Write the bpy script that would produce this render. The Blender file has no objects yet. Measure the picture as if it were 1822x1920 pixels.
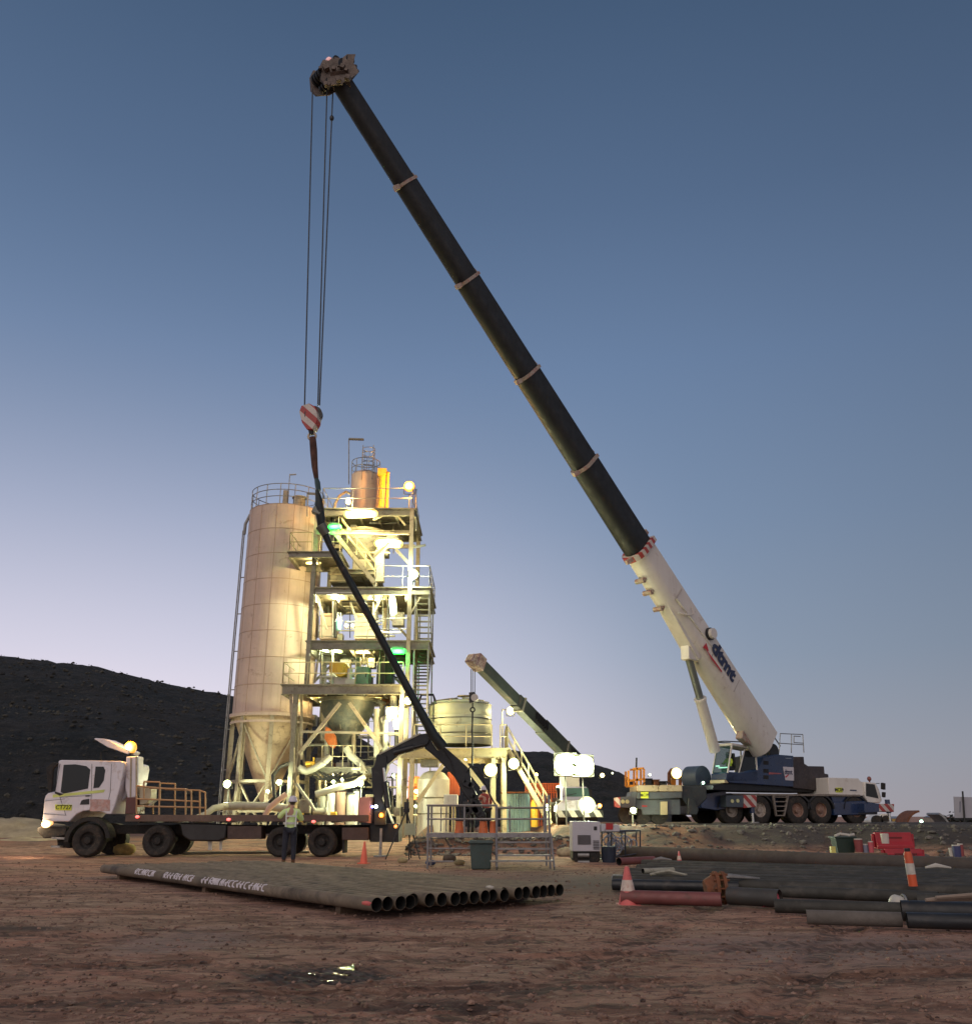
import bpy, bmesh, math, random
from mathutils import Vector as V, Matrix, noise
from math import sin, cos, pi, radians, sqrt, atan, atan2
random.seed(7)
SC = bpy.context.scene
COL = SC.collection
# ------------------------------------------------------------------ camera
F = 1700.0; HZ = 1530.0; CH = 1.3
TH = atan((HZ-960)/F); ct, st = cos(TH), sin(TH)
cam = bpy.data.objects.new('camera', bpy.data.cameras.new('camera')); COL.objects.link(cam)
cam.location = (0,0,CH); cam.rotation_euler = (pi/2+TH,0,0)
cam.data.sensor_fit = 'HORIZONTAL'; cam.data.sensor_width = 36; cam.data.lens = 36*F/1822
cam.data.clip_start = .1; cam.data.clip_end = 6000
SC.camera = cam
SC.render.resolution_x = 971; SC.render.resolution_y = 1024
SC.view_settings.view_transform = 'Standard'; SC.view_settings.look = 'None'
SC.view_settings.exposure = 0; SC.view_settings.gamma = 1
try:
    SC.cycles.sample_clamp_indirect = 4; SC.cycles.use_denoising = True
except Exception: pass

def ray(px, py):
    u = (px-911)/F; v = (960-py)/F
    return V((u, ct-v*st, st+v*ct))
def P(px, py, Y):                       # the point at depth Y seen along a direction
    d = ray(px, py); t = Y/d.y
    return V((d.x*t, Y, CH+d.z*t))
def G(px, py, z=0.0):                   # the point on level z
    d = ray(px, py); t = (z-CH)/d.z
    return V((d.x*t, d.y*t, z))

# ------------------------------------------------------------------ world: clear dusk sky
w = bpy.data.worlds.new('World'); SC.world = w; w.use_nodes = True
nt = w.node_tree; nt.nodes.clear()
def N(t, **k):
    n = nt.nodes.new(t)
    for a, b in k.items(): setattr(n, a, b)
    return n
def wm(op, a, b=None, c=None, clamp=False):
    n = N('ShaderNodeMath', operation=op); n.use_clamp = clamp
    for i, q in enumerate((a, b, c)):
        if q is None: continue
        if isinstance(q, (int, float)): n.inputs[i].default_value = q
        else: nt.links.new(q, n.inputs[i])
    return n.outputs[0]
tc = N('ShaderNodeTexCoord'); sep = N('ShaderNodeSeparateXYZ'); nt.links.new(tc.outputs['Generated'], sep.inputs[0])
ramp = N('ShaderNodeValToRGB'); nt.links.new(sep.outputs['Z'], ramp.inputs[0])
stops = [(0.0,(.41,.39,.43)),(.06,(.36,.385,.46)),(.16,(.27,.335,.445)),(.30,(.20,.278,.415)),(.46,(.142,.218,.362)),(.60,(.092,.150,.262)),(.76,(.052,.095,.175)),(1,(.035,.06,.12))]
er = ramp.color_ramp
while len(er.elements) < len(stops): er.elements.new(.5)
for e, (p, c) in zip(er.elements, stops): e.position = p; e.color = (*c, 1)
# glow low on the left where the sun went down
dt = N('ShaderNodeVectorMath', operation='DOT_PRODUCT'); nt.links.new(tc.outputs['Generated'], dt.inputs[0])
SA = radians(-27); dt.inputs[1].default_value = (sin(SA), cos(SA), 0)
mr = N('ShaderNodeMapRange', interpolation_type='SMOOTHSTEP'); nt.links.new(dt.outputs['Value'], mr.inputs[0])
mr.inputs[1].default_value = .70; mr.inputs[2].default_value = 1.0
lo = N('ShaderNodeMapRange', interpolation_type='SMOOTHSTEP'); nt.links.new(sep.outputs['Z'], lo.inputs[0])
lo.inputs[1].default_value = .62; lo.inputs[2].default_value = .0
g = wm('MULTIPLY', mr.outputs[0], wm('POWER', lo.outputs[0], 1.6))
glow = N('ShaderNodeMix', data_type='RGBA', blend_type='ADD'); glow.inputs[0].default_value = 1
gc = N('ShaderNodeVectorMath', operation='SCALE'); gc.inputs[0].default_value = (.46,.38,.42); nt.links.new(g, gc.inputs['Scale'])
nt.links.new(ramp.outputs[0], glow.inputs[6]); nt.links.new(gc.outputs[0], glow.inputs[7])
# right side a little duller; the half of the sky behind the camera paler and pinker
dk = N('ShaderNodeMapRange', interpolation_type='SMOOTHSTEP'); nt.links.new(sep.outputs['X'], dk.inputs[0])
dk.inputs[1].default_value = .05; dk.inputs[2].default_value = .75; dk.inputs[3].default_value = 1.0; dk.inputs[4].default_value = .66
sc1 = N('ShaderNodeVectorMath', operation='SCALE'); nt.links.new(glow.outputs[2], sc1.inputs[0]); nt.links.new(dk.outputs[0], sc1.inputs['Scale'])
bk = N('ShaderNodeMapRange', interpolation_type='SMOOTHSTEP'); nt.links.new(sep.outputs['Y'], bk.inputs[0])
bk.inputs[1].default_value = .15; bk.inputs[2].default_value = -.8
bs = N('ShaderNodeVectorMath', operation='SCALE'); bs.inputs[0].default_value = (.42,.31,.25); nt.links.new(bk.outputs[0], bs.inputs['Scale'])
add = N('ShaderNodeVectorMath', operation='ADD'); nt.links.new(sc1.outputs[0], add.inputs[0]); nt.links.new(bs.outputs[0], add.inputs[1])
sky = N('ShaderNodeTexSky'); sky.sky_type = 'NISHITA'; sky.sun_disc = False; sky.sun_elevation = radians(1); sky.sun_rotation = SA
sk = N('ShaderNodeVectorMath', operation='SCALE'); nt.links.new(sky.outputs[0], sk.inputs[0]); sk.inputs['Scale'].default_value = .006
add2 = N('ShaderNodeVectorMath', operation='ADD'); nt.links.new(add.outputs[0], add2.inputs[0]); nt.links.new(sk.outputs[0], add2.inputs[1])
bg = N('ShaderNodeBackground'); nt.links.new(add2.outputs[0], bg.inputs[0]); bg.inputs[1].default_value = 1.0
wo = N('ShaderNodeOutputWorld'); nt.links.new(bg.outputs[0], wo.inputs[0])
# faint soft dusk light from the bright sky
sl = bpy.data.lights.new('sun', 'SUN'); sl.energy = .7; sl.angle = radians(60); sl.color = (1.,.80,.62)
so = bpy.data.objects.new('sun', sl); COL.objects.link(so); so.rotation_euler = (radians(50), 0, radians(-25))

# ------------------------------------------------------------------ materials
MATS = {}
def nodes_for(name):
    m = bpy.data.materials.new(name); m.use_nodes = True
    t = m.node_tree; b = t.nodes['Principled BSDF']
    return m, t, b
def math_n(t, op, a, b=None, clamp=False):
    n = t.nodes.new('ShaderNodeMath'); n.operation = op; n.use_clamp = clamp
    for i, q in enumerate((a, b)):
        if q is None: continue
        if isinstance(q, (int, float)): n.inputs[i].default_value = q
        else: t.links.new(q, n.inputs[i])
    return n.outputs[0]
def mixc(t, f, a, b):
    n = t.nodes.new('ShaderNodeMix'); n.data_type = 'RGBA'
    for i, q in ((0, f), (6, a), (7, b)):
        if isinstance(q, (int, float)): n.inputs[i].default_value = q
        elif isinstance(q, tuple): n.inputs[i].default_value = (*q[:3], 1)
        else: t.links.new(q, n.inputs[i])
    return n.outputs[2]
def noi(t, vec, scale, detail=4, rough=.6, dist=0):
    n = t.nodes.new('ShaderNodeTexNoise'); n.inputs['Scale'].default_value = scale
    n.inputs['Detail'].default_value = detail; n.inputs['Roughness'].default_value = rough; n.inputs['Distortion'].default_value = dist
    if vec is not None: t.links.new(vec, n.inputs['Vector'])
    return n.outputs[0]
def mrange(t, v, a, b, c=0., d=1.):
    n = t.nodes.new('ShaderNodeMapRange'); t.links.new(v, n.inputs[0])
    for i, q in enumerate((a, b, c, d)): n.inputs[i+1].default_value = q
    return n.outputs[0]
def mat(name, col, rough=.6, metal=0., var=.22, vs=1.2, dirt=None, dcol=(.09,.06,.045), bump=.0, bs=12, coat=0, streak=0, scol=(.12,.08,.055)):
    if name in MATS: return MATS[name]
    m, t, b = nodes_for(name); o = t.nodes.new('ShaderNodeTexCoord').outputs['Object']
    oi = t.nodes.new('ShaderNodeObjectInfo'); sh = t.nodes.new('ShaderNodeVectorMath'); sh.operation = 'MULTIPLY_ADD'   # every object weathers differently
    t.links.new(oi.outputs['Random'], sh.inputs[0]); sh.inputs[1].default_value = (37,53,29); t.links.new(o, sh.inputs[2]); o = sh.outputs[0]
    n1 = noi(t, o, vs, 6, .65)
    c = mixc(t, mrange(t, n1, .3, .7), tuple(q*(1-var) for q in col), tuple(min(q*(1+var), .95) for q in col))
    if dirt:
        n2 = noi(t, o, vs*2.3, 7, .7, .4)
        c = mixc(t, mrange(t, n2, .62-dirt*.35, .75-dirt*.2, 0, .85), c, dcol)
    if streak:                             # run-down rain and rust streaks
        mp = t.nodes.new('ShaderNodeMapping'); mp.inputs['Scale'].default_value = (4, 4, .22); t.links.new(o, mp.inputs[0])
        c = mixc(t, math_n(t, 'MULTIPLY', mrange(t, noi(t, mp.outputs[0], 1.3, 7, .75), .5, .72), streak), c, scol)
    t.links.new(c, b.inputs['Base Color'])
    n3 = noi(t, o, vs*5, 4, .6)
    t.links.new(mrange(t, n3, .3, .7, max(rough-.13, .05), min(rough+.13, 1)), b.inputs['Roughness'])
    b.inputs['Metallic'].default_value = metal
    if coat: b.inputs['Coat Weight'].default_value = coat
    if bump:
        bn = t.nodes.new('ShaderNodeBump'); bn.inputs['Strength'].default_value = bump; bn.inputs['Distance'].default_value = .03
        t.links.new(noi(t, o, bs, 6, .65), bn.inputs['Height']); t.links.new(bn.outputs[0], b.inputs['Normal'])
    MATS[name] = m; return m
def emat(name, col, s):
    if name in MATS: return MATS[name]
    m, t, b = nodes_for(name)
    b.inputs['Base Color'].default_value = (.8,.8,.8,1); b.inputs['Emission Color'].default_value = (*col, 1); b.inputs['Emission Strength'].default_value = s
    MATS[name] = m; return m
def lensmat(name, col, lo_, hi_, e=.5, wt=.75):              # frosted lens, brightest over the bulb at its middle
    m, t, b = nodes_for(name); g_ = t.nodes.new('ShaderNodeTexCoord').outputs['Generated']
    a = t.nodes.new('ShaderNodeVectorMath'); a.operation = 'SUBTRACT'; t.links.new(g_, a.inputs[0]); a.inputs[1].default_value = (.5,.5,.5)
    k = t.nodes.new('ShaderNodeVectorMath'); k.operation = 'MULTIPLY'; t.links.new(a.outputs[0], k.inputs[0]); k.inputs[1].default_value = (2,0,2)
    l_ = t.nodes.new('ShaderNodeVectorMath'); l_.operation = 'LENGTH'; t.links.new(k.outputs[0], l_.inputs[0])
    f = mrange(t, l_.outputs['Value'], 1.0, e); f2 = math_n(t, 'POWER', f, 1.6)
    b.inputs['Base Color'].default_value = (*col, 1)
    t.links.new(mixc(t, f, col, tuple(min(1, q*(1-wt)+wt) for q in col)), b.inputs['Emission Color'])
    t.links.new(math_n(t, 'ADD', math_n(t, 'MULTIPLY', f2, hi_), lo_), b.inputs['Emission Strength']); MATS[name] = m; return m
def stripe(name, c1, c2, d, freq, rough=.5):
    if name in MATS: return MATS[name]
    m, t, b = nodes_for(name); o = t.nodes.new('ShaderNodeTexCoord').outputs['Object']
    dp = t.nodes.new('ShaderNodeVectorMath'); dp.operation = 'DOT_PRODUCT'; t.links.new(o, dp.inputs[0]); dp.inputs[1].default_value = d
    f = math_n(t, 'FRACT', math_n(t, 'MULTIPLY', dp.outputs['Value'], freq))
    k = math_n(t, 'GREATER_THAN', f, .5)
    c = mixc(t, k, c1, c2)
    c = mixc(t, mrange(t, noi(t, o, 3, 6, .7), .5, .8, 0, .6), c, (.12,.08,.06))
    t.links.new(c, b.inputs['Base Color']); b.inputs['Roughness'].default_value = rough
    MATS[name] = m; return m
def glass(name='dark_glass', col=(.01,.014,.016)):
    if name in MATS: return MATS[name]
    m, t, b = nodes_for(name); b.inputs['Base Color'].default_value = (*col, 1); b.inputs['Roughness'].default_value = .12
    b.inputs['Specular IOR Level'].default_value = .35
    MATS[name] = m; return m
def clearglass():
    if 'clear_glass' in MATS: return MATS['clear_glass']
    m, t, b = nodes_for('clear_glass'); b.inputs['Base Color'].default_value = (.03,.07,.055,1); b.inputs['Roughness'].default_value = .05
    b.inputs['Alpha'].default_value = .55
    MATS['clear_glass'] = m; return m

cream   = mat('cream_paint', (.56,.43,.34), .55, 0, .10, .8, dirt=.08, dcol=(.30,.20,.14), streak=.35, scol=(.30,.19,.13))
creamd  = mat('dusty_cream_steel', (.36,.31,.22), .55, .1, .2, 1.5, dirt=.3, dcol=(.12,.09,.06))
steelg  = mat('grey_green_steel', (.21,.20,.15), .5, .35, .25, 1.5, dirt=.3)
galv    = mat('galvanised_steel', (.30,.30,.29), .45, .55, .25, 3, dirt=.25)
railmt  = mat('pale_rail_paint', (.46,.40,.24), .5, .1, .2, 2)
darkst  = mat('dark_steel', (.025,.026,.028), .45, .3, .3, 2)
black   = mat('black_rubber', (.018,.017,.016), .8, 0, .3, 4, dirt=.25, dcol=(.07,.045,.03), bump=.3)
tyrem   = mat('dusty_tyre_rubber', (.022,.02,.018), .85, 0, .3, 3, dirt=.35, dcol=(.07,.05,.035), bump=.3)
truckw  = mat('white_truck_paint', (.66,.64,.68), .36, 0, .06, 1, dirt=.16, dcol=(.35,.26,.2), coat=.3, streak=.25, scol=(.36,.27,.22))
cranew  = mat('white_crane_paint', (.66,.63,.58), .4, 0, .07, .6, dirt=.08, dcol=(.35,.27,.2), coat=.2, streak=.22, scol=(.34,.27,.21))
blue    = mat('blue_crane_paint', (.010,.028,.085), .35, 0, .2, 1, dirt=.2, dcol=(.06,.05,.05), coat=.4)
boomb   = mat('black_boom_paint', (.007,.010,.012), .6, 0, .4, .5, dirt=.2, dcol=(.022,.022,.02), streak=.5, scol=(.03,.028,.024))
rust    = mat('rusty_steel', (.19,.07,.03), .8, .1, .4, 4, dirt=.3, bump=.5)
brownp  = mat('brown_primer', (.12,.05,.04), .6, .1, .25, 2, dirt=.2)
whitep  = mat('white_paint', (.52,.50,.44), .5, 0, .1, 2, dirt=.1, dcol=(.3,.24,.18))
yellowp = mat('yellow_paint', (.70,.44,.04), .5, 0, .12, 2, dirt=.2)
orangep = mat('orange_plastic', (.55,.10,.02), .5, 0, .12, 4, dirt=.2)
redp    = mat('red_plastic', (.36,.022,.025), .5, 0, .15, 3, dirt=.22)
rw_str  = stripe('red_white_stripes', (.36,.05,.045), (.52,.47,.43), (.7,.0,.7), 2.6)
clg = clearglass(); dgl = glass()

# ------------------------------------------------------------------ mesh builder
class MB:
    def __init__(s): s.v = []; s.f = []; s.mi = []; s.m = 0
    def face(s, idx): s.f.append(tuple(idx)); s.mi.append(s.m)
    def box(s, c, d, rot=None):
        c = V(c); n = len(s.v)
        for k in ((-1,-1,-1),(1,-1,-1),(1,1,-1),(-1,1,-1),(-1,-1,1),(1,-1,1),(1,1,1),(-1,1,1)):
            p = V((k[0]*d[0]/2, k[1]*d[1]/2, k[2]*d[2]/2))
            if rot is not None: p = rot @ p
            s.v.append(c+p)
        for q in ((0,3,2,1),(4,5,6,7),(0,1,5,4),(1,2,6,5),(2,3,7,6),(3,0,4,7)): s.face([n+i for i in q])
        return s
    def mm(s, x0, x1, y0, y1, z0, z1): return s.box(((x0+x1)/2,(y0+y1)/2,(z0+z1)/2), (abs(x1-x0),abs(y1-y0),abs(z1-z0)))
    def frame(s, p, q, up=None):
        p = V(p); q = V(q); d = q-p; L = d.length; x = d.normalized()
        u = V(up) if up is not None else V((0,0,1))
        if abs(x.dot(u.normalized())) > .98: u = V((0,1,0))
        y = u.cross(x).normalized(); z = x.cross(y)
        return p, q, L, Matrix((x, y, z)).transposed()
    def bar(s, p, q, wd, h, up=None):
        p, q, L, R = s.frame(p, q, up); return s.box((p+q)/2, (L, wd, h), R)
    def ibeam(s, p, q, wd, h, up=None, t=.02):
        p, q, L, R = s.frame(p, q, up); c = (p+q)/2
        s.box(c, (L, t, h-2*t), R); s.box(c+R@V((0,0,h/2-t/2)), (L, wd, t), R); return s.box(c-R@V((0,0,h/2-t/2)), (L, wd, t), R)
    def cyl(s, p, q, r0, r1=None, n=12, cap=True):
        if r1 is None: r1 = r0
        p, q, L, R = s.frame(p, q); b = len(s.v)
        for a, r in ((p, r0), (q, r1)):
            for i in range(n):
                t = 2*pi*i/n; s.v.append(a+R@V((0, r*cos(t), r*sin(t))))
        for i in range(n): j = (i+1) % n; s.face((b+i, b+j, b+n+j, b+n+i))
        if cap: s.face([b+i for i in range(n)][::-1]); s.face([b+n+i for i in range(n)])
        return s
    def tube(s, pts, r, n=8):
        pts = [V(p) for p in pts]; b = len(s.v); rr = r if isinstance(r, (list, tuple)) else [r]*len(pts)
        prev = None
        for k, p in enumerate(pts):
            d = (pts[min(k+1, len(pts)-1)]-pts[max(k-1, 0)]).normalized()
            if prev is None:
                u = V((0,0,1)) if abs(d.z) < .9 else V((1,0,0)); y = u.cross(d).normalized()
            else: y = (prev - d*prev.dot(d)).normalized()
            prev = y; z = d.cross(y)
            for i in range(n): t = 2*pi*i/n; s.v.append(p+y*(rr[k]*cos(t))+z*(rr[k]*sin(t)))
        for k in range(len(pts)-1):
            for i in range(n):
                j = (i+1) % n; s.face((b+k*n+i, b+k*n+j, b+(k+1)*n+j, b+(k+1)*n+i))
        s.face([b+i for i in range(n)][::-1]); s.face([b+(len(pts)-1)*n+i for i in range(n)])
        return s
    def prism(s, pts, y0, y1):           # outline in x-z, thickness along y
        n = len(pts); b = len(s.v)
        for y in (y0, y1):
            for (x, z) in pts: s.v.append(V((x, y, z)))
        ar = sum(pts[i][0]*pts[(i+1) % n][1]-pts[(i+1) % n][0]*pts[i][1] for i in range(n))
        fl = (ar > 0) != (y1 > y0)
        a = [b+i for i in range(n)]; c = [b+n+i for i in range(n)]
        s.face(a if not fl else a[::-1]); s.face(c[::-1] if not fl else c)
        for i in range(n):
            j = (i+1) % n; q = (b+i, b+n+i, b+n+j, b+j); s.face(q if not fl else q[::-1])
        return s
    def lathe(s, prof, c=(0,0,0), n=24, a0=0, a1=2*pi):
        c = V(c); b = len(s.v); full = abs(a1-a0-2*pi) < 1e-4; m = n if full else n+1
        for (r, z) in prof:
            for i in range(m): t = a0+(a1-a0)*i/n; s.v.append(c+V((r*cos(t), r*sin(t), z)))
        for k in range(len(prof)-1):
            for i in range(n):
                j = (i+1) % m; s.face((b+k*m+i, b+k*m+j, b+(k+1)*m+j, b+(k+1)*m+i))
        return s
    def ring(s, c, R, r, n=32, axis='z', a0=0, a1=2*pi, k=6):
        c = V(c); pts = []
        full = abs(a1-a0-2*pi) < 1e-4
        for i in range(n+1):
            t = a0+(a1-a0)*i/n
            o = V((R*cos(t), R*sin(t), 0)) if axis == 'z' else (V((R*cos(t), 0, R*sin(t))) if axis == 'y' else V((0, R*cos(t), R*sin(t))))
            pts.append(c+o)
        return s.tube(pts, r, k)
    def ball(s, c, r, n=12, m=8, sc=(1,1,1)):
        c = V(c); b = len(s.v)
        for j in range(m+1):
            f = pi*j/m
            for i in range(n): t = 2*pi*i/n; s.v.append(c+V((r*sc[0]*sin(f)*cos(t), r*sc[1]*sin(f)*sin(t), r*sc[2]*cos(f))))
        for j in range(m):
            for i in range(n): k = (i+1) % n; s.face((b+j*n+i, b+(j+1)*n+i, b+(j+1)*n+k, b+j*n+k))
        return s
    def each(s, name, mats, parent=None, **k):   # one object for every loose piece
        par = list(range(len(s.v)))
        def fd(a):
            while par[a] != a: par[a] = par[par[a]]; a = par[a]
            return a
        for f in s.f:
            for q in f[1:]: par[fd(q)] = fd(f[0])
        grp = {}
        for f in s.f: grp.setdefault(fd(f[0]), []).append(f)
        for g_ in grp.values():
            ids = sorted({i for f in g_ for i in f}); mp_ = {i: n for n, i in enumerate(ids)}; m2 = MB(); m2.v = [s.v[i] for i in ids]; m2.f = [tuple(mp_[i] for i in f) for f in g_]; m2.mi = [0]*len(m2.f); m2.build(name, mats, parent, **k)
    def build(s, name, mats, parent=None, world=False, bevel=0, smooth=35, props=None):
        me = bpy.data.meshes.new(name); vs = s.v
        if world and parent is not None:
            r = parent
            while r.parent: r = r.parent
            inv = Matrix.LocRotScale(r.location, r.rotation_euler, None).inverted(); vs = [inv@p for p in vs]
        me.from_pydata([tuple(p) for p in vs], [], s.f)
        ml = mats if isinstance(mats, list) else [mats]
        for m in ml: me.materials.append(m)
        if len(ml) > 1: me.polygons.foreach_set('material_index', s.mi)
        me.polygons.foreach_set('use_smooth', [True]*len(me.polygons))
        me.set_sharp_from_angle(angle=radians(smooth)); me.update()
        o = bpy.data.objects.new(name, me); COL.objects.link(o)
        if parent is not None: o.parent = parent
        if bevel:
            bv = o.modifiers.new('bevel', 'BEVEL'); bv.width = bevel; bv.segments = 2; bv.limit_method = 'ANGLE'; bv.angle_limit = radians(40)
        return o
def tag(o, label=None, cat=None, group=None, kind=None):
    if label: o['label'] = label
    if cat: o['category'] = cat
    if group: o['group'] = group
    if kind: o['kind'] = kind
    return o
def thing(name, label, cat, loc=(0,0,0), rz=0, group=None):
    o = bpy.data.objects.new(name, None); COL.objects.link(o); o.empty_display_size = .3
    o.location = V(loc); o.rotation_euler = (0,0,rz)
    return tag(o, label, cat, group)
def dup(root, loc, rz=0, label=None, group=None):
    def cp(o, par):
        c = o.copy(); COL.objects.link(c)
        if par is not None: c.parent = par
        for ch in list(o.children): cp(ch, c)
        return c
    r = cp(root, None); r.location = V(loc); r.rotation_euler = (0,0,rz)
    if label: r['label'] = label
    if group: r['group'] = group
    return r
class Plane:                             # upright working plane: authors outlines in the plane of a vehicle's side
    def __init__(s, o, phi=0):
        s.o = V(o); s.phi = phi; s.ex = V((cos(phi), sin(phi), 0)); s.ey = V((-sin(phi), cos(phi), 0))
    def p(s, px, py, off=0):
        d = ray(px, py); c = V((0,0,CH)); t = (s.ey.dot(s.o-c)+off)/s.ey.dot(d); q = c+d*t-s.o
        return V((q.dot(s.ex), off, q.z))
    def xz(s, pts, off=0): return [(lambda r: (r.x, r.z))(s.p(a, b, off)) for a, b in pts]
def text(body, size, m, parent, matrix, name='lettering', depth=.004, bold=0.0, shear=0):
    cu = bpy.data.curves.new(name, 'FONT'); cu.body = body; cu.size = size; cu.extrude = depth; cu.offset = bold; cu.shear = shear
    cu.align_x = 'CENTER'; cu.align_y = 'CENTER'; cu.resolution_u = 3
    t = bpy.data.objects.new(name, cu); COL.objects.link(t)
    bpy.context.view_layer.update()
    me = bpy.data.meshes.new_from_object(t.evaluated_get(bpy.context.evaluated_depsgraph_get()))
    bpy.data.objects.remove(t); me.transform(matrix); me.materials.clear(); me.materials.append(m)
    o = bpy.data.objects.new(name, me); COL.objects.link(o); o.parent = parent
    return o
def lamp(parent, loc, watts, col, rad=.12, kind='POINT', aim=None, angle=120):
    l = bpy.data.lights.new('lamp_light', kind); l.energy = watts; l.color = col; l.shadow_soft_size = rad
    o = bpy.data.objects.new('lamp_light', l); COL.objects.link(o); o.parent = parent; o.location = loc
    if kind == 'SPOT':
        l.spot_size = radians(angle); l.spot_blend = .5; o.rotation_euler = V(aim).to_track_quat('-Z', 'Y').to_euler()
    return o

# ------------------------------------------------------------------ ground
def sm(a, b, x): t = max(0, min(1, (x-a)/(b-a))); return t*t*(3-2*t)
def hgt(x, y):
    n = noise.noise(V((x*.25, y*.25, 0)))
    n2 = noise.noise(V((x*.9, y*.9, 3.1)))
    near = .035*n + .018*n2*sm(60, 20, y) + .020*noise.noise(V((x*1.6, y*3.4, 7)))*sm(40, 14, y)
    if y < 24 and abs(x) < 16: near += (.022*(.3-abs(noise.noise(V((x*2.1+3, y*4.2, 11))))) + .012*noise.noise(V((x*6, y*7, 4))))*sm(24, 13, y)
    for (cx, cy, rx, ry, dz) in RUTS:
        q = ((x-cx)/rx)**2+((y-cy)/ry)**2
        if q < 1: near += (1-q)*(-dz+.03*max(-.6, min(.6, sin((x*(1 if y > cy else -1)+y*1.6)*15))))
    for (x0, y0, dx, dy, wd) in TRK:
        if y > 22: break
        L = sqrt(dx*dx+dy*dy); d_ = (-(x-x0)*dy+(y-y0)*dx)/L+.15*noise.noise(V((x*.3, y*.3, 8))); s_ = ((x-x0)*dx+(y-y0)*dy)/L
        if abs(d_) < wd: near += (-.038+.02*max(-.5, min(.5, sin((s_+abs(d_))*22))))*(.5+.5*sm(-.1, .2, noise.noise(V((x*.5, y*.5, 6)))))
    # raised bank
    e = 32.2 + 1.0*noise.noise(V((x*.35, 0, 5))) + .5*noise.noise(V((x*1.1, 0, 9)))
    k = sm(2.3, 3.2, x)*sm(e, e+4.2, y)
    k2 = sm(-3.0, -2.4, x)*sm(33.2, 34.2, y)*(1-sm(2.3, 3.2, x))
    rough = noise.noise(V((x*.8, y*.8, 2)))*.14+noise.noise(V((x*2.2, y*2.2, 4)))*.06
    far = sm(58, 105, y)
    top = .93*(1-far)-1.6*far
    z = near + k*(top+rough*(4*k*(1-k)+.12)) + k2*(.55*(1-far)-1.6*far+rough*.6)
    if x < -2.4: z += sm(34, 40, y)*.35*(1-sm(60,100,y)) - 1.6*sm(60, 100, y)*sm(-40,-10,x)
    return z
TRK = [(-2,7.6,9,1.6,.2),(-2,9.3,9,1.6,.2),(-6,11.5,12,-1.2,.2),(2.5,8,4,9,.2),(.4,8,4,9,.2)]
gp = G(605, 1832); gq = G(800, 1890); RUTS = [(gp.x, gp.y, 1.0, .75, .035), (gq.x, gq.y, 1.2, .4, .04)]
def axis(segs):
    out = [segs[0][0]]
    for (a, b, st_) in segs:
        n = max(1, int(round((b-a)/st_))); out += [a+(b-a)*(i+1)/n for i in range(n)]
    return out
xs = axis([(-1500,-400,220),(-400,-100,50),(-100,-30,5),(-30,-12,.4),(-12,-5,.1),(-5,5,.06),(5,12,.1),(12,30,.25),(30,100,5),(100,400,50),(400,1500,220)])
ys = axis([(-300,-20,40),(-20,5,2.5),(5,11,.05),(11,14,.08),(14,31,.16),(31,38,.12),(38,60,1),(60,130,5),(130,400,30),(400,3500,300)])
me = bpy.data.meshes.new('ground'); nx = len(xs)
vv = [(x, y, hgt(x, y)) for y in ys for x in xs]
ff = [(j*nx+i, j*nx+i+1, (j+1)*nx+i+1, (j+1)*nx+i) for j in range(len(ys)-1) for i in range(nx-1)]
me.from_pydata(vv, [], ff); me.polygons.foreach_set('use_smooth', [True]*len(me.polygons)); me.update()
ground = bpy.data.objects.new('ground', me); COL.objects.link(ground); ground['kind'] = 'structure'
m, t, b = nodes_for('red_dirt'); o = t.nodes.new('ShaderNodeTexCoord').outputs['Object']
mp = t.nodes.new('ShaderNodeMapping'); mp.inputs['Scale'].default_value = (.55, 1.5, 1); t.links.new(o, mp.inputs[0]); o2 = mp.outputs[0]
sx = t.nodes.new('ShaderNodeSeparateXYZ'); t.links.new(o, sx.inputs[0])
n_big = noi(t, o2, .22, 5, .6, .5); n_mid = noi(t, o2, 1.1, 8, .72, .8); n_fine = noi(t, o2, 5.5, 9, .78, .6); n_str = noi(t, o2, 2.6, 6, .7, 1.2)
c = mixc(t, mrange(t, n_big, .38, .62), (.56,.275,.185), (.44,.295,.205))
c = mixc(t, mrange(t, n_mid, .46, .56, 0, .85), c, (.22,.115,.072)); c = mixc(t, mrange(t, n_str, .55, .61, 0, .75), c, (.115,.068,.05)); c = mixc(t, mrange(t, n_str, .43, .38, 0, .6), c, (.58,.38,.26))
c = mixc(t, mrange(t, n_fine, .56, .64, 0, .85), c, (.62,.44,.32))
c = mixc(t, mrange(t, n_fine, .45, .38, 0, .9), c, (.055,.034,.028))
def blob(px, py, rx, ry, soft=.5):
    q = G(px, py)
    s1 = t.nodes.new('ShaderNodeVectorMath'); s1.operation = 'SUBTRACT'; t.links.new(o, s1.inputs[0]); s1.inputs[1].default_value = (q.x, q.y, 0)
    s2 = t.nodes.new('ShaderNodeVectorMath'); s2.operation = 'MULTIPLY'; t.links.new(s1.outputs[0], s2.inputs[0]); s2.inputs[1].default_value = (1/rx, 1/ry, 0)
    s3 = t.nodes.new('ShaderNodeVectorMath'); s3.operation = 'LENGTH'; t.links.new(s2.outputs[0], s3.inputs[0])
    v_ = math_n(t, 'ADD', s3.outputs['Value'], math_n(t, 'MULTIPLY', math_n(t, 'SUBTRACT', n_mid, .5), 1.6))
    return mrange(t, v_, 1.0, 1.0-soft)
def mx(a, b_): return math_n(t, 'MAXIMUM', a, b_)
mud1 = blob(600, 1828, .75, .6, .35); mud = mx(mud1, math_n(t, 'MULTIPLY', mx(blob(800, 1885, .9, .28), mx(blob(1010, 1852, 1.0, .2), blob(40, 1745, .8, .3))), .75))
c = mixc(t, math_n(t, 'MULTIPLY', mud, .9), c, (.042,.032,.03))
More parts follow.
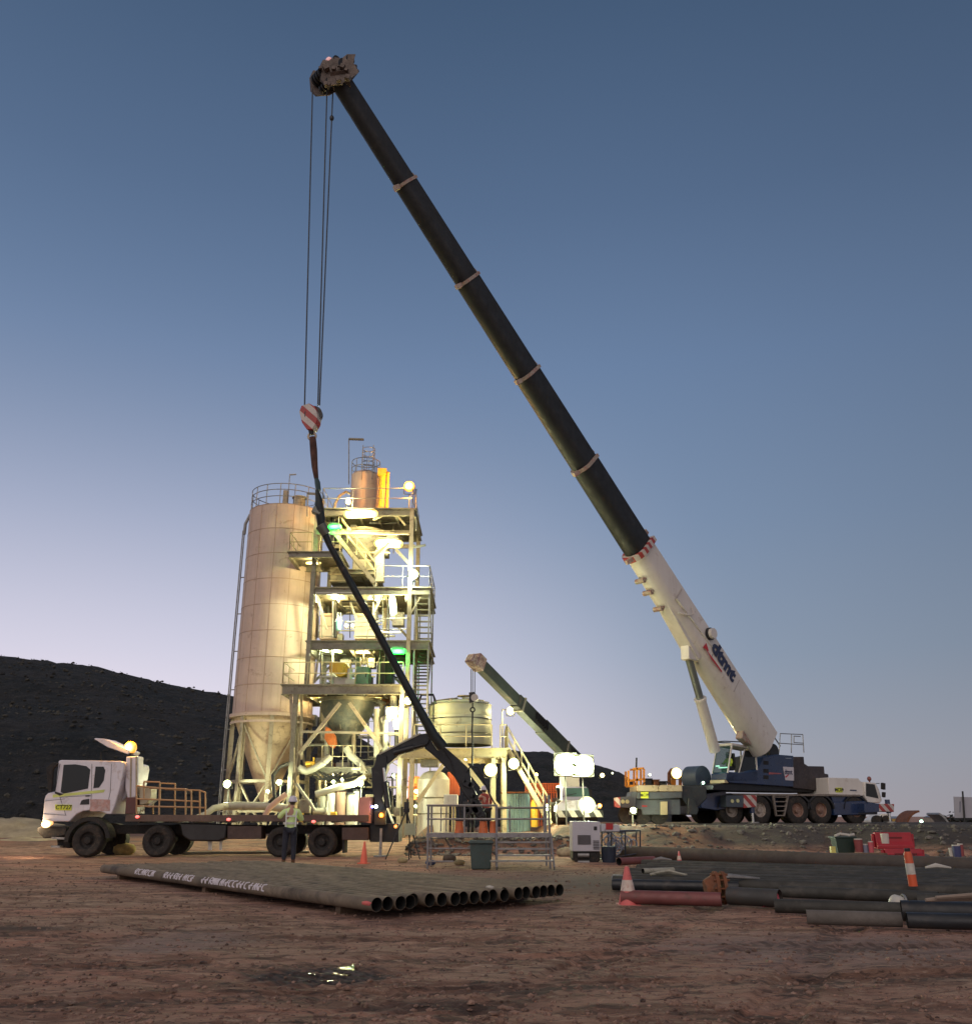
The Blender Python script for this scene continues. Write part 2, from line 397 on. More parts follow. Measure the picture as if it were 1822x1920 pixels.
pale = mx(blob(350, 1765, 1.0, 1.3), mx(blob(250,1645,2.2,.9), blob(1600,1780,2.5,1.5)))
c = mixc(t, math_n(t, 'MULTIPLY', pale, .55), c, (.30,.24,.22))
drive = mx(blob(760,1645,4.2,2.6,.7), blob(1060,1650,3.,2.5,.7))
c = mixc(t, math_n(t, 'MULTIPLY', drive, .5), c, (.27,.20,.16))
darkR = blob(1560, 1662, 8.5, 5.5, .5)
c = mixc(t, math_n(t, 'MULTIPLY', darkR, .8), c, (.10,.092,.08))
# bank: darker, greyer soil, orange clay at its left end
bankk = mrange(t, sx.outputs['Z'], .12, .4); gor = math_n(t, 'MULTIPLY', mrange(t, sx.outputs['X'], 9.5, 6.5), mrange(t, noi(t, o, .8, 4), .35, .6))
bc = mixc(t, n_mid, (.055,.048,.04), (.15,.13,.11)); bc = mixc(t, gor, bc, (.30,.14,.075)); bc = mixc(t, mrange(t, sx.outputs['X'], 10, 14, 0, .45), bc, (.035,.03,.026))
c = mixc(t, bankk, c, bc)
def track(x0, y0, dx, dy, wd):              # a tyre track: distance from a line, with cleat marks across it
    L = sqrt(dx*dx+dy*dy); d1 = t.nodes.new('ShaderNodeVectorMath'); d1.operation = 'DOT_PRODUCT'; t.links.new(o, d1.inputs[0]); d1.inputs[1].default_value = (-dy/L, dx/L, 0)
    dd = math_n(t, 'ADD', math_n(t, 'SUBTRACT', d1.outputs['Value'], (-dy*x0+dx*y0)/L), math_n(t, 'MULTIPLY', math_n(t, 'SUBTRACT', n_big, .5), 1.2))
    a = mrange(t, math_n(t, 'ABSOLUTE', dd), wd, wd*.75)
    d2 = t.nodes.new('ShaderNodeVectorMath'); d2.operation = 'DOT_PRODUCT'; t.links.new(o, d2.inputs[0]); d2.inputs[1].default_value = (dx/L, dy/L, 0)
    cl = math_n(t, 'GREATER_THAN', math_n(t, 'FRACT', math_n(t, 'MULTIPLY', math_n(t, 'ADD', d2.outputs['Value'], math_n(t, 'MULTIPLY', math_n(t, 'ABSOLUTE', dd), .7)), 7.0)), .5)
    return math_n(t, 'MULTIPLY', a, mrange(t, n_mid, .36, .5)), cl
trk = None
for tr_ in ((-2,7.6,9,1.6,.17),(-2,9.3,9,1.6,.17),(-6,11.5,12,-1.2,.15),(2.5,8,4,9,.16),(.4,8,4,9,.16),(-9,17,16,3,.2)):
    a_, cl_ = track(*tr_); q_ = math_n(t, 'MULTIPLY', a_, math_n(t, 'ADD', math_n(t, 'MULTIPLY', cl_, .75), .25)); trk = q_ if trk is None else mx(trk, q_)
c = mixc(t, math_n(t, 'MULTIPLY', trk, .7), c, (.10,.065,.047))
c = mixc(t, math_n(t, 'MULTIPLY', math_n(t, 'MULTIPLY', mrange(t, noi(t, o, 9, 3, .5), .45, .55), mud1), .5), c, (.19,.16,.145))
t.links.new(c, b.inputs['Base Color'])
wet = math_n(t, 'MULTIPLY', mx(blob(650, 1822, .28, .3, .3), math_n(t, 'MULTIPLY', blob(750, 1878, .12, .08, .3), 1)), mrange(t, noi(t, o, 3.2, 4, .6, .5), .57, .64))
wv = t.nodes.new('ShaderNodeTexWave'); wv.inputs['Scale'].default_value = 5.5; wv.inputs['Distortion'].default_value = 1.2; wv.bands_direction = 'DIAGONAL'; t.links.new(o, wv.inputs['Vector'])
t.links.new(mrange(t, wet, 0, 1, .92, .22), b.inputs['Roughness'])
h = math_n(t, 'ADD', math_n(t, 'ADD', math_n(t, 'MULTIPLY', n_mid, .10), math_n(t, 'MULTIPLY', n_str, .10)), math_n(t, 'ADD', math_n(t, 'MULTIPLY', n_fine, .08), math_n(t, 'MULTIPLY', noi(t, o, 28, 6, .7), .012)))
h = math_n(t, 'ADD', h, math_n(t, 'MULTIPLY', math_n(t, 'MULTIPLY', wv.outputs['Fac'], mud1), .06))
h = math_n(t, 'SUBTRACT', h, math_n(t, 'MULTIPLY', trk, .03))
h = math_n(t, 'SUBTRACT', h, math_n(t, 'MULTIPLY', wet, .0))
bn = t.nodes.new('ShaderNodeBump'); bn.inputs['Strength'].default_value = 1; bn.inputs['Distance'].default_value = 1.; t.links.new(h, bn.inputs['Height'])
t.links.new(bn.outputs[0], b.inputs['Normal']); me.materials.append(m)

# clods and pebbles on the dirt, rubble on the bank
def rock(mb, c, r):
    b0 = len(mb.v); sd = random.random()*100
    sx_, sy_, sz_ = random.uniform(.7,1.3), random.uniform(.7,1.3), random.uniform(.4,.8)
    base = [(0,0,1),(.9,0,.35),(.28,.85,.3),(-.73,.53,.4),(-.7,-.5,.3),(.3,-.85,.4),(.6,.5,-.5),(-.3,.8,-.5),(-.9,0,-.5),(-.2,-.8,-.5),(.7,-.5,-.5)]
    a = random.random()*6.28
    for q in base:
        k = r*(1+.35*noise.noise(V(q)*2+V((sd,0,0)))); x, y = q[0]*cos(a)-q[1]*sin(a), q[0]*sin(a)+q[1]*cos(a)
        mb.v.append(V((c[0]+x*k*sx_, c[1]+y*k*sy_, c[2]+q[2]*k*sz_)))
    for q in ((0,1,2),(0,2,3),(0,3,4),(0,4,5),(0,5,1),(1,6,2),(2,7,3),(3,8,4),(4,9,5),(5,10,1),(2,6,7),(3,7,8),(4,8,9),(5,9,10),(1,10,6)): mb.face([b0+i for i in q])
mb = MB()
for i in range(15000):
    y = 6.2+random.random()**1.7*22; x = random.uniform(-.62,.62)*y
    r = random.choice((.006,.008,.01,.012,.014,.018,.03))*random.uniform(.7,1.2)
    rock(mb, (x, y, hgt(x, y)+r*.15), r)
mb.build('gravel', mat('dirt_clods', (.21,.13,.095), .95, 0, .85, 6, bump=.4), smooth=20)['kind'] = 'stuff'
bpy.data.objects['gravel']['label'] = 'small clods and pebbles scattered over the red dirt'
bpy.data.objects['gravel']['category'] = 'gravel'
mb = MB()
for i in range(1500):
    x = random.uniform(3, 24); e = 30.9+random.random()**1.3*6
    r = random.choice((.02,.03,.04,.05,.08,.12))*random.uniform(.7,1.3)
    rock(mb, (x, e, hgt(x, e)+r*.2), r)
for i in range(420):
    x = random.uniform(-2.8, 3.2); e = random.uniform(33, 34.8); r = random.uniform(.03,.12)
    rock(mb, (x, e, hgt(x, e)+r*.2), r)
tag(mb.build('rubble', mat('bank_rubble', (.125,.115,.10), .9, 0, .6, .8, bump=.5), smooth=20), 'loose grey rubble lying on the bank below the cranes', 'rubble', kind='stuff')

# ------------------------------------------------------------------ hills
def hill(name, ridge, Yr, Yb, zb, m, n=90, fs=1.0):
    mb = MB(); rows = 46; pts = []
    xs_ = [p[0] for p in ridge]
    for i in range(n+1):
        px = xs_[0]+(xs_[-1]-xs_[0])*i/n
        for k in range(len(ridge)-1):
            if ridge[k][0] <= px <= ridge[k+1][0]: break
        f = (px-ridge[k][0])/(ridge[k+1][0]-ridge[k][0]); py = ridge[k][1]+(ridge[k+1][1]-ridge[k][1])*f
        top = P(px, py, Yr); bot = V((top.x*Yb/Yr*.99, Yb, zb))
        pts.append((bot, top))
    for j in range(rows+6):
        for (bo, to) in pts:
            if j <= rows:
                f = j/rows; p = bo.lerp(to, f); p.z = bo.z+(to.z-bo.z)*(f**.85)
                a = fs*sin(pi*min(f,1)*.93+.1)
                p.z += a*(1.3*noise.noise(V((p.x*.05, p.y*.05, 1)))+.6*noise.noise(V((p.x*.2, p.y*.2, 5))))*(1-f**6) + fs*.22*noise.noise(V((p.x*.6, p.y*.6, 9)))+fs*.15*noise.noise(V((p.x*1.7, p.y*1.7, 2)))
            else:
                f = (j-rows)/5; p = to.copy(); p.y += 60*f; p.x *= 1+.3*f; p.z -= (to.z-zb+6)*f*f
            mb.v.append(p)
    for j in range(rows+5):
        for i in range(n): a = j*(n+1)+i; mb.face((a, a+1, a+n+2, a+n+1))
    o = mb.build(name, m, smooth=80); o['kind'] = 'structure'; return o
def scrub(hl, count, s0_, s1_, label):
    vs = [v_.co.copy() for v_ in hl.data.vertices]; mb = MB(); rg = random.Random(5)
    for i in range(count):
        p = rg.choice(vs); q = vs[(vs.index(p)+1) % len(vs)] if False else p
        p = p+V((rg.uniform(-.9,.9), rg.uniform(-.9,.9), .05)); rock(mb, p, s0_+(s1_-s0_)*rg.random()**3)
    return tag(mb.build('scrub', mat('hill_scrub', (.05,.047,.036), .95, 0, .9, .12, bump=.6, bs=3), smooth=25), label, 'scrub', kind='stuff')
m, t, b = nodes_for('dark_scrub_slope'); o = t.nodes.new('ShaderNodeTexCoord').outputs['Object']
n1 = noi(t, o, .09, 8, .7, .4); n2 = noi(t, o, .55, 8, .78, .3)
n4 = noi(t, o, 1.6, 6, .75, .4)
c = mixc(t, mrange(t, n1, .40, .58), (.016,.022,.018), (.046,.042,.034)); c = mixc(t, mrange(t, n2, .50, .60, 0, .75), c, (.085,.075,.058)); c = mixc(t, mrange(t, n4, .46, .38, 0, .85), c, (.008,.012,.010)); c = mixc(t, mrange(t, n4, .60, .66, 0, .7), c, (.13,.12,.10))
t.links.new(c, b.inputs['Base Color']); b.inputs['Roughness'].default_value = .95
bn = t.nodes.new('ShaderNodeBump'); bn.inputs['Strength'].default_value = 1; bn.inputs['Distance'].default_value = 3; t.links.new(n2, bn.inputs['Height']); t.links.new(bn.outputs[0], b.inputs['Normal'])
hm = m
h1 = hill('hill', [(-700,1150),(-300,1195),(0,1229),(60,1237),(130,1244),(180,1250),(250,1268),(330,1286),(435,1305),(520,1322),(620,1350),(700,1400),(740,1500)], 150, 66, .3, hm, 150)
hill('hill', [(760,1500),(850,1425),(925,1402),(985,1410),(1020,1409),(1080,1424),(1130,1438),(1165,1450),(1200,1475),(1260,1515)], 420, 260, -1.5, hm, 90, 2.2)
scrub(h1, 7000, .07, .34, 'rocks and low scrub scattered over the dark hillside')
# ------------------------------------------------------------------ plant helpers
def rail(mb, pts, h=1.0, sp=1.3, r=.022, rails=(1.0,.5)):
    pts = [V(p) for p in pts]
    for a, b_ in zip(pts, pts[1:]):
        n = max(1, int(round((b_-a).length/sp)))
        for i in range(n+1):
            p = a.lerp(b_, i/n); mb.cyl(p, p+V((0,0,h)), r, n=6)
        for k in rails: mb.cyl(a+V((0,0,h*k)), b_+V((0,0,h*k)), r, n=6)
    return mb
def stairs(mb, a, b_, wd, n, side=V((0,1,0)), tr=.24):
    a = V(a); b_ = V(b_); side = V(side).normalized()
    for s_ in (0, wd): mb.bar(a+side*s_, b_+side*s_, .04, .2)
    for i in range(n):
        p = a.lerp(b_, (i+.5)/n)+side*wd/2
        d = (b_-a); d.z = 0; d.normalize()
        mb.box(p, (tr if abs(d.x) > .5 else wd-.04, wd-.04 if abs(d.x) > .5 else tr, .035))
    return mb

# ------------------------------------------------------------------ silo
SY = 47.5
sc_ = P(511, 1340, SY); SX = sc_.x; SR = (P(511,1340,SY)-P(438,1340,SY)).length
zt = P(466, 966, SY).z; zb = P(438, 1342, SY).z
silo = thing('cement_silo', 'tall cream panelled cement silo on braced legs left of the lit tower', 'silo', (SX, SY, 0))
mb = MB(); mb.lathe([(SR,zb),(SR,zt),(SR*.96,zt+.05),(0,zt+.35)], n=64); mb.build('shell', cream, silo)
mb = MB(); nb = 8
for i in range(nb+1):
    z = zb+(zt-zb)*i/nb; mb.lathe([(SR-.01,z-.022),(SR+.012,z-.018),(SR+.012,z+.018),(SR-.01,z+.022)], n=64)
for k in range(14):
    a = 2*pi*(k+.4)/14; p = V((SR*cos(a), SR*sin(a), 0)); mb.bar(p+V((0,0,zb)), p+V((0,0,zt)), .03, .02, up=(cos(a), sin(a), 0))
mb.build('panel_seams', mat('seam_paint', (.40,.28,.20), .6, 0, .2, 2), silo)
mb = MB(); mb.lathe([(SR,zb),(SR*.93,zb-.3),(.28,1.9),(.28,1.5)], n=40); mb.build('hopper', mat('hopper_paint', (.52,.38,.25), .6, 0, .2, 1.5, dirt=.25, dcol=(.2,.12,.08)), silo)
mb = MB(); mb.lathe([(SR-.05,zb-.18),(SR+.14,zb-.18),(SR+.14,zb-.02),(SR-.05,zb-.02)], n=48); mb.lathe([(SR+.02,zb-.5),(SR+.08,zb-.5),(SR+.08,zb-.4),(SR+.02,zb-.4)], n=48); mb.build('ring_beam', cream, silo)
LG = []
for k in range(8):
    a = 2*pi*(k+.28)/8; LG.append(V((SR*cos(a)*.97, SR*sin(a)*.97, 0)))
for p in LG:
    mb = MB(); mb.ibeam(p+V((0,0,-.2)), p+V((0,0,zb-.02)), .2, .22, up=p); mb.build('leg', creamd, silo)
mb = MB()
for k in range(8):
    a, c_ = LG[k], LG[(k+1) % 8]; h1 = .5; h2 = 2.9; h3 = zb-.5
    mb.bar(a+V((0,0,h2)), c_+V((0,0,h2)), .1, .14)
    mb.bar(a+V((0,0,h1+1.0)), c_+V((0,0,h1+1.0)), .08, .1)
    if k % 2: a, c_ = c_, a
    mb.bar(a+V((0,0,h2)), c_+V((0,0,h3)), .07, .07); mb.bar(a+V((0,0,h1)), c_+V((0,0,h2)), .07, .07); mb.bar(c_+V((0,0,h1)), a+V((0,0,h2)), .06, .06)
mb.build('brace', creamd, silo)
mb = MB()
for z in (.35,.72,1.05): mb.ring((0,0,zt+.1+z), SR*.98, .022, 48)
for k in range(16):
    a = 2*pi*k/16; p = V((SR*.98*cos(a), SR*.98*sin(a), zt)); mb.cyl(p, p+V((0,0,1.15)), .024, n=6)
mb.build('handrail', galv, silo)
mb = MB(); a = pi*1.02
for s_ in (-.2,.2):
    p = V((cos(a)*(SR+.28)-sin(a)*s_, sin(a)*(SR+.28)+cos(a)*s_, 0)); mb.cyl(p+V((0,0,.6)), p+V((0,0,zt-1.)), .035, n=8)
mb.tube([V((-(SR+.28),0,zt-1.1)), V((-(SR+.26),0,zt-.5)), V((-(SR+.05),0,zt+.02)), V((-(SR-.3),0,zt+.2))], .09, 8)
for i in range(7): z = 1.5+i*2; mb.cyl((-(SR-.05),0,z), (-(SR+.28),0,z), .03, n=6)
mb.build('fill_pipe', galv, silo)
mb = MB(); mb.cyl((.75,-.6,zt), (.75,-.6,zt+.75), .34, n=20); mb.cyl((.75,-.6,zt+.75), (.75,-.6,zt+.83), .4, n=20); mb.mm(-.1,.15,-.9,-.6,zt,zt+1.15)
mb.build('top_filter', creamd, silo, bevel=.01)
mb = MB(); q = P(540, 935, SY-.5)-V((SX,SY,0)); mb.cyl((q.x,-.5,zt), (q.x,-.5,zt+2.25), .025, n=6); mb.bar((q.x,-.5,zt+2.2), (q.x+.35,-.5,zt+2.22), .1, .05)
mb.build('mast', galv, silo)

# ------------------------------------------------------------------ process tower
TY = 44.0; TD = 4.6
def W(px, py, off=0): return P(px, py, TY+off)
XA, XB = P(580,1200,TY).x, P(766,1200,TY).x
XW = P(552,1400,TY).x; XS = P(803,1200,TY).x; XM = P(700,1200,TY).x
def zl(py): return P(680, py, TY).z
z5, z4, z3, z2, z1, z0 = zl(955), zl(1042), zl(1103), zl(1203), zl(1288), .3
zlow = zl(1440)
TX = (XA+XB)/2
tower = thing('process_tower', 'floodlit open steel process tower with platforms and stairs', 'tower', (TX, TY+TD/2, 0))
WP = mat('pale_machine_paint', (.36,.34,.27), .5, 0, .15, 2, dirt=.25)
def T(mb, name, m, **k): return mb.build(name, m, tower, world=True, **k)
def TE(mb, name, m, **k): return mb.each(name, m, tower, world=True, **k)
for (x, y, za, zb_) in ((XA,TY,z1,z4+.2),(XB,TY,z0,z5),(XA,TY+TD,z0,z5),(XB,TY+TD,z0,z5),(XW,TY-.4,z0,z1),(XB-.2,TY-.4,z0,z1),(XW+.55,TY+TD,z0,z1),(XM,TY+TD,z0,z3),(P(589,1000,TY).x,TY+.5,z4,z5)):
    mb = MB(); mb.ibeam((x,y,za), (x,y,zb_), .2, .26, up=(0,1,0)); T(mb, 'column', steelg if x in (XA,XW) else creamd)
mb = MB(); mb.bar(W(545,1290,-.4), W(551,1450,-.4), .12, .12, up=(0,1,0)); T(mb, 'column', creamd)
def floor(nm, x0, x1, y0, y1, z, hb=.32, jo=True, m=steelg):
    mb = MB()
    for y in (y0, y1): mb.ibeam((x0,y,z-hb/2), (x1,y,z-hb/2), .16, hb)
    for x in (x0, x1): mb.ibeam((x,y0+.08,z-hb/2), (x,y1-.08,z-hb/2), .16, hb-.01)
    if jo:
        n = max(2, int((x1-x0)/.9))
        for i in range(1, n): x = x0+(x1-x0)*i/n; mb.ibeam((x,y0+.1,z-hb/2-.03), (x,y1-.1,z-hb/2-.03), .1, hb*.6)
    T(mb, 'floor_beams', m)
    mb = MB(); mb.mm(x0-.1, x1+.1, y0-.1, y1+.1, z+.002, z+.05); T(mb, 'deck', mat('deck_grating', (.25,.23,.17), .6, .3, .3, 4, dirt=.3))
floor('f5', P(604,955,TY).x, XB+.12, TY, TY+TD, z5, .36)
floor('f3', XA, XS, TY, TY+TD, z3, .34)
floor('f2', XA-.1, XS, TY, TY+TD, z2, .40)
floor('f1', P(534,1288,TY).x, P(757,1288,TY).x, TY-.5, TY+TD, z1, .42)
floor('f4', P(542,1042,TY-.6).x, P(640,1042,TY).x, TY-.6, TY+2.2, z4, .26)
floor('f4b', P(640,1042,TY).x+.1, P(697,1060,TY).x, TY+1.2, TY+TD, zl(1058), .22)
floor('f0', P(560,1440,TY).x, P(700,1440,TY).x, TY+.3, TY+TD, zlow, .25)
mb = MB()
x5 = P(604,955,TY).x
rail(mb, [(x5,TY,z5+.05),(XB,TY,z5+.05),(XB,TY+TD,z5+.05)], 1.1, 1.4)
rail(mb, [(x5,TY,z5+.05),(x5,TY+TD,z5+.05)], 1.1, 1.4)
T(mb, 'handrail', galv); mb = MB()
rail(mb, [(XM,TY,z3+.05),(XS,TY,z3+.05),(XS,TY+TD,z3+.05)], 1.1, 1.3)
T(mb, 'handrail', galv); mb = MB()
rail(mb, [(XM-.3,TY,z2+.05),(XS-.9,TY,z2+.05)], 1.1, 1.3)
T(mb, 'handrail', galv)
mb = MB()
x4 = P(542,1042,TY-.6).x; x4b = P(640,1042,TY).x
rail(mb, [(x4,TY+2.2,z4+.05),(x4,TY-.6,z4+.05),(x4+1.1,TY-.6,z4+.05)], 1.0, .9)
rail(mb, [(x4+1.5,TY-.6,z4+.05),(x4b,TY-.6,z4+.05)], 1.0, .9)
T(mb, 'handrail', railmt); mb = MB()
rail(mb, [(P(534,1288,TY).x,TY+TD,z1+.05),(P(534,1288,TY).x,TY-.5,z1+.05),(P(757,1288,TY).x,TY-.5,z1+.05)], 1.05, 1.15, .025)
T(mb, 'handrail', railmt); mb = MB()
rail(mb, [(P(600,1440,TY).x,TY+.3,zlow+.03),(P(660,1440,TY).x,TY+.3,zlow+.03)], 1.0, .45)
T(mb, 'handrail', railmt); mb = MB()
rail(mb, [(P(640,1400,TY).x,TY+1.6,zlow+.6),(P(752,1400,TY).x,TY+1.6,zlow+.6)], 1.0, .8)
T(mb, 'handrail', railmt)
# stair flights
mb = MB(); stairs(mb, W(628,1000), W(702,1092), .8, 12, side=(0,1,0)); T(mb, 'stairs', creamd)
mb = MB(); a, c_ = W(634,998), W(702,1084)
for h_ in (.45,.9): mb.cyl(a+V((0,0,h_)), c_+V((0,0,h_)), .024, n=6); mb.cyl(a+V((0,.8,h_)), c_+V((0,.8,h_)), .024, n=6)
for i in range(5): p = a.lerp(c_, i/4); mb.cyl(p, p+V((0,0,.9)), .022, n=6)
T(mb, 'handrail', railmt)
mb = MB()                                 # switchback stair on the right side: seen end-on
xs0, xs1 = XB+.28, XS
for (za, zb_, y0, y1) in ((z3,z2,TY+.2,TY+3.2),(z2,z1,TY+3.2,TY+.2),(z1,z1-2.1,TY+.2,TY+3.2)):
    stairs(mb, (xs0,y0,za), (xs0,y1,zb_), 1, 10, side=(1,0,0)) if False else None
    n = 11
    for i in range(n):
        f = (i+.5)/n; z = za+(zb_-za)*f; y = y0+(y1-y0)*f; mb.mm(xs0+.03, xs1-.03, y-.13, y+.13, z-.02, z+.02)
    mb.bar((xs0,y0,za), (xs0,y1,zb_), .04, .2); mb.bar((xs1,y0,za), (xs1,y1,zb_), .04, .2)
T(mb, 'stairs', steelg)
mb = MB()
for x in (xs0, xs1): mb.bar((x,TY+.05,z3), (x,TY+.05,zl(1400)), .07, .09, up=(0,1,0)); mb.bar((x,TY+3.4,z3), (x,TY+3.4,z0), .07, .09, up=(0,1,0))
T(mb, 'stair_frame', galv)
# bracing
mb = MB()
def br(a, c_, s_=.13, o=.0): mb.bar(W(*a, o), W(*c_, o), s_, s_, up=(0,1,0))
br((560,1415),(638,1318), .16); br((655,1318),(716,1405), .16)
br((565,1425),(566,1300), .1)
br((700,1045),(730,1018)); br((766,1056),(742,1030))
br((610,985),(655,960), .09, 1.5); br((700,975),(735,958), .09, .3); br((740,960),(760,985), .09, .3)
br((592,1110),(612,1180), .1, .8); br((700,1150),(720,1110), .09, .6); br((650,1110),(668,1160), .1, 2)
br((788,1120),(770,1150), .07); br((600,1210),(590,1280), .1, 1)
TE(mb, 'brace', creamd)
mb = MB(); mb.ibeam(W(588,1112,.3), W(768,1112,.3), .12, .2); mb.ibeam((XA,TY,z5-1.25), (XB,TY,z5-1.25), .14, .2); mb.ibeam((XA+.6,TY+2.3,z5-1.3), (XB,TY+2.3,z5-1.3), .14, .2)
mb.bar(W(562,1372,-.3), W(752,1376,-.3), .1, .1); mb.ibeam(W(590,1215,1), W(752,1215,1), .2, .12); mb.ibeam(W(575,1305,.8), W(752,1305,.8), .2, .14)
TE(mb, 'crossbeam', creamd)
# top hopper with ladder cage and filter pipe
top = thing('top_hopper', 'short cream hopper drum with caged ladder on the tower roof', 'hopper', (P(683,945,TY+2).x, TY+2, z5+.05))
def wTop(px, py, o=0): return P(px, py, TY+2+o)
ch = wTop(683,945); hr = (wTop(710,945)-wTop(657,945)).length/2; ztop = wTop(683,893).z
mb = MB(); mb.lathe([(hr,z5+.06),(hr,ztop),(hr*.9,ztop+.1),(0,ztop+.18)], (ch.x,TY+2,0), 32); mb.build('drum', cream, top, world=True)
mb = MB(); cx = ch.x; k = P(690,870,TY+1.4).x
for s_ in (-.28,.28): mb.cyl((k+s_,TY+1.2,ztop-.5), (k+s_,TY+1.2,wTop(690,845).z), .022, n=6)
for i in range(6): z = ztop+.0+i*.27; mb.ring((k,TY+1.45,z), .34, .016, 16)
for i in range(5): a = pi*i/4; mb.cyl((k+.34*cos(a),TY+1.45+.34*sin(a),ztop-.1), (k+.34*cos(a),TY+1.45+.34*sin(a),ztop+1.4), .014, n=5)
for z in (.4,.8): mb.ring((cx,TY+2,ztop+z), hr, .02, 24)
for i in range(8): a = 2*pi*i/8+.2; mb.cyl((cx+hr*cos(a),TY+2+hr*sin(a),ztop), (cx+hr*cos(a),TY+2+hr*sin(a),ztop+.8), .02, n=6)
mb.build('ladder_cage', galv, top, world=True)
mb = MB(); a = P(715,950,TY+.9); mb.cyl((a.x,a.y,z5), (a.x,a.y,P(715,893,TY+.9).z), .17, n=14); mb.cyl((a.x+.28,a.y,z5), (a.x+.28,a.y,P(715,885,TY+.9).z), .09, n=10)
mb.mm(a.x-.25, a.x+.2, a.y-.2, a.y+.2, P(715,893,TY+.9).z, P(715,880,TY+.9).z)
mb.build('filter_pipe', yellowp, top, world=True, bevel=.01)
mb = MB(); mb.tube([wTop(655,925), wTop(648,922,-.5), wTop(636,930,-.8), wTop(628,945,-.8), wTop(626,960,-.8)], .07); mb.build('fill_hose', creamd, top, world=True)
# cone under the roof, duct bend, bins and machines
def machine(name, label, cat, at, group=None): return thing(name, label, cat, at, 0, group)
c0 = P(683,1000,TY+2.6)
h_ = machine('conical_hopper', 'cream funnel hopper hanging under the tower roof', 'hopper', (c0.x, TY+2.6, z4))
mb = MB(); mb.lathe([(1.15,z5-.6),(1.2,z5-1.1),(.3,z4+.3),(.3,z4-.5)], (c0.x,TY+2.6,0), 28); mb.build('cone', WP, h_, world=True)
mb = MB(); mb.lathe([(1.22,z5-.65),(1.3,z5-.65),(1.3,z5-.5),(1.22,z5-.5)], (c0.x,TY+2.6,0), 28); mb.build('flange', creamd, h_, world=True)
h_ = machine('transfer_duct', 'pale square duct leaning across the upper right bay of the tower', 'duct', W(725,1040,1.5))
mb = MB(); mb.bar(W(742,1000,1.5), W(712,1035,1.5), .45, .45, up=(0,1,0)); mb.bar(W(712,1033,1.5), W(712,1092,1.5), .45, .45, up=(0,1,0)); mb.build('duct', WP, h_, world=True, bevel=.02)
mb = MB(); mb.mm(W(662,1030,1.9).x, W(702,1030,1.9).x, TY+1.9, TY+3.2, zl(1062), zl(1030)); mb.build('cover', WP, h_, world=True, bevel=.03)
for nm, lb, px0, px1, py0, py1, o_, m_ in (
    ('dust_collector','grey box dust collector inside the tower above the middle platform',618,652,1062,1092,2,steelg),
    ('weigh_bin','cream weigh bin behind the hanging bag',664,706,1150,1198,2.5,cream),
    ('weigh_bin','dull brown bin standing at the left of the middle platform',598,632,1150,1198,3.0,cream),
    ('control_cabinet','grey green control cabinet behind the lower platform rail',666,692,1250,1283,.9,mat('cabinet_green',(.22,.28,.22),.5,.1,.15,3,dirt=.15)),
    ('control_cabinet','dark cabinet at the right of the lower platform',705,738,1240,1283,2.2,darkst)):
    a = W(px0,py1,o_); c_ = W(px1,py0,o_); hh = machine(nm, lb, 'cabinet' if 'cab' in nm else 'bin', ((a.x+c_.x)/2, TY+o_, a.z))
    mb = MB(); mb.mm(a.x, c_.x, TY+o_, TY+o_+1.0, a.z, c_.z); mb.build('body', m_, hh, world=True, bevel=.03)
    mb = MB()
    if 'cab' in nm:
        mb.mm(a.x+.06, c_.x-.06, TY+o_-.02, TY+o_-.001, a.z+.1, c_.z-.08); mb.build('door', m_, hh, world=True, bevel=.01)
        mb = MB(); mb.mm(c_.x-.16, c_.x-.12, TY+o_-.05, TY+o_-.021, (a.z+c_.z)/2-.1, (a.z+c_.z)/2+.1); mb.build('handle', darkst, hh, world=True)
    else:
        for f in (.1,.5,.9): z = a.z+(c_.z-a.z)*f; mb.mm(a.x-.03, c_.x+.03, TY+o_-.04, TY+o_-.001, z-.03, z+.03)
        mb.build('stiffener', creamd, hh, world=True)
g_ = machine('gearbox_motor', 'yellow gearbox motor on a white stand behind the lower platform rail', 'motor', W(638,1283,.6))
mb = MB(); p = W(640,1256,.6); mb.cyl(p+V((0,-.25,0)), p+V((0,.5,0)), .36, n=24); mb.cyl(p+V((0,-.3,0)), p+V((0,-.24,0)), .2, n=18); mb.mm(p.x-.6, p.x-.2, p.y, p.y+.4, p.z-.1, p.z+.4); mb.build('gearbox', yellowp, g_, world=True, bevel=.02)
mb = MB(); a = W(600,1268,.6); c_ = W(622,1283,.6)
mb.mm(a.x, c_.x+.05, TY+.4, TY+1.1, a.z-.1, a.z)
for x in (a.x+.06, (a.x+c_.x)/2, c_.x): mb.mm(x-.05, x+.05, TY+.45, TY+.55, c_.z, a.z-.1)
mb.mm(p.x-.4, p.x+.4, p.y, p.y+.5, c_.z, p.z-.36); mb.build('stand', whitep, g_, world=True, bevel=.01)
g_ = machine('valve_unit', 'small white pump unit between the yellow gearbox and the cabinet', 'pump', W(656,1283,.4))
mb = MB(); a = W(656,1268,.4); mb.cyl(a+V((0,0,-.4)), a+V((0,0,.35)), .13, n=14); mb.cyl(a, W(668,1262,.4), .09, n=12); mb.mm(a.x-.2,a.x+.25,a.y-.15,a.y+.2,a.z-.4,a.z-.15); mb.build('pump_body', whitep, g_, world=True, bevel=.01)
g_ = machine('bulk_bag', 'blue and white bulk bag hanging from a yoke on the middle platform', 'bag', W(635,1188,.4))
mb = MB(); a = W(635,1171,.4); mb.box(a, (.26,.26,.62)); mb.build('bag', [mat('bag_blue', (.12,.30,.36), .7, 0, .2, 5)], g_, world=True, bevel=.08)
mb = MB()
for s_ in (-.1,.1): mb.cyl(a+V((s_,0,.3)), a+V((s_*.6,0,.62)), .02, n=6)
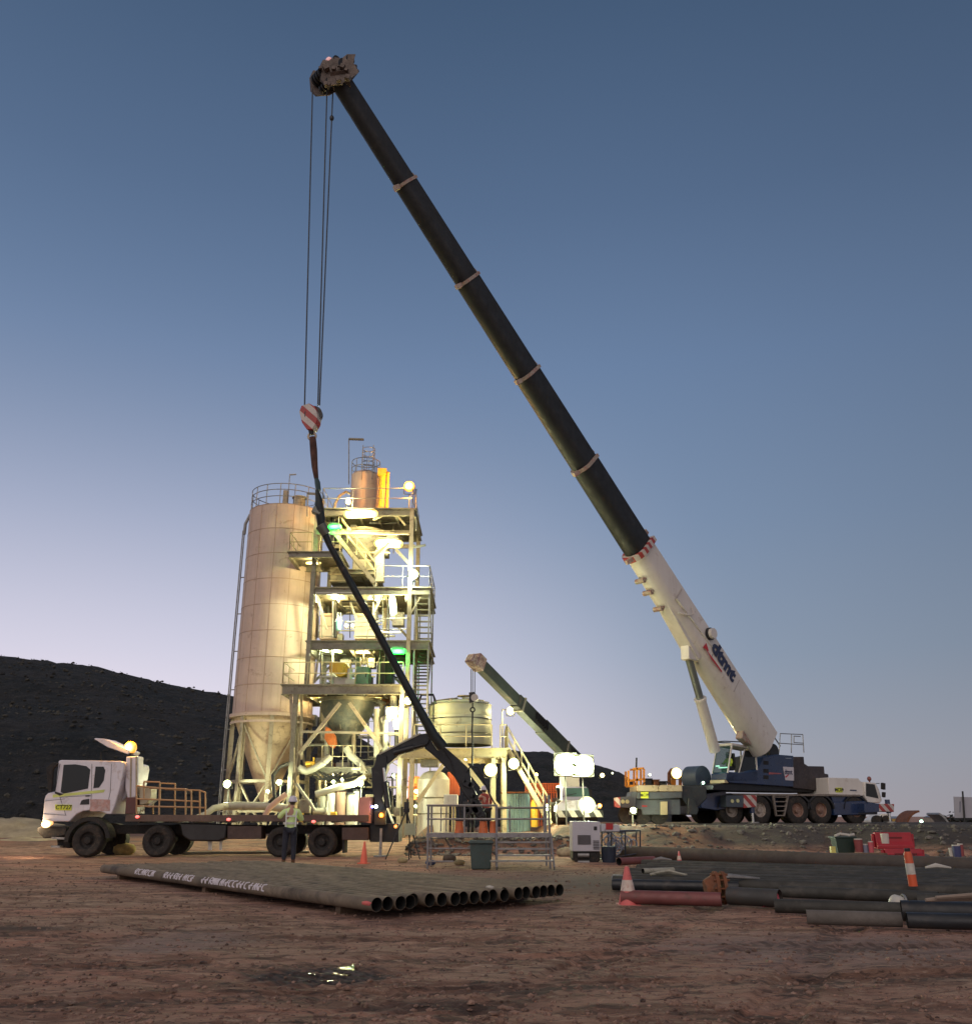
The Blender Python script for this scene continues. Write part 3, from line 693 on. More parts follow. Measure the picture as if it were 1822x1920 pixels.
mb.bar(W(628,1166,.4), W(635,1155,.4), .04,.05); mb.bar(W(635,1155,.4), W(642,1166,.4), .04,.05); mb.build('yoke', whitep, g_, world=True)
# big dark mixer below the lower platform
g_ = machine('mixer_drum', 'large dark dusty mixer hopper under the lower platform', 'mixer', W(652,1420,1.8))
p = W(652,1330,1.8); mb = MB(); mb.lathe([(1.35,W(0,1302,1.8).z),(1.3,W(0,1335,1.8).z),(.75,W(0,1372,1.8).z),(.35,W(0,1395,1.8).z),(.32,W(0,1412,1.8).z)], (p.x,TY+1.8,0), 28)
mb.build('drum', mat('dusty_dark_steel', (.075,.08,.07), .6, .3, .5, 1.2, dirt=.4, dcol=(.16,.14,.1)), g_, world=True)
mb = MB(); mb.lathe([(1.4,W(0,1318,1.8).z),(1.5,W(0,1318,1.8).z),(1.5,W(0,1312,1.8).z),(1.4,W(0,1312,1.8).z)], (p.x,TY+1.8,0), 28)
for i in range(7): a = 2*pi*i/7; mb.bar((p.x+1.36*cos(a),TY+1.8+1.36*sin(a),W(0,1302,1.8).z), (p.x+.8*cos(a),TY+1.8+.8*sin(a),W(0,1370,1.8).z), .05, .08)
mb.build('rib', steelg, g_, world=True)
g_ = machine('rubber_chute', 'orange canvas chute hanging under the dark mixer hopper', 'chute', W(618,1400,.7))
mb = MB(); mb.prism([(q.x,q.z) for q in (W(610,1362,.7),W(618,1366,.7),W(628,1380,.7),W(630,1395,.7),W(624,1404,.7),W(616,1398,.7),W(608,1385,.7))], TY+.7, TY+1.15); mb.build('chute', mat('orange_canvas', (.62,.17,.04), .7, 0, .25, 3), g_, world=True, bevel=.04)
# ducts, pipes and hoses
GP = 'process pipes around the tower base'
wpipe = mat('white_pipe_paint', (.34,.33,.26), .5, 0, .15, 2, dirt=.15)
for (pts, r, m_, nm, lb) in (
    ([W(560,1440,-.2),W(575,1447,-.2),W(590,1441,-.2),W(606,1431,-.2),W(618,1420,.1)], .16, wpipe, 'elbow_duct', 'pale bent duct rising to the left of the small yellow railing'),
    ([W(648,1402,.3),W(658,1418,.3),W(675,1432,.3),W(684,1452,.3)], .17, wpipe, 'elbow_duct', 'pale elbow duct coming down right of the dark mixer'),
    ([W(592,1490,-1),W(630,1478,-1),W(665,1470,-1),W(682,1458,-.6)], .15, wpipe, 'discharge_pipe', 'long pale pipe sloping up to the right above the truck tray'),
    ([W(556,1470,-1.5),W(568,1488,-1.6),W(582,1506,-1.8),W(590,1520,-1.8)], .07, wpipe, 'hose', 'pale hose bending down behind the standing worker'),
    ([W(420,1512,-2),W(455,1511,-2),W(500,1512,-2),W(540,1516,-2)], .17, wpipe, 'feed_pipe', 'thick pale pipe lying low behind the truck tray at the silo legs'),
    ([W(360,1538,-3.5),W(385,1528,-3.2),W(400,1516,-3),W(425,1511,-2.4)], .14, wpipe, 'feed_pipe', 'pale curved pipe rising behind the truck tray left of the silo'),
    ([W(505,1505,-2),W(515,1495,-2.2),W(513,1475,-2),W(512,1455,-1.6),W(524,1438,-1),W(540,1432,-.6)], .085, darkst, 'hose', 'dark hose curving up from the tray between silo and tower'),
    ([W(497,1530,-3),W(505,1515,-3),W(520,1502,-3),W(536,1490,-2.8)], .12, mat('pink_hose', (.55,.36,.26), .6, 0, .1), 'hose', 'thick tan hose arching up left of the standing worker'),
    ([W(738,1305,.2),W(738,1330,.2),W(732,1345,.2),W(715,1352,.2)], .17, WP, 'vent_pipe', 'white vertical pipe turning left under the lower platform lamp'),
    ([W(707,1330,.4),W(707,1420,.4)], .17, WP, 'vent_pipe', 'white upright pipe below the lower platform, right of the dark mixer'),
    ([W(722,1350,.1),W(722,1440,.1)], .12, wpipe, 'vent_pipe', 'thin pale upright pipe beside the right tower column'),
    ([W(784,1320,1),W(790,1303,1),W(812,1303,1),W(815,1312,1),W(815,1330,1)], .06, darkst, 'vent_pipe', 'dark pipe bending over beside the stair frame'),
    ([W(700,1160,1),W(700,1180,1),W(720,1186,1),W(752,1186,1)], .05, whitep, 'vent_pipe', 'thin white pipe under the middle floor right of the bags'),
    ([W(592,1130,0),W(592,1112,0),W(660,1112,0)], .045, whitep, 'vent_pipe', 'thin white pipe along the top left of the middle bay'),
    ):
    mb = MB(); mb.tube(pts, r, 12); tag(mb.build(nm, m_), lb, 'pipe' if 'hose' not in nm else 'hose', GP)
for i in range(7):                        # cable looms
    a = W(585+i*7,1450+random.uniform(-6,6),.1); c_ = W(640+i*8,1452+random.uniform(-8,14),.2); mid = (a+c_)/2+V((0,0,-random.uniform(.05,.4)))
    mb = MB(); mb.tube([a, a.lerp(mid,.5)+V((0,0,-.12)), mid, mid.lerp(c_,.5)+V((0,0,-.1)), c_], .045, 6)
    tag(mb.build('cable', darkst), 'dark cable sagging under the low tower walkway', 'cable', 'cables sagging under the low tower walkway')
# upright product tubes and tanks at the base
for i, (px, r_, py, m_, lb) in enumerate(((606,.14,1492,wpipe,'pale tube, leftmost of the row behind the tray'),(622,.2,1486,whitep,'white tube second from the left behind the tray'),(640,.24,1484,mat('rose_tube',(.30,.18,.13),.5),'rosy tube in the middle of the row behind the tray'),(658,.2,1490,wpipe,'pale tube between the rosy one and the pump'),(668,.12,1484,whitep,'slim white tube next to the truck headboard'))):
    a = W(px,py,-.2); g_ = thing('filter_tube', lb, 'tube', (a.x,a.y,.3), 0, 'upright filter tubes at the tower base')
    mb = MB(); mb.cyl((a.x,a.y,.3), (a.x,a.y,a.z), r_, n=18); mb.build('tube', m_, g_, world=True)
    mb = MB(); mb.cyl((a.x,a.y,a.z), (a.x,a.y,a.z+.07), r_+.05, n=18); mb.build('flange', darkst, g_, world=True)
# small machines as clutter on the lower walkway and ground
rr = random.Random(4)
for i in range(26):
    px = rr.uniform(560,750); py = rr.choice((1432,1436,1442,1512,1522,1530,1300)); o_ = rr.uniform(-.3,2.5)
    if py > 1500: o_ = rr.uniform(-1.8,-.3)
    if py == 1300: py = rr.uniform(1300,1318); o_ = rr.uniform(1,4)
    a = W(px,py,o_); s_ = rr.uniform(.14,.3)
    hh = thing('junction_box' if i % 2 else 'pump', ('small junction box fixed in the lower tower steelwork' if i % 2 else 'small pump bolted in the lower tower steelwork'), 'box' if i % 2 else 'pump', a, 0, 'junction boxes low in the tower' if i % 2 else 'small pumps low in the tower')
    m_ = rr.choice((steelg, darkst, wpipe, rust, galv, yellowp)); mb = MB()
    if i % 2: mb.box((0,0,0), (s_*1.6,s_,s_*2)); mb.build('housing', m_, hh, bevel=.02); mb = MB(); mb.mm(-s_*.7,s_*.7,-s_*.5-.02,-s_*.5-.001,-s_*.9,s_*.9); mb.build('lid', m_, hh, bevel=.008)
    else:
        mb.cyl((-s_*1.3,0,0), (s_*.6,0,0), s_*.6, n=16); mb.mm(-s_,s_*.3,-s_*.5,s_*.5,-s_*1.1,-s_*.55); mb.build('motor', m_, hh, bevel=.01)
        mb = MB(); mb.ring((s_*.9,0,0), s_*.45, s_*.3, 14, 'x', k=8); mb.cyl((s_*.9,0,0), (s_*.9,0,s_*1.7), s_*.22, n=10); mb.build('volute', m_, hh)

# conduits, cable trays and risers all through the frame
rr = random.Random(21)
bays = [(1112,1196,592,764),(1212,1284,582,752),(1296,1425,570,752),(1450,1530,560,752),(965,1038,612,764)]
for i in range(104):
    b_ = bays[(i % 4) if i % 9 else 4]; o_ = rr.uniform(1.2,4.2); mb = MB(); r_ = rr.choice((.025,.03,.045,.06,.06,.10)); m_ = rr.choice((steelg,steelg,creamd,darkst,galv,wpipe))
    if rr.random() < .5: px = rr.uniform(b_[2],b_[3]); mb.tube([W(px,b_[1],o_),W(px,b_[0],o_)], r_, 8); T(mb, 'riser_pipe', m_)
    elif rr.random() < .5: py = rr.uniform(b_[0],b_[1]); a = rr.uniform(b_[2],b_[3]-50); mb.tube([W(a,py,o_),W(a+rr.uniform(30,90),py,o_),W(a+rr.uniform(60,95),py+rr.uniform(-14,14),o_)], r_*.8, 8); T(mb, 'conduit', m_)
    else: px = rr.uniform(b_[2],b_[3]-25); py = rr.uniform(b_[0]+10,b_[1]-8); a = W(px,py+rr.uniform(10,26),o_); c_ = W(px+rr.uniform(8,24),py,o_); mb.mm(a.x,c_.x,TY+o_,TY+o_+.6,a.z,c_.z); T(mb, 'equipment_housing', m_, bevel=.03)
mb = MB()
for (pa, pb) in (((590,1195),(690,1112)),((690,1112),(764,1195)),((584,1283),(660,1212)),((680,1212),(752,1283)),((575,1425),(640,1296)),((670,1296),(745,1425)),((600,1530),(660,1450)),((680,1450),(745,1530))): mb.bar(W(*pa,TD), W(*pb,TD), .12,.12, up=(0,1,0))
TE(mb, 'brace', steelg)
# ------------------------------------------------------------------ tank on its elevated deck
KY = 43.0
def K(px, py, o=0): return P(px, py, KY+o)
tk = K(862,1400,2.2); tr_ = (K(919,1360,2.2)-K(802,1360,2.2)).length/2
tank = thing('water_tank', 'big pale round water tank on the raised deck right of the tower', 'tank', (tk.x, KY+2.2, K(0,1398,2.2).z))
mb = MB(); za, zc = K(0,1398,2.2).z, K(0,1326,2.2).z; prof = [(tr_*.99,za)]
for i in range(4): z = za+(zc-za)*i/4; prof += [(tr_,z),(tr_,z+(zc-za)/4-.03),(tr_-.008,z+(zc-za)/4-.015)]
prof += [(tr_*.98,zc+.10),(tr_*.9,zc+.2),(tr_*.3,zc+.34),(0,zc+.36)]
mb.lathe(prof, (tk.x,KY+2.2,0), 48); mb.build('shell', mat('tank_poly', (.36,.38,.29), .55, 0, .12, .7, dirt=.08, streak=.3, scol=(.3,.3,.2)), tank, world=True)
mb = MB()
for i in range(10): a = 2*pi*i/10; mb.bar((tk.x+.45*cos(a),KY+2.2+.45*sin(a),zc+.38), (tk.x+tr_*.93*cos(a),KY+2.2+tr_*.93*sin(a),zc+.2), .08, .08)
mb.cyl((tk.x+.2,KY+2.2,zc+.5), (tk.x+.2,KY+2.2,zc+.55), .35, n=18)
mb.build('lid_ribs', creamd, tank, world=True)
mb = MB()
for z in (.5,1.2,1.9): mb.ring((tk.x,KY+2.2,za+z), tr_+.02, .018, 40)
mb.build('strap', darkst, tank, world=True)
dk_ = thing('tank_platform', 'yellowish steel platform with railings carrying the round tank', 'platform', (tk.x, KY, .5))
zd = K(0,1405).z; xa, xb = K(752,1405).x, K(950,1405).x
mb = MB()
for y in (KY, KY+4.4): mb.ibeam((xa,y,zd-.2), (xb,y,zd-.2), .18, .4)
for i in range(6): x = xa+(xb-xa)*i/5; mb.ibeam((x,KY+.1,zd-.22), (x,KY+4.3,zd-.22), .12, .3)
mb.mm(xa-.1,xb+.1,KY-.1,KY+4.5,zd+.003,zd+.05); mb.build('deck', mat('deck_yellow', (.40,.34,.19), .55, .1, .15, 2, dirt=.15), dk_, world=True)
for px_, y in ((945,KY),(945,KY+4.4),(845,KY+4.4),(925,KY),(772,KY)):
    mb = MB(); x = K(px_,1450,y-KY).x if y == KY else K(px_,1450).x; mb.ibeam((x,y,.4), (x,y,zd-.4), .2, .24, up=(0,1,0)); mb.build('column', mat('column_yellow', (.42,.36,.22), .55, .1, .15, 2, dirt=.2), dk_, world=True)
mb = MB(); mb.bar(K(782,1505), K(842,1418), .16,.16, up=(0,1,0)); mb.bar(K(855,1412,.1), K(935,1515,.1), .2,.2, up=(0,1,0)); mb.bar(K(898,1432,.2), K(915,1412,.2), .12,.12); mb.bar(K(930,1430,.2), K(944,1414,.2), .12,.12)
mb.each('brace', MATS['column_yellow'], dk_, world=True)
mb = MB(); rail(mb, [(xa+.6,KY,zd+.05),(K(922,1405).x,KY,zd+.05)], 1.05, 1.2, .026); rail(mb, [(K(938,1405).x,KY,zd+.05),(xb,KY,zd+.05),(xb,KY+4.4,zd+.05)], 1.05, 1.0, .026)
mb.build('handrail', railmt, dk_, world=True)
mb = MB(); a = K(952,1404,.2); c_ = K(1032,1522,-.5); c_.z = .95; stairs(mb, a, c_, .9, 16); mb.build('stairs', MATS['column_yellow'], dk_, world=True)
mb = MB()
for h_ in (.5,1.0): mb.cyl(a+V((0,0,h_)), c_+V((0,0,h_)), .024, n=6); mb.cyl(a+V((0,.9,h_)), c_+V((0,.9,h_)), .024, n=6)
for i in range(7): p = a.lerp(c_, i/6); mb.cyl(p, p+V((0,0,1)), .024, n=6)
mb.build('handrail', railmt, dk_, world=True)
# things beneath and beside that deck
for (nm, lb, px0, px1, py0, py1, o_, m_) in (
    ('pump_housing','grey pump housing hanging under the tank deck',788,822,1424,1438,1.5,galv),
    ('equipment_crate','orange crate deep under the tank deck behind the leaning boom',765,786,1456,1500,2.5,mat('orange_crate_paint',(.6,.14,.03),.6)),  # plain orange base colour for the crate
    ('equipment_crate','red brown panel box under the tank deck right of the white tank',838,862,1448,1492,2.6,mat('red_panel',(.42,.10,.05),.6)),
    ('equipment_crate','white box with a switch beside the platform rail behind the boom',832,858,1490,1512,-2.5,whitep)):
    a = K(px0,py1,o_); c_ = K(px1,py0,o_); hh = thing(nm, lb, 'box', ((a.x+c_.x)/2,KY+o_,a.z))
    mb = MB(); mb.mm(a.x,c_.x,KY+o_,KY+o_+.8,a.z,c_.z); mb.build('body', m_, hh, world=True, bevel=.03)
    mb = MB(); 
    for f in (.2,.4,.6,.8): x = a.x+(c_.x-a.x)*f; mb.mm(x-.02,x+.02,KY+o_-.03,KY+o_-.001,a.z+.05,c_.z-.05)
    mb.build('ribs', m_, hh, world=True)
hh = thing('storage_vessel', 'cream upright vessel lit from inside the bay under the tank deck', 'tank', K(812,1520,1.5)); p = K(812,1520,1.5)
mb = MB(); mb.lathe([(.75,.4),(.75,K(0,1462,1.5).z),(.5,K(0,1450,1.5).z),(.25,K(0,1446,1.5).z),(0,K(0,1446,1.5).z)], (p.x,p.y,0), 28); mb.build('shell', whitep, hh, world=True)
mb = MB(); mb.ring((p.x,p.y,1.4), .77,.03,28); mb.ring((p.x,p.y,2.1), .77,.03,28); mb.build('band', steelg, hh, world=True)
hh = thing('corrugated_tank', 'pale blue corrugated round tank behind the scaffold rails', 'tank', K(967,1540,3.5)); p = K(967,1540,3.5); R_ = (K(993,1500,3.5)-K(942,1500,3.5)).length/2; zt_ = K(0,1487,3.5).z
mb = MB(); n_ = 72; b0 = 0
for z in (.5, zt_):
    for i in range(n_): r_ = R_+(.035 if i % 2 else -.02); a = 2*pi*i/n_; mb.v.append(V((p.x+r_*cos(a), p.y+r_*sin(a), z)))
for i in range(n_): j = (i+1) % n_; mb.face((i,j,n_+j,n_+i))
mb.face([n_+i for i in range(n_)]); mb.build('shell', mat('blue_corrugated', (.22,.34,.38), .45, .2, .15, 2, dirt=.15), hh, world=True, smooth=10)
mb = MB(); mb.ring((p.x,p.y,zt_), R_+.03, .05, 40); mb.build('rim', rust, hh, world=True)
hh = thing('orange_barrier_fence', 'orange lattice fence panels behind the stairs of the tank deck', 'fence', K(1020,1490,6))
mb = MB(); a = K(985,1470,6); c_ = K(1052,1470,6); zz = K(0,1486,6).z
for f in range(15): p = a.lerp(c_, f/14); mb.bar((p.x,p.y,.8), (p.x,p.y,p.z), .06,.06, up=(0,1,0))
for f in (0,.25,.5,.75,1): z = zz+(a.z-zz)*f; mb.bar((a.x,a.y+.05,z), (c_.x,a.y+.05,z), .05,.07)
mb.build('lattice', orangep, hh, world=True)
hh = thing('gas_cylinder', 'yellow gas cylinder standing right of the blue corrugated tank', 'cylinder', K(1002,1535,2)); p = K(1002,1535,2); z_ = K(0,1498,2).z
mb = MB(); mb.lathe([(.16,.8),(.16,z_-.2),(.1,z_-.05),(.04,z_)], (p.x,p.y,0), 18); mb.cyl((p.x,p.y,z_-.02),(p.x,p.y,z_+.12), .04); mb.build('bottle', yellowp, hh, world=True)
# ------------------------------------------------------------------ flatbed truck with loader crane
def wheel(parent, pl, c, r, wd, rimr, tm, rm, hub=True):
    x, y, z = c; mb = MB()
    prof = [(rimr,0.0),(rimr+.03,-.015),(r*.86,-.02),(r*.97,.03),(r,.08),(r,wd-.08),(r*.97,wd-.03),(r*.86,wd),(rimr,wd)]
    n = 36; b0 = 0
    for (q, o) in prof:
        for i in range(n): t = 2*pi*i/n; k = q*(1+(.012 if (i % 2 and q > r*.95) else 0)); mb.v.append(V((x+k*cos(t), y+o, z+k*sin(t))))
    for k in range(len(prof)-1):
        for i in range(n): j = (i+1) % n; mb.face((k*n+i,k*n+j,(k+1)*n+j,(k+1)*n+i))
    wh = mb.build('wheel', tm, parent)
    mb = MB(); n = 24; prof = [(rimr,.0),(rimr*.93,.02),(rimr*.86,.1),(rimr*.55,.12),(rimr*.42,.05),(rimr*.38,.01),(0,.0)]; b0 = len(mb.v)
    for (q, o) in prof:
        for i in range(n): t = 2*pi*i/n; mb.v.append(V((x+q*cos(t), y+o, z+q*sin(t))))
    for k in range(len(prof)-1):
        for i in range(n): j = (i+1) % n; mb.face((k*n+i,k*n+j,(k+1)*n+j,(k+1)*n+i))
    for i in range(10): t = 2*pi*i/10; mb.cyl((x+rimr*.48*cos(t),y+.07,z+rimr*.48*sin(t)), (x+rimr*.48*cos(t),y+.12,z+rimr*.48*sin(t)), .018, n=6)
    mb.build('rim', rm, wh)
    return wh
YT = 31.9
tl = P(420,1600,YT); T0 = V((tl.x, YT, 0)); TP_ = Plane(T0)
truck = thing('flatbed_truck', 'white cab flatbed truck with amber beacon and folding loader crane', 'truck', T0)
def tx(pts, off=0): return TP_.xz(pts, off)
def c1(*ps): return [(40+x*.24149, 1360+y*.24149) for x, y in ps]
WB = 2.45
cabpoly = c1((163,748),(168,690),(178,580),(186,548),(205,528),(262,514),(289,275),(310,270),(770,278),(795,288),(800,315),(770,470),(728,620),(700,692),(660,690),(610,668),(540,660),(480,668),(430,690),(395,725),(372,750))
mb = MB(); mb.prism(tx(cabpoly), 0, WB); cab = mb.build('cab', truckw, truck, bevel=.03)
mb = MB(); mb.prism(tx(c1((330,308),(420,304),(505,318),(536,345),(518,492),(330,532),(306,520))), -.012, -.002)
mb.prism(tx(c1((577,322),(638,322),(652,350),(640,430),(604,484),(560,490))), -.012, -.002); mb.build('side_window', dgl, cab)
mb = MB(); mb.bar(TP_.p(*c1((270,510))[0])+V((-.04,WB/2,0)), TP_.p(*c1((296,285))[0])+V((-.04,WB/2,0)), WB-.2, .03, up=(1,0,0)); mb.build('windscreen', dgl, cab)
mb = MB(); mb.prism(tx(c1((210,330),(262,290),(300,300),(262,340),(250,515),(225,505))), -.16, -.05); mb.prism(tx(c1((262,515),(330,535),(300,548),(262,530))), -.03, -.005); mb.build('mirror', black, cab, bevel=.01)
mb = MB(); mb.prism(tx(c1((455,618),(468,586),(484,578),(528,572),(528,616))), -.012, -.002); mb.build('air_inlet', darkst, cab)
mb = MB(); mb.prism(tx(c1((245,540),(650,500),(640,522),(245,562))), -.010, -.002); mb.build('reflective_stripe', mat('yellow_reflective', (.55,.62,.18), .4), cab)
mb = MB(); mb.prism(tx(c1((535,574),(690,578),(688,668),(535,668))), -.010, -.002); mb.build('door_decal', mat('muddy_decal', (.42,.25,.22), .6, 0, .5, 3, dirt=.5, dcol=(.5,.45,.43)), cab)
mb = MB(); mb.prism(tx(c1((264,616),(394,618),(390,662),(266,660))), -.024, -.004); pl_ = mb.build('number_plate', mat('plate_yellow', (.62,.68,.05), .4, 0, .03), cab)
q = TP_.p(*c1((330,639))[0]); text('CT727', .19, darkst, pl_, Matrix.Translation(V((q.x,-.030,q.z))) @ Matrix.Rotation(pi/2, 4, 'X'), bold=.002)
mb = MB(); q = TP_.p(75,1548); mb.prism(tx(c1((120,800),(150,782),(345,792),(340,856),(170,880),(120,835))), .05, WB-.05); mb.prism(tx(c1((240,870),(340,870),(350,960),(250,950))), .3, .6); mb.build('bumper', black, truck, bevel=.02)
mb = MB(); r0, r1 = .70, .62
for (px_, py_) in ((163,1577),):
    c = TP_.p(px_,py_); pts = []
    for i in range(15): a = pi*(1.02-.98*i/14); pts.append((c.x+.76*cos(a), c.z+.76*sin(a)))
    for i in range(15): a = pi*(.04+.98*i/14); pts.append((c.x+.62*cos(a), c.z+.62*sin(a)))
    mb.prism(pts, -.02, .5)
mb.build('mudguard', black, truck)
mb = MB(); q = TP_.p(86,1546); mb.ball((q.x+.02,-.01,q.z+.01), .16, sc=(1.05,.45,.8)); hl = mb.build('headlight', lensmat('headlight_glow', (1,.62,.18), .95, 7, .55, .8), truck)
mb = MB(); q = TP_.p(96,1544); mb.ball((q.x,.02,q.z), .07, sc=(.9,.5,.9)); mb.build('turn_signal', emat('amber_glow', (1,.32,.02), 1.6), truck)
lamp(truck, TP_.p(74,1548)+V((-.25,-.1,0)), 60, (1,.7,.4), .08)
for (px_, py_) in ((163,1576),(294,1577),(525,1579),(603,1579)):
    c = TP_.p(px_, py_); r = c.z-.005; wheel(truck, TP_, (c.x,.02,r), r, .42, .27, tyrem, black)
    mb = MB()
mb = MB(); a = TP_.p(110,1562); b_ = TP_.p(735,1572)
for y in (.75,1.6): mb.mm(a.x+.8,b_.x,y,y+.1,.72,1.0)
for px_ in (163,294,525,603): x = TP_.p(px_,1577).x; mb.cyl((x,.3,.52),(x,WB-.3,.52),.1,n=10)
mb.build('chassis_frame', black, truck)
for (px_, py_) in ((163,1576),(294,1577),(525,1579),(603,1579)):
    c = TP_.p(px_, py_); mb = MB(); mb.cyl((c.x,WB-.4,c.z),(c.x,WB-.02,c.z),c.z-.005,n=28); mb.build('wheel', tyrem, truck)
mb = MB()                                  # door seams, handle and steps of the cab
def ctube(*ps): mb.tube([TP_.p(*c1(q)[0],-.004) for q in ps], .007, 5)
ctube((300,300),(262,516),(300,560),(345,700)); ctube((548,300),(545,500),(540,600),(530,668)); ctube((300,560),(540,545)); ctube((700,300),(690,520),(660,660)); ctube((180,590),(340,572)); ctube((170,690),(350,700))
mb.build('panel_seam', darkst, cab)
mb = MB(); mb.prism(tx(c1((500,545),(532,543),(532,552),(500,554))), -.035,-.012); mb.build('door_handle', darkst, cab)
mb = MB(); mb.prism(tx(c1((236,868),(340,872),(340,888),(236,886))), -.02,.25); mb.prism(tx(c1((232,936),(300,938),(300,952),(232,950))), -.02,.25); mb.build('step', galv, truck)
# air intake tower, equipment column and beacon behind the cab
mb = MB(); mb.prism(tx(c1((790,240),(885,235),(885,430),(870,560),(800,570),(780,480))), .25, .8); mb.prism(tx(c1((700,300),(790,300),(770,560),(730,600),(700,580))), .5, WB-.2); mb.build('air_stack', truckw, truck, bevel=.04)
mb = MB(); mb.prism(tx(c1((826,250),(838,250),(832,560),(822,560))), .22,.249); mb.prism(tx(c1((868,240),(880,240),(880,560),(868,560))), .22,.249); mb.build('stack_trim', creamd, truck)
mb = MB(); mb.prism(tx(c1((534,100),(548,94),(620,100),(820,195),(800,222),(640,165))), .3, 1.3); mb.build('visor_panel', truckw, truck, bevel=.02)
mb = MB(); mb.prism(tx(c1((800,560),(885,560),(885,690),(790,690))), .15, .9); mb.build('equipment_box', mat('dark_red_box', (.10,.035,.03), .5, 0, .2, 2, dirt=.3), truck, bevel=.02)
q = TP_.p(244,1404,.5); mb = MB(); mb.cyl((q.x,.5,q.z-.2),(q.x,.5,q.z+.02),.13,n=14); bc_ = mb.build('beacon', black, truck)
mb = MB(); mb.ball((q.x,.5,q.z+.03), .22, 16, 10); ln_ = mb.build('lens', lensmat('beacon_glow', (1,.36,.01), .95, 3.5, .25, .55), bc_)
lamp(truck, (q.x,.3,q.z+.3), 110, (1,.45,.06), .15)
mb = MB(); q = TP_.p(189,1416,.6); mb.cyl((q.x,.6,q.z-.3),(q.x,.6,q.z+.1),.03,n=8); mb.cyl((q.x,.6,q.z-.3),(q.x,.6,q.z-.35),.07,n=8); mb.build('aerial', black, truck)
# tray
a = TP_.p(236,1534); b_ = TP_.p(742,1545); zt_ = TP_.p(400,1529).z
brt = mat('tray_brown', (.12,.08,.06), .6, .1, .3, 2, dirt=.3)
mb = MB(); mb.mm(a.x, b_.x-.9, -.03, WB, zt_-.1, zt_); mb.mm(a.x, b_.x-.9, -.05, -.031, zt_-.2, zt_+.01); mb.build('tray', brt, truck, bevel=.01)
mb = MB()
for i in range(9): x = a.x+.4+(b_.x-a.x-1.6)*i/8; mb.mm(x-.04,x+.04,.05,WB-.05,zt_-.24,zt_-.101)
mb.build('tray_bearer', darkst, truck)
mb = MB(); mb.prism(tx(((672,1496),(694,1494),(694,1544),(672,1541))), 0, .5); mb.prism(tx(((676,1494),(694,1494),(694,1541),(676,1541))), .501, WB); mb.build('tail_board', mat('pink_panel', (.50,.25,.21), .5, 0, .15, 2), truck, bevel=.01)
lr = mat('tray_rail_paint', (.42,.25,.12), .5, .1, .2)
mb = MB(); z0_ = zt_
for (pa, pb) in (((256,1474),(256,1527)),((300,1467),(298,1528)),((348,1480),(348,1528)),((359,1484),(359,1530)),((270,1466),(270,1500))):
    mb.cyl(TP_.p(*pa,.15), TP_.p(*pb,.15), .03, n=8); mb.cyl(TP_.p(*pa,.15)+V((0,1.6,0)), TP_.p(*pb,.15)+V((0,1.6,0)), .03, n=8)
for (pa, pb) in (((270,1466),(300,1467)),((280,1478),(348,1480)),((348,1480),(359,1484)),((256,1498),(348,1502)),((256,1474),(300,1478)),((258,1512),(358,1514))):
    mb.cyl(TP_.p(*pa,.15), TP_.p(*pb,.15), .028, n=8)
    mb.cyl(TP_.p(*pa,.15)+V((0,1.6,0)), TP_.p(*pb,.15)+V((0,1.6,0)), .028, n=8)
mb.each('tray_rail', lr, truck)
mb = MB(); mb.prism(tx(c1((888,470),(985,474),(980,560),(950,610),(890,620))), .3, .9); mb.build('toolbox', mat('tool_box_cream', (.55,.50,.36), .5), truck, bevel=.03)
mb = MB(); mb.prism(tx(c1((950,635),(1005,585),(1040,570),(1000,600),(965,640))), .25, .5); mb.build('spare_light', whitep, truck, bevel=.01)
for (px_, py_) in ((258,1532),(429,1537),(588,1541)):
    q = TP_.p(px_,py_,-.06); mb = MB(); mb.ball((q.x,-.085,q.z), .06, 10, 6, sc=(1.2,.5,.8)); mb.build('marker_light', emat('red_glow', (1,.06,.04), 2.2), truck)
mb = MB(); mb.prism(tx(c1((1225,760),(1590,770),(1580,880),(1520,905),(1300,900),(1240,860))), .08, .7); mb.build('fuel_tank', mat('black_tank_paint', (.02,.02,.02), .5), truck, bevel=.05)
mb = MB(); mb.prism(tx(((425,1549),(489,1549),(489,1574),(425,1574))), .08, .75); mb.prism(tx(((640,1552),(690,1552),(690,1576),(640,1576))), .1, .7); mb.build('side_locker', mat('locker_brown', (.06,.035,.028), .55, 0, .3, 2, dirt=.3), truck, bevel=.02)
mb = MB(); mb.prism(tx(((385,1577),(392,1577),(392,1595),(385,1595))), .3, .34); mb.prism(tx(((406,1577),(411,1577),(411,1595),(406,1595))), .3, .34); mb.each('hose_bracket', whitep, truck)
mb = MB(); mb.prism(tx(((640,1575),(644,1575),(644,1600),(640,1600))), .2, .9); mb.build('mud_flap', black, truck)
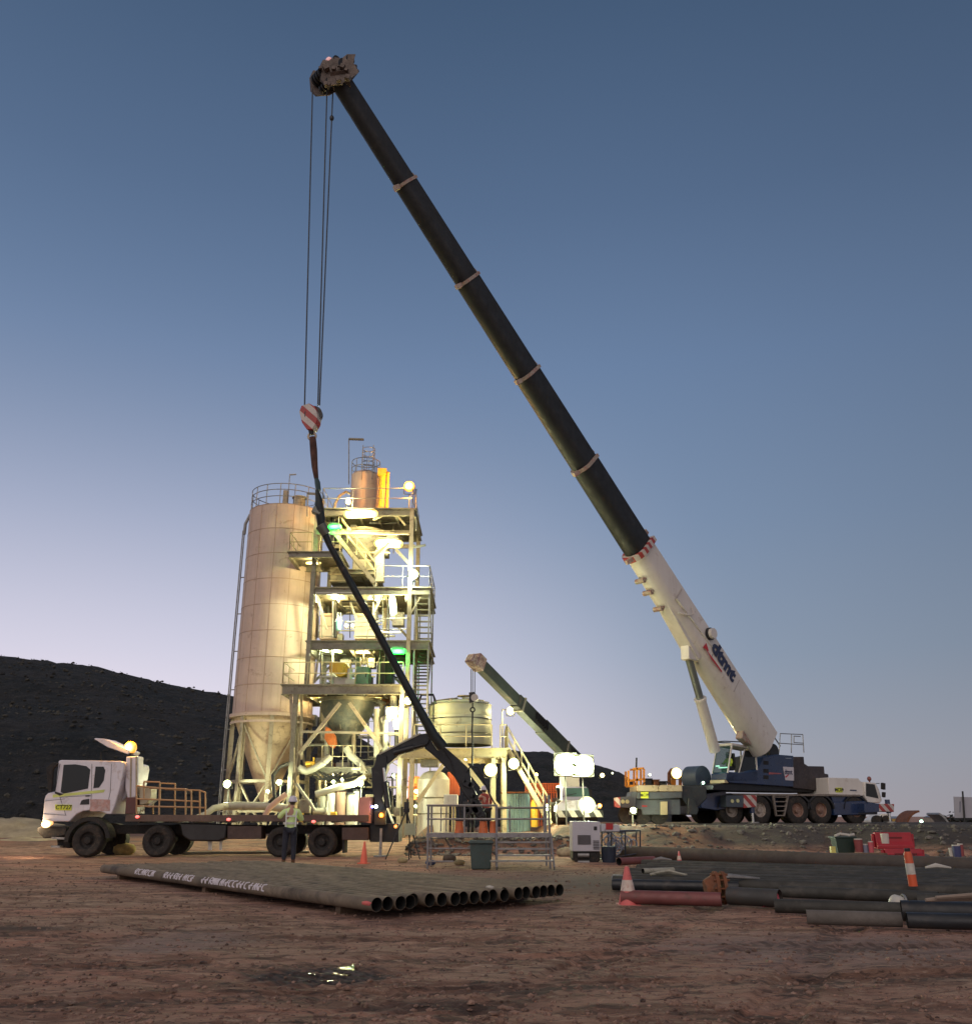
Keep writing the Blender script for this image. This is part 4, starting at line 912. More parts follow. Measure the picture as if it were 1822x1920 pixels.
# loader crane
lc = mat('loader_crane_black', (.012,.015,.018), .4, .1, .3, 1, dirt=.15, dcol=(.05,.05,.045))
mb = MB(); mb.prism(tx(((692,1565),(735,1565),(733,1548),(722,1520),(712,1497),(718,1478),(716,1452),(722,1438),(722,1415),(702,1412),(697,1434),(691,1438),(693,1470),(696,1500),(694,1530))), .7, 1.5); colu = mb.build('crane_column', lc, truck, bevel=.03)
mb = MB(); mb.cyl(TP_.p(719,1440,.6), TP_.p(722,1468,.6), .05, n=10); mb.build('column_ram', mat('chrome', (.6,.62,.6), .15, .9, .05), colu)
mb = MB(); mb.cyl(TP_.p(721,1466,.6), TP_.p(727,1515,.6), .1, n=12); mb.build('ram_barrel', lc, colu)
mb = MB(); mb.prism(tx(((700,1416),(704,1411),(785,1373),(806,1371),(800,1392),(790,1398),(745,1412),(722,1432),(702,1434))), .75, 1.3); ib = mb.build('inner_boom', lc, truck, bevel=.02)
mb = MB(); mb.cyl(TP_.p(738,1412,.65), TP_.p(775,1402,.65), .11, n=12); mb.cyl(TP_.p(775,1402,.65), TP_.p(797,1396,.65), .05, n=10); mb.build('boom_ram', lc, ib)
mb = MB(); mb.prism(tx(((706,1410),(785,1371),(785,1374),(706,1413.5))), .7, 1.3); mb.build('top_flange', mat('worn_edge', (.35,.34,.26), .4, .3), ib)
mb = MB(); mb.prism(tx(((790,1382),(800,1369),(815,1374),(826,1393),(850,1413),(880,1441),(884,1470),(912,1530),(898,1536),(890,1530),(878,1502),(868,1488),(850,1455),(822,1425),(803,1408),(793,1400))), .85, 1.35); ob = mb.build('outer_boom', lc, truck, bevel=.03)
mb = MB(); mb.tube([TP_.p(830,1400,.8),TP_.p(845,1425,.8),TP_.p(852,1450,.8)], .025, 6); mb.tube([TP_.p(874,1447,.8),TP_.p(883,1437,.8),TP_.p(895,1440,.8),TP_.p(905,1460,.8),TP_.p(918,1490,.8),TP_.p(930,1512,.8)], .03, 6)
mb.tube([TP_.p(868,1490,.8),TP_.p(862,1520,.8),TP_.p(868,1545,.8)], .03, 6); mb.tube([TP_.p(885,1500,.7),TP_.p(880,1530,.7),TP_.p(886,1552,.7)], .03, 6); mb.tube([TP_.p(876,1500,.75),TP_.p(873,1530,.75),TP_.p(878,1556,.75)], .025, 6)
mb.build('hydraulic_hose', darkst, ob)
mb = MB(); rr = random.Random(2)
for i in range(13): q = TP_.p(rr.uniform(868,894), rr.uniform(1462,1525), .8); mb.box((q.x,q.y,q.z), (rr.uniform(.1,.3),.2,rr.uniform(.1,.3)), Matrix.Rotation(rr.random()*3,3,'Y'))
mb.build('rotator_head', lc, ob, bevel=.01)
mb = MB(); mb.mm(TP_.p(700,1550).x, TP_.p(722,1550).x, .1, .3, TP_.p(0,1548).z, TP_.p(0,1520).z); mb.prism(tx(((690,1545),(745,1545),(745,1580),(690,1580))), .4, 1.8); mb.build('rear_frame', lc, truck, bevel=.02)
for (px_, py_, nm, m_, r) in ((715,1529,'tail_light',(MATS.get('tail_amber') or lensmat('tail_amber',(1,.36,.01),.8,1.2,.0,.4)),.085),(742,1550,'tail_light',(MATS.get('tail_amber') or lensmat('tail_amber',(1,.36,.01),.8,1.2,.0,.4)),.065),(698,1513,'blue_light',emat('blue_glow',(.1,.15,1),14),.04),(705,1513,'work_light',emat('white_glow',(1,1,.85),22),.055)):
    q = TP_.p(px_,py_,0); mb = MB(); mb.ball((q.x,-.03,q.z), r, 12, 8, sc=(1,.5,1)); mb.build(nm, m_, truck)
lamp(truck, TP_.p(715,1529,-.3), 12, (1,.4,.05), .05)
mb = MB(); q = TP_.p(714,1570,.1); q2 = TP_.p(714,1603,.1); mb.cyl((q.x,.1,.9),(q.x,.1,.06),.05,n=10); mb.cyl((q.x,.1,.06),(q.x,.1,.01),.22,n=14); mb.build('stabiliser_leg', galv, truck)

# ------------------------------------------------------------------ mobile crane: carrier
def e5(*ps): return [(1300+x/6.507, 1380+y/6.507) for x, y in ps]
def c5(*ps): return [(1150+x*.30187, 1360+y*.30187) for x, y in ps]
PHI = radians(22)
co = P(1373,1543,48); CO = V((co.x, co.y, .93)); CP = Plane(CO, PHI); C2 = 2.7
crane = thing('mobile_crane', 'big blue and white mobile crane on the bank with its long black boom raised', 'crane', CO, PHI)
def cx(pts, off=0): return CP.xz(pts, off)
tw = mat('crane_rim_brown', (.20,.11,.08), .5, .1, .2, 3, dirt=.4, dcol=(.35,.25,.18)); tw2 = mat('crane_rim_white', (.42,.36,.30), .5, .1, .2, 3, dirt=.4)
for k, px_ in enumerate((1373,1426,1497,1541,1607)):
    c = CP.p(px_, 1523); wheel(crane, CP, (c.x,.05,.66), .72, .5, .36, tyrem, tw if k > 1 else tw2)
    mb = MB(); mb.cyl((c.x,C2-.5,.66),(c.x,C2-.02,.66),.72,n=28); mb.build('wheel', tyrem, crane)
mb = MB(); a = CP.p(*c5((545,430))[0]); b_ = CP.p(*c5((1700,430))[0]); zd = CP.p(*c5((900,425))[0]).z
x0 = CP.p(1345,1480).x; x1 = CP.p(1625,1490).x
mb.mm(x0-1.2, x1+.6, .6, C2-.6, .75, zd-.1); mb.build('chassis', blue, crane)
mb = MB(); mb.mm(CP.p(1372,1480).x, CP.p(1612,1490).x, -.02, C2, zd-.1, zd); mb.build('deck_plate', mat('dusty_deck', (.22,.19,.16), .6, .2, .2, 2, dirt=.3), crane, bevel=.01)
mb = MB()
for (pa, pb) in (((1385,1492),(1478,1500)),((1480,1492),(1560,1505))):
    pass
for px_ in (1373,1426,1497,1541,1607):
    c = CP.p(px_,1523); pts = []
    for i in range(11): t_ = pi*(.98-.96*i/10); pts.append((c.x+.92*cos(t_), .66+.80*sin(t_)))
    for i in range(11): t_ = pi*(.02+.96*i/10); pts.append((c.x+.82*cos(t_), .66+.72*sin(t_)))
    mb.prism(pts, .0, .55)
mb.build('mudguard', darkst, crane)
mb = MB(); x0 = CP.p(*c5((978,430))[0]).x; x1_ = CP.p(*c5((1082,430))[0]).x; xm0 = CP.p(*c5((1003,595))[0]).x; xm1 = CP.p(*c5((1058,595))[0]).x; zb_ = .35
mb.prism([(x0,zd-.05),(xm0,zb_),(xm0+.07,zb_),(x0+.12,zd-.05)], -.12,-.02); mb.prism([(x1_,zd-.05),(xm1,zb_),(xm1-.07,zb_),(x1_-.12,zd-.05)], -.12,-.02)
for i in range(5): f = i/4; z = zb_+.04+(zd-.2-zb_)*f; mb.mm(xm0+.07-(xm0-x0)*f*.9, xm1-.07+(x1_-xm1)*f*.9, -.14,-.0, z-.03, z+.02)
mb.build('ladder', mat('dusty_deck', ()) if False else MATS['dusty_deck'], crane)
mb = MB(); mb.prism(cx(c5((530,432),(700,405),(700,520),(640,530),(545,515))), 0, C2); mb.build('rear_box', blue, crane, bevel=.03)
mb = MB(); mb.prism(cx(c5((1370,478),(1560,470),(1640,490),(1640,555),(1370,560))), .0, C2); mb.prism(cx(c5((1360,440),(1560,445),(1560,475),(1370,480))), .1, C2-.1); mb.build('front_box', blue, crane, bevel=.03)
for nm, poly, sp, leg_, foot in (('rear', ((700,436),(808,436),(808,512),(700,508)), ((808,434),(888,436),(888,508),(808,516)), ((862,505),(888,505),(884,572),(866,572)), (875,572)),
                                 ('front', ((1560,486),(1650,488),(1650,540),(1560,545)), ((1650,488),(1742,490),(1740,540),(1650,536)), ((1716,535),(1742,535),(1742,590),(1716,590)), (1729,590))):
    mb = MB(); mb.prism(cx(c5(*poly), -.5), -.5, .3); og = mb.build('outrigger', mat('outrigger_grey_blue', (.06,.08,.10), .45, 0, .15) if nm == 'rear' else blue, crane, bevel=.02)
    mb = MB(); mb.prism(cx(c5(*sp), -.5), -.52, .3); mb.build('striped_end', rw_str, og, bevel=.02)
    q = CP.p(*c5(foot)[0], -.5); mb = MB(); mb.cyl((q.x,-.35,zd-.25),(q.x,-.35,.5), .13, n=14); mb.build('jack_barrel', blue, og)
    mb = MB(); mb.cyl((q.x,-.35,.5),(q.x,-.35,.08), .08, n=12); mb.build('jack_rod', MATS['chrome'], og); mb = MB(); mb.cyl((q.x,-.35,.08),(q.x,-.35,-.04), .3, n=18); mb.build('jack_foot', galv, og)
    if nm == 'rear':
        for (u_, v_) in ((738,472),(772,470)): q = CP.p(*c5((u_,v_))[0], -.52); mb = MB(); mb.cyl((q.x,-.53,q.z),(q.x,-.501,q.z), .09, n=14); mb.build('reflector', mat('yellow_reflector', (.6,.6,.3), .4), og)
# white engine cover and carrier cab
mb = MB(); mb.prism(cx(c5((1342,325),(1530,330),(1545,350),(1600,358),(1560,440),(1345,430))), .1, C2-.1); mb.build('engine_cover', cranew, crane, bevel=.03)
mb = MB(); mb.prism(cx(c5((1558,352),(1628,358),(1650,400),(1668,468),(1655,486),(1580,480),(1562,440))), 0, C2); cc = mb.build('carrier_cab', cranew, crane, bevel=.04)
mb = MB(); mb.prism(cx(c5((1567,362),(1620,368),(1645,456),(1568,440))), -.012, -.002); mb.build('side_window', dgl, cc)
mb = MB(); mb.prism(cx(c5((1650,358),(1668,362),(1668,402),(1650,398))), -.25, -.1); mb.prism(cx(c5((1656,416),(1670,418),(1668,450),(1656,446))), -.25, -.1); mb.cyl(CP.p(*c5((1630,362))[0]), CP.p(*c5((1652,362))[0],-.2), .02, n=6); mb.build('mirror', black, cc, bevel=.01)
mb = MB(); q = CP.p(*c5((1590,352))[0], 1); mb.cyl((q.x,1,q.z-.1),(q.x,1,q.z+.08),.04,n=8); mb.ball((q.x,1,q.z+.16), .12, sc=(1,1,1.1)); mb.build('beacon', mat('dull_red_lens', (.25,.08,.06), .3), cc)
mb = MB(); mb.prism(cx(c5((1380,388),(1420,388),(1420,418),(1380,418)), .1), .085, .098); yl = mb.build('number_plate', MATS['plate_yellow'], crane)
q = CP.p(*c5((1400,403))[0], .1); text('MC09', .24, darkst, yl, Matrix.Translation(V((q.x,.083,q.z))) @ Matrix.Rotation(pi/2,4,'X'), bold=.006)
mb = MB(); mb.prism(cx(c5((1468,400),(1508,402),(1508,410),(1468,408)), .1), .085,.098); mb.build('maker_badge', blue, crane)

# superstructure
PS = radians(38)
so_ = P(1385,1490,47.2); SO = V((so_.x, so_.y, 0)); SP = Plane(SO, PS); S2 = 2.5
sup_rot = Matrix.Translation(CO) @ Matrix.Rotation(PHI,4,'Z'); inv_sup = sup_rot.inverted()
SM = Matrix.Translation(SO) @ Matrix.Rotation(PS,4,'Z')
def SB(mb, name, m, parent=crane, **k):
    M_ = inv_sup @ SM; mb.v = [M_ @ p for p in mb.v]; return mb.build(name, m, parent, **k)
def sx_(pts, off=0): return SP.xz(pts, off)
mb = MB(); mb.prism(sx_(c5((715,355),(1180,375),(1340,395),(1340,418),(760,408),(640,400),(640,372))), .2, S2); SB(mb, 'turntable', darkst, bevel=.02)
mb = MB(); mb.prism(sx_(c5((700,300),(720,290),(790,296),(895,280),(930,200),(1012,182),(1118,190),(1118,384),(720,358),(702,335))), .0, .95); body_s = SB(mb, 'superstructure_body', blue, bevel=.03)
mb = MB(); mb.prism(sx_(c5((1119,196),(1182,196),(1186,238),(1210,254),(1308,256),(1312,300),(1335,305),(1342,415),(1119,390))), .0, S2); SB(mb, 'counterweight', mat('dark_counterweight', (.045,.035,.035), .6, 0, .3, 1.5, dirt=.3), bevel=.03)
mb = MB(); mb.prism(sx_(c5((895,190),(1020,160),(1030,185),(930,215),(925,300),(895,290)), 1.), 1.0, S2); mb.cyl(SP.p(*c5((1000,165))[0],.6), SP.p(*c5((1000,165))[0],.6)+V((0,1.3,0)), .42, n=24); SB(mb, 'winch', darkst, bevel=.02)
mb = MB()
for (u0,v0,u1,v1) in ((1035,52,1028,170),(1035,52,1175,58),(1175,58,1182,172),(1105,54,1104,172),(1030,112,1180,122),(1120,68,1160,70),(1120,68,1120,108),(1120,108,1178,112)):
    for o_ in (.1, .9): mb.cyl(SP.p(*c5((u0,v0))[0],o_), SP.p(*c5((u1,v1))[0],o_), .025, n=6)
    
SB(mb, 'guard_rail', galv)
# operator's cab with seats for the glass
fr = []
def cabpts(*ps): return sx_(c5(*ps))
cabw = 1.0
mb = MB(); mb.prism(cabpts((706,318),(712,290),(790,300),(892,282),(895,300),(895,350),(712,350)), .0, cabw); cab2 = SB(mb, 'operator_cab', blue, bevel=.02)
mb = MB()
def fbar(a_, b2, o_=0.0, s_=.07):
    mb.bar(SP.p(*c5(a_)[0],0)+V((0,o_,0)), SP.p(*c5(b2)[0],0)+V((0,o_,0)), s_, s_, up=(0,1,0))
for o_ in (.035, cabw-.035):
    fbar((712,300),(738,122),o_); fbar((738,122),(885,150),o_); fbar((885,150),(895,280),o_); fbar((782,296),(818,150),o_,.05)
A_ = [SP.p(*c5(q)[0],0) for q in ((712,300),(738,122),(885,150))]
for q in A_: mb.bar(q, q+V((0,cabw,0)), .07, .07)
SB(mb, 'cab_frame', cranew, cab2, bevel=.01)
mb = MB(); mb.prism(cabpts((735,110),(890,140),(888,152),(735,124)), -.02, cabw+.02); SB(mb, 'cab_roof', cranew, cab2, bevel=.02)
mb = MB(); q = SP.p(*c5((690,112))[0],0); q2 = SP.p(*c5((858,112))[0],0)
mb.bar(A_[1]+V((-.5,.1,.16)), A_[1]+V((1.0,.1,.19)), .05,.05); mb.bar(A_[1]+V((-.5,.9,.16)), A_[1]+V((1.0,.9,.19)), .05,.05); mb.bar(A_[1]+V((-.5,.1,.16)), A_[1]+V((-.5,.9,.16)), .05,.05); SB(mb, 'roof_guard', darkst, cab2)
mb = MB(); mb.prism(cabpts((824,156),(880,160),(886,272),(792,290)), .05, .07); SB(mb, 'side_window', dgl, cab2)
mb = MB(); b0 = [A_[0]+V((-.02,.06,.06)), A_[0]+V((-.02,cabw-.06,.06)), A_[1]+V((-.02,cabw-.06,-.05)), A_[1]+V((-.02,.06,-.05))]
mb.v = list(b0)+[p+V((-.015,0,0)) for p in b0]; 
for f_ in ((0,1,2,3),(7,6,5,4),(0,4,5,1),(1,5,6,2),(2,6,7,3),(3,7,4,0)): mb.face(f_)
SB(mb, 'windscreen', clg, cab2)
mb = MB(); mb.box(A_[0]+V((.7,.5,.25)), (.5,.5,.12)); mb.box(A_[0]+V((.95,.5,.65)), (.12,.5,.75)); SB(mb, 'operator_seat', darkst, cab2, bevel=.03)
mb = MB(); mb.box(A_[0]+V((.15,.4,.30)), (.1,.5,.05)); mb.box(A_[0]+V((.14,.72,.38)), (.05,.22,.05)); SB(mb, 'cab_display', emat('cab_screen', (.45,1,.7), 5), cab2)
mb = MB(); mb.box(A_[0]+V((.1,.5,-.12)), (.1,.85,.22)); SB(mb, 'front_panel', darkst, cab2)
mb = MB(); mb.box(A_[0]+V((-.12,.5,-.38)), (.3,.9,.16)); SB(mb, 'front_step', mat('step_yellowish', (.5,.42,.25), .5), cab2, bevel=.02)
mb = MB(); q = A_[0]+V((-.0,1.75,.0)); mb.cyl(q+V((-.2,-.35,-.2)), q+V((-.2,.55,-.2)), .62, n=28); mb.cyl(q+V((-.2,-.37,-.2)), q+V((-.2,-.34,-.2)), .3, n=20); SB(mb, 'hose_reel', mat('blue_grey_reel', (.055,.075,.11), .4, 0, .1), crane)
mb = MB(); mb.prism(sx_(c5((1050,258),(1116,262),(1118,345),(1066,342))), -.03, -.004); ps = SB(mb, 'logo_board', mat('board_white', (.62,.58,.60), .5, 0, .03), body_s)
def stext(body, px_, py_, size, m_, par, off=-.035, **k):
    q = SP.p(*c5((px_,py_))[0], off); M_ = inv_sup @ SM @ Matrix.Translation(q) @ Matrix.Rotation(pi/2,4,'X'); return text(body, size, m_, par, M_, **k)
stext('dtmt', 1086, 292, .36, mat('logo_navy', (.02,.03,.08), .5, 0, .02), ps, bold=.008)
mb = MB(); mb.prism(sx_(c5((1062,322),(1085,306),(1088,310),(1072,326)),-.03), -.036,-.031); SB(mb, 'logo_swoosh', mat('logo_red', (.5,.02,.03), .5, 0, .02), ps)
mb = MB(); mb.prism(sx_(c5((965,293),(1038,298),(1044,303),(965,306)),-.01), -.014,-.004); SB(mb, 'faded_marking', mat('faded_red', (.40,.10,.10), .5), body_s)
mb = MB(); mb.prism(sx_(c5((1068,203),(1104,205),(1104,209),(1068,207)),-.01), -.014,-.004); SB(mb, 'pale_marking', mat('pale_letter', (.3,.36,.42), .5), body_s)
for v_ in (235,285,325): 
    mb = MB(); mb.prism(sx_(c5((930,v_-14),(962,v_-12),(962,v_+12),(930,v_+10))), -.006,-.002); SB(mb, 'step_recess', black, body_s)
# boom
B0 = P(1427,1396,48.4); B1 = P(628,140,30.0)
bd = (B1-B0).normalized(); bl = (B1-B0).length
side = V((0,0,1)).cross(bd).normalized()      # horizontal normal
if side.y > 0: side = -side                   # side facing the camera
upn = side.cross(bd).normalized()
if upn.z < 0: upn = -upn
def proj(p):
    d = p-V((0,0,CH)); f = d.y*ct+d.z*st; return 911+F*d.x/f, 960-F*(-d.y*st+d.z*ct)/f, f
def tpy(py):
    a, c_ = -.1, 1.2
    for _ in range(50):
        m_ = (a+c_)/2
        if proj(B0.lerp(B1,m_))[1] > py: a = m_
        else: c_ = m_
    return a
def bsec(py0, py1, w0, w1, mt, name, parent, rnd=True, dw=.86):
    """box section with a rounded belly between two heights, given widths in metres"""
    mb = MB(); P0, P1 = B0.lerp(B1,tpy(py0)), B0.lerp(B1,tpy(py1)); prof = []
    prof = [(-.5,.5),(.5,.5),(.5,-.15)]+[(.5*cos(a),-.15-.42*sin(a)) for a in (pi*.12,pi*.25,pi*.38,pi*.5,pi*.62,pi*.75,pi*.88)]+[(-.5,-.15)]
    n = len(prof)
    for (c_, wd) in ((P0,w0),(P1,w1)):
        for (a, b2) in prof: mb.v.append(c_+side*(a*wd*dw)+upn*(b2*wd))
    for i in range(n): j = (i+1) % n; mb.face((i,j,n+j,n+i))
    mb.face(list(range(n))[::-1]); mb.face(list(range(n,2*n)))
    mb.v = [inv_sup @ p for p in mb.v]; return mb.build(name, mt, parent, smooth=40)
def wpx(py, w_): f = proj(B0.lerp(B1,tpy(py)))[2]; return w_*f/F
boom = bsec(1396,1035,wpx(1396,57),wpx(1035,51),cranew,'boom_base',crane)
secs = [(1060,872,47,46.5),(886,700,44.5,43.5),(714,525,41.5,40.5),(540,342,38.5,37.5),(356,150,35,33.5)]
colm = mat('collar_dirty_white', (.34,.29,.24), .5, 0, .2, 3, dirt=.4, dcol=(.3,.06,.05))
par = boom
for (a, b2, w0, w1) in secs:
    s_ = bsec(a, b2, wpx(a,w0)*1.03, wpx(b2,w1)*1.03, boomb, 'boom_section', crane)
for (py, w_) in ((1030,59),(872,50),(703,47),(527,44),(345,41)):
    c_ = bsec(py+(2.6 if py < 1000 else 6), py-2.6, wpx(py,w_)*1.06, wpx(py,w_)*1.06, colm if py < 1000 else rw_str, 'boom_collar', crane)
    mb = MB(); p = B0.lerp(B1,tpy(py)); wd = wpx(py,w_); 
    mb.bar(p+upn*wd*.45, p+upn*wd*.9+bd*.15, .25, .12, up=side); mb.bar(p-upn*wd*.55+side*.1, p-upn*wd*.78+bd*.05, .2, .2, up=side); mb.v = [inv_sup @ q for q in mb.v]; mb.build('collar_bracket', colm, c_)
def BX(name, fn, m_, parent=boom, **k):
    mb = MB(); fn(mb); mb.v = [inv_sup @ q for q in mb.v]; return mb.build(name, m_, parent, **k)
def bp(py, a=0, u=0): return B0.lerp(B1,tpy(py))+side*a+upn*u
w_ = wpx(1195,54)
BX('ram_bracket', lambda mb: [mb.bar(bp(1216,.0,-w_*.56), bp(1120,.0,-w_*.36), w_*.5, w_*.24, up=upn), mb.bar(bp(1212,.0,-w_*.45), bp(1195,.0,-w_*.80), w_*.5, w_*.35, up=side)], cranew, bevel=.04)
BX('side_rib', lambda mb: [mb.bar(bp(1225,w_*.43,.1), bp(1120,w_*.45,-w_*.2), .05, .12, up=side), mb.tube([bp(1150,w_*.5,.3), bp(1158,w_*.5,.1), bp(1150,w_*.5,-.3), bp(1138,w_*.4,-.62)], .04)], cranew)
BX('sheave_drum', lambda mb: mb.cyl(bp(1202,w_*.3,w_*.28), bp(1202,w_*.66,w_*.28), .26, n=22), cranew)
BX('drum_ring', lambda mb: mb.cyl(bp(1202,w_*.44,w_*.28), bp(1202,w_*.54,w_*.28), .31, n=22), darkst)
def brs(mb):
    for py in (1068,1090,1120): q = bp(py,.1,-w_*.62); mb.cyl(q, q-side*.5, .13, n=12); mb.bar(q, q+upn*.3, .1,.1)
    for py in (1050,1098): q = bp(py,0,w_*.5); mb.bar(q, q+upn*.14, .2,.08, up=side)
mb = MB(); brs(mb); mb.v = [inv_sup @ q for q in mb.v]; mb.each('boom_fitting', colm, boom)
for (pa_, pb_) in ((1120,1128),(1225,1232),(1290,1296),(1340,1348)):     # weld bands and hatches on the base section
    BX('weld_band', lambda mb: [mb.bar(bp(pa_,w_*.44,-.35), bp(pa_,w_*.44,.5), .05,.03, up=side)], mat('weld_grey', (.40,.36,.32), .5))
def hose_(mb):
    mb.tube([bp(1375,w_*.30,w_*.52), bp(1300,w_*.31,w_*.53), bp(1200,w_*.30,w_*.52), bp(1100,w_*.30,w_*.53), bp(1045,w_*.28,w_*.52)], .035, 6)
BX('boom_hose', hose_, darkst)
BX('underside_lug', lambda mb: mb.bar(bp(1372,.0,-w_*.5), bp(1350,.0,-w_*.7), .5, .4, up=side), colm, bevel=.03)
BX('pendant_rod', lambda mb: mb.cyl(bp(1290,.2,w_*.62), inv_sup.inverted() @ (inv_sup @ SM @ SP.p(*c5((1035,130))[0],.4)), .035, n=6), galv)
bxa = -bd; mtx = Matrix((bxa, upn, side)).transposed().to_4x4()      # lettering runs down the boom
q = bp(1248,wpx(1247,54)*.86*.5+.05,.22); text('dtmt', .98, MATS['logo_navy'], boom, inv_sup @ Matrix.Translation(q) @ mtx @ Matrix.Scale(1.15,4,(1,0,0)), bold=.045, depth=.008)
q = bp(1236,wpx(1240,54)*.86*.5+.045,.16)
def sw(mb):
    R_ = mtx.to_3x3(); 
    for (pts) in (((-1.15,-.75),(-1.1,-.35),(-.7,-.52)),((-1.05,-.62),(.6,-.48),(.65,-.55),(-.3,-.68))):
        n = len(pts); b0 = len(mb.v)
        for o_ in (0,.006): mb.v += [q+R_@V((x,y,o_)) for x, y in pts]
        mb.face([b0+i for i in range(n)][::-1]); mb.face([b0+n+i for i in range(n)])
BX('logo_swoosh', sw, MATS['logo_red'])
# lift ram
r0 = P(1340,1408,46.9); r1 = bp(1200,0,-w_*.72)
BX('ram_barrel', lambda mb: mb.cyl(r0, r0.lerp(r1,.53), .27, n=22), cranew, crane)
BX('ram_collar', lambda mb: mb.cyl(r0.lerp(r1,.525), r0.lerp(r1,.545), .31, n=22), cranew, crane)
BX('ram_rod', lambda mb: mb.cyl(r0.lerp(r1,.54), r1, .19, n=18), mat('ram_steel', (.22,.25,.24), .4, .5, .05), crane)
# boom head
hd = mat('boom_head_dirty', (.10,.078,.065), .6, .2, .5, 2.5, dirt=.4, dcol=(.06,.04,.035))
def H(px, py, o=0): return P(px, py, 30+o)
def head(mb):
    for s_ in (-.38,.38):
        b0 = len(mb.v); pts = [H(*q)+side*s_ for q in ((590,135),(592,160),(602,170),(628,168),(645,158),(662,146),(652,128),(656,112),(640,112),(630,120),(615,117),(606,124),(596,122))]
        n = len(pts)
        for o_ in (-.04,.04): mb.v += [p+side*o_ for p in pts]
        mb.face([b0+i for i in range(n)]); mb.face([b0+n+i for i in range(n)][::-1])
        for i in range(n): j = (i+1) % n; mb.face((b0+i,b0+n+i,b0+n+j,b0+j))
    mb.bar(H(655,145),H(622,150), .7,.5, up=upn)
hb = BX('boom_head', head, hd, crane)
def shv(mb):
    for (a, b2, r_) in ((601,145,.30),(612,160,.2),(640,128,.3),(650,118,.2),(625,118,.18)):
        for s_ in (-.25,-.08,.08,.25): c_ = H(a,b2)+side*s_; mb.cyl(c_-side*.04, c_+side*.04, r_, n=20)
BX('sheave', shv, darkst, hb)
def misc(mb):
    mb.bar(H(648,112),H(650,104),.06,.06); mb.bar(H(660,130),H(668,122),.1,.1); mb.ball(H(666,128),.09); mb.bar(H(655,150),H(671,131),.12,.12)
    rr = random.Random(5)
    for i in range(12): q = H(rr.uniform(600,655), rr.uniform(118,160), -.42); mb.box(q, (rr.uniform(.08,.22),)*3, Matrix.Rotation(rr.random()*3,3,'Y'))
BX('head_fitting', misc, hd, hb, bevel=.01)
mb = MB(); q = H(617,114); mb.ball(q, .15, sc=(1,1,1.2)); mb.v = [inv_sup @ p for p in mb.v]; mb.build('warning_light', emat('dim_red_lens', (.9,.1,.08), .35), hb)
BX('hoist_rope', lambda mb: mb.cyl(bp(1380,.1,.75), bp(170,.1,.42), .02, n=5), darkst, crane)
# hoist ropes down to the hook block
ropes = [((586,165),(571,760)),((613,168),(596,760)),((624,172),(599,760))]
def rp(mb):
    for (a, c_) in ropes: mb.cyl(H(*a), H(*c_), .026, n=6)
BX('hoist_rope', rp, darkst, crane)
BX('rope_weight', lambda mb: mb.ball(H(622,221), .09, sc=(1,1,1.5)), darkst, crane)
# ------------------------------------------------------------------ hook block, sling and hanging pole
HK = 30.0; hq = H(583,790)
hook = thing('hook_block', 'red and white striped hook block hanging from the tall crane boom', 'hook block', hq)
hs = Plane(hq, radians(-20))
mb = MB(); mb.prism(hs.xz(((565,775),(569,764),(583,759),(594,765),(599,782),(597,795),(590,808),(579,808),(570,795))), -.16,.16); mb.build('cheek_plate', rw_str, hook, world=False, bevel=.02)
for o in hook.children: o.data.transform(Matrix.Rotation(radians(-20),4,'Z'))
mb = MB(); 
for s_ in (-.07,.07): c_ = H(583,778); mb.cyl(c_+V((.1,s_-.03,0)), c_+V((.1,s_+.03,0)), .32, n=22)
mb.cyl(H(584,806), H(584,815), .12, .08, n=12); mb.build('sheave', darkst, hook, world=True)
mb = MB(); c_ = H(585,818); mb.ring(c_, .13, .045, 20, 'y', k=8); mb.cyl(c_+V((0,0,.13)), c_+V((0,0,.3)), .05, n=10); mb.build('hook', mat('hook_cream', (.45,.38,.28), .5, .2, .2), hook, world=True)
sl_ = thing('lifting_sling', 'worn orange brown sling hanging from the hook block', 'sling', H(587,822))
mb = MB(); mb.tube([H(586,820),H(588,845),H(590,875),H(593,897)], [.12,.13,.11,.08], 8); mb.build('sling', mat('sling_orange', (.075,.032,.022), .8, 0, .5, 3, bump=.5), sl_, world=True)
mb = MB(); mb.tube([H(593,897),H(595,905),H(597,920)], [.07,.1,.09], 8); mb.build('shackle', mat('shackle_teal', (.04,.07,.07), .4, .4), sl_, world=True)
pole = thing('lifted_pipe', 'long dark pipe held slanting in front of the tower by the tall crane', 'pipe', H(598,955))
def Q(px, py): f = (py-955)/(1520-955); return P(px, py, 30+f*2.2)
mb = MB(); L_ = [(594,918,3.0),(598,938,7),(599,952,8.5),(603,985,8.0),(610,1003,6.5),(618,1022,6.0),(690,1152,6.8),(745,1255,7.3),(775,1311,7.8),(812,1378,9.5),(830,1402,11)]
mb.tube([Q(a,b_) for a,b_,_ in L_], [r*(Q(a,b_).y*ct+(Q(a,b_).z-CH)*st)/F for a,b_,r in L_], 14); mb.build('pipe_body', mat('dark_green_pipe', (.016,.024,.024), .45, .2, .3, 1, dirt=.15), pole, world=True)
mb = MB(); mb.bar(Q(587,956),Q(602,962),.3,.22); mb.tube([Q(596,925),Q(592,945),Q(600,975)], .05); mb.tube([Q(598,925),Q(604,950),Q(608,985)], .05); mb.cyl(Q(601,985),Q(612,1002),.2,.16,n=12)
mb.build('clamp', mat('clamp_grey', (.16,.17,.14), .4, .5), pole, world=True, bevel=.01)
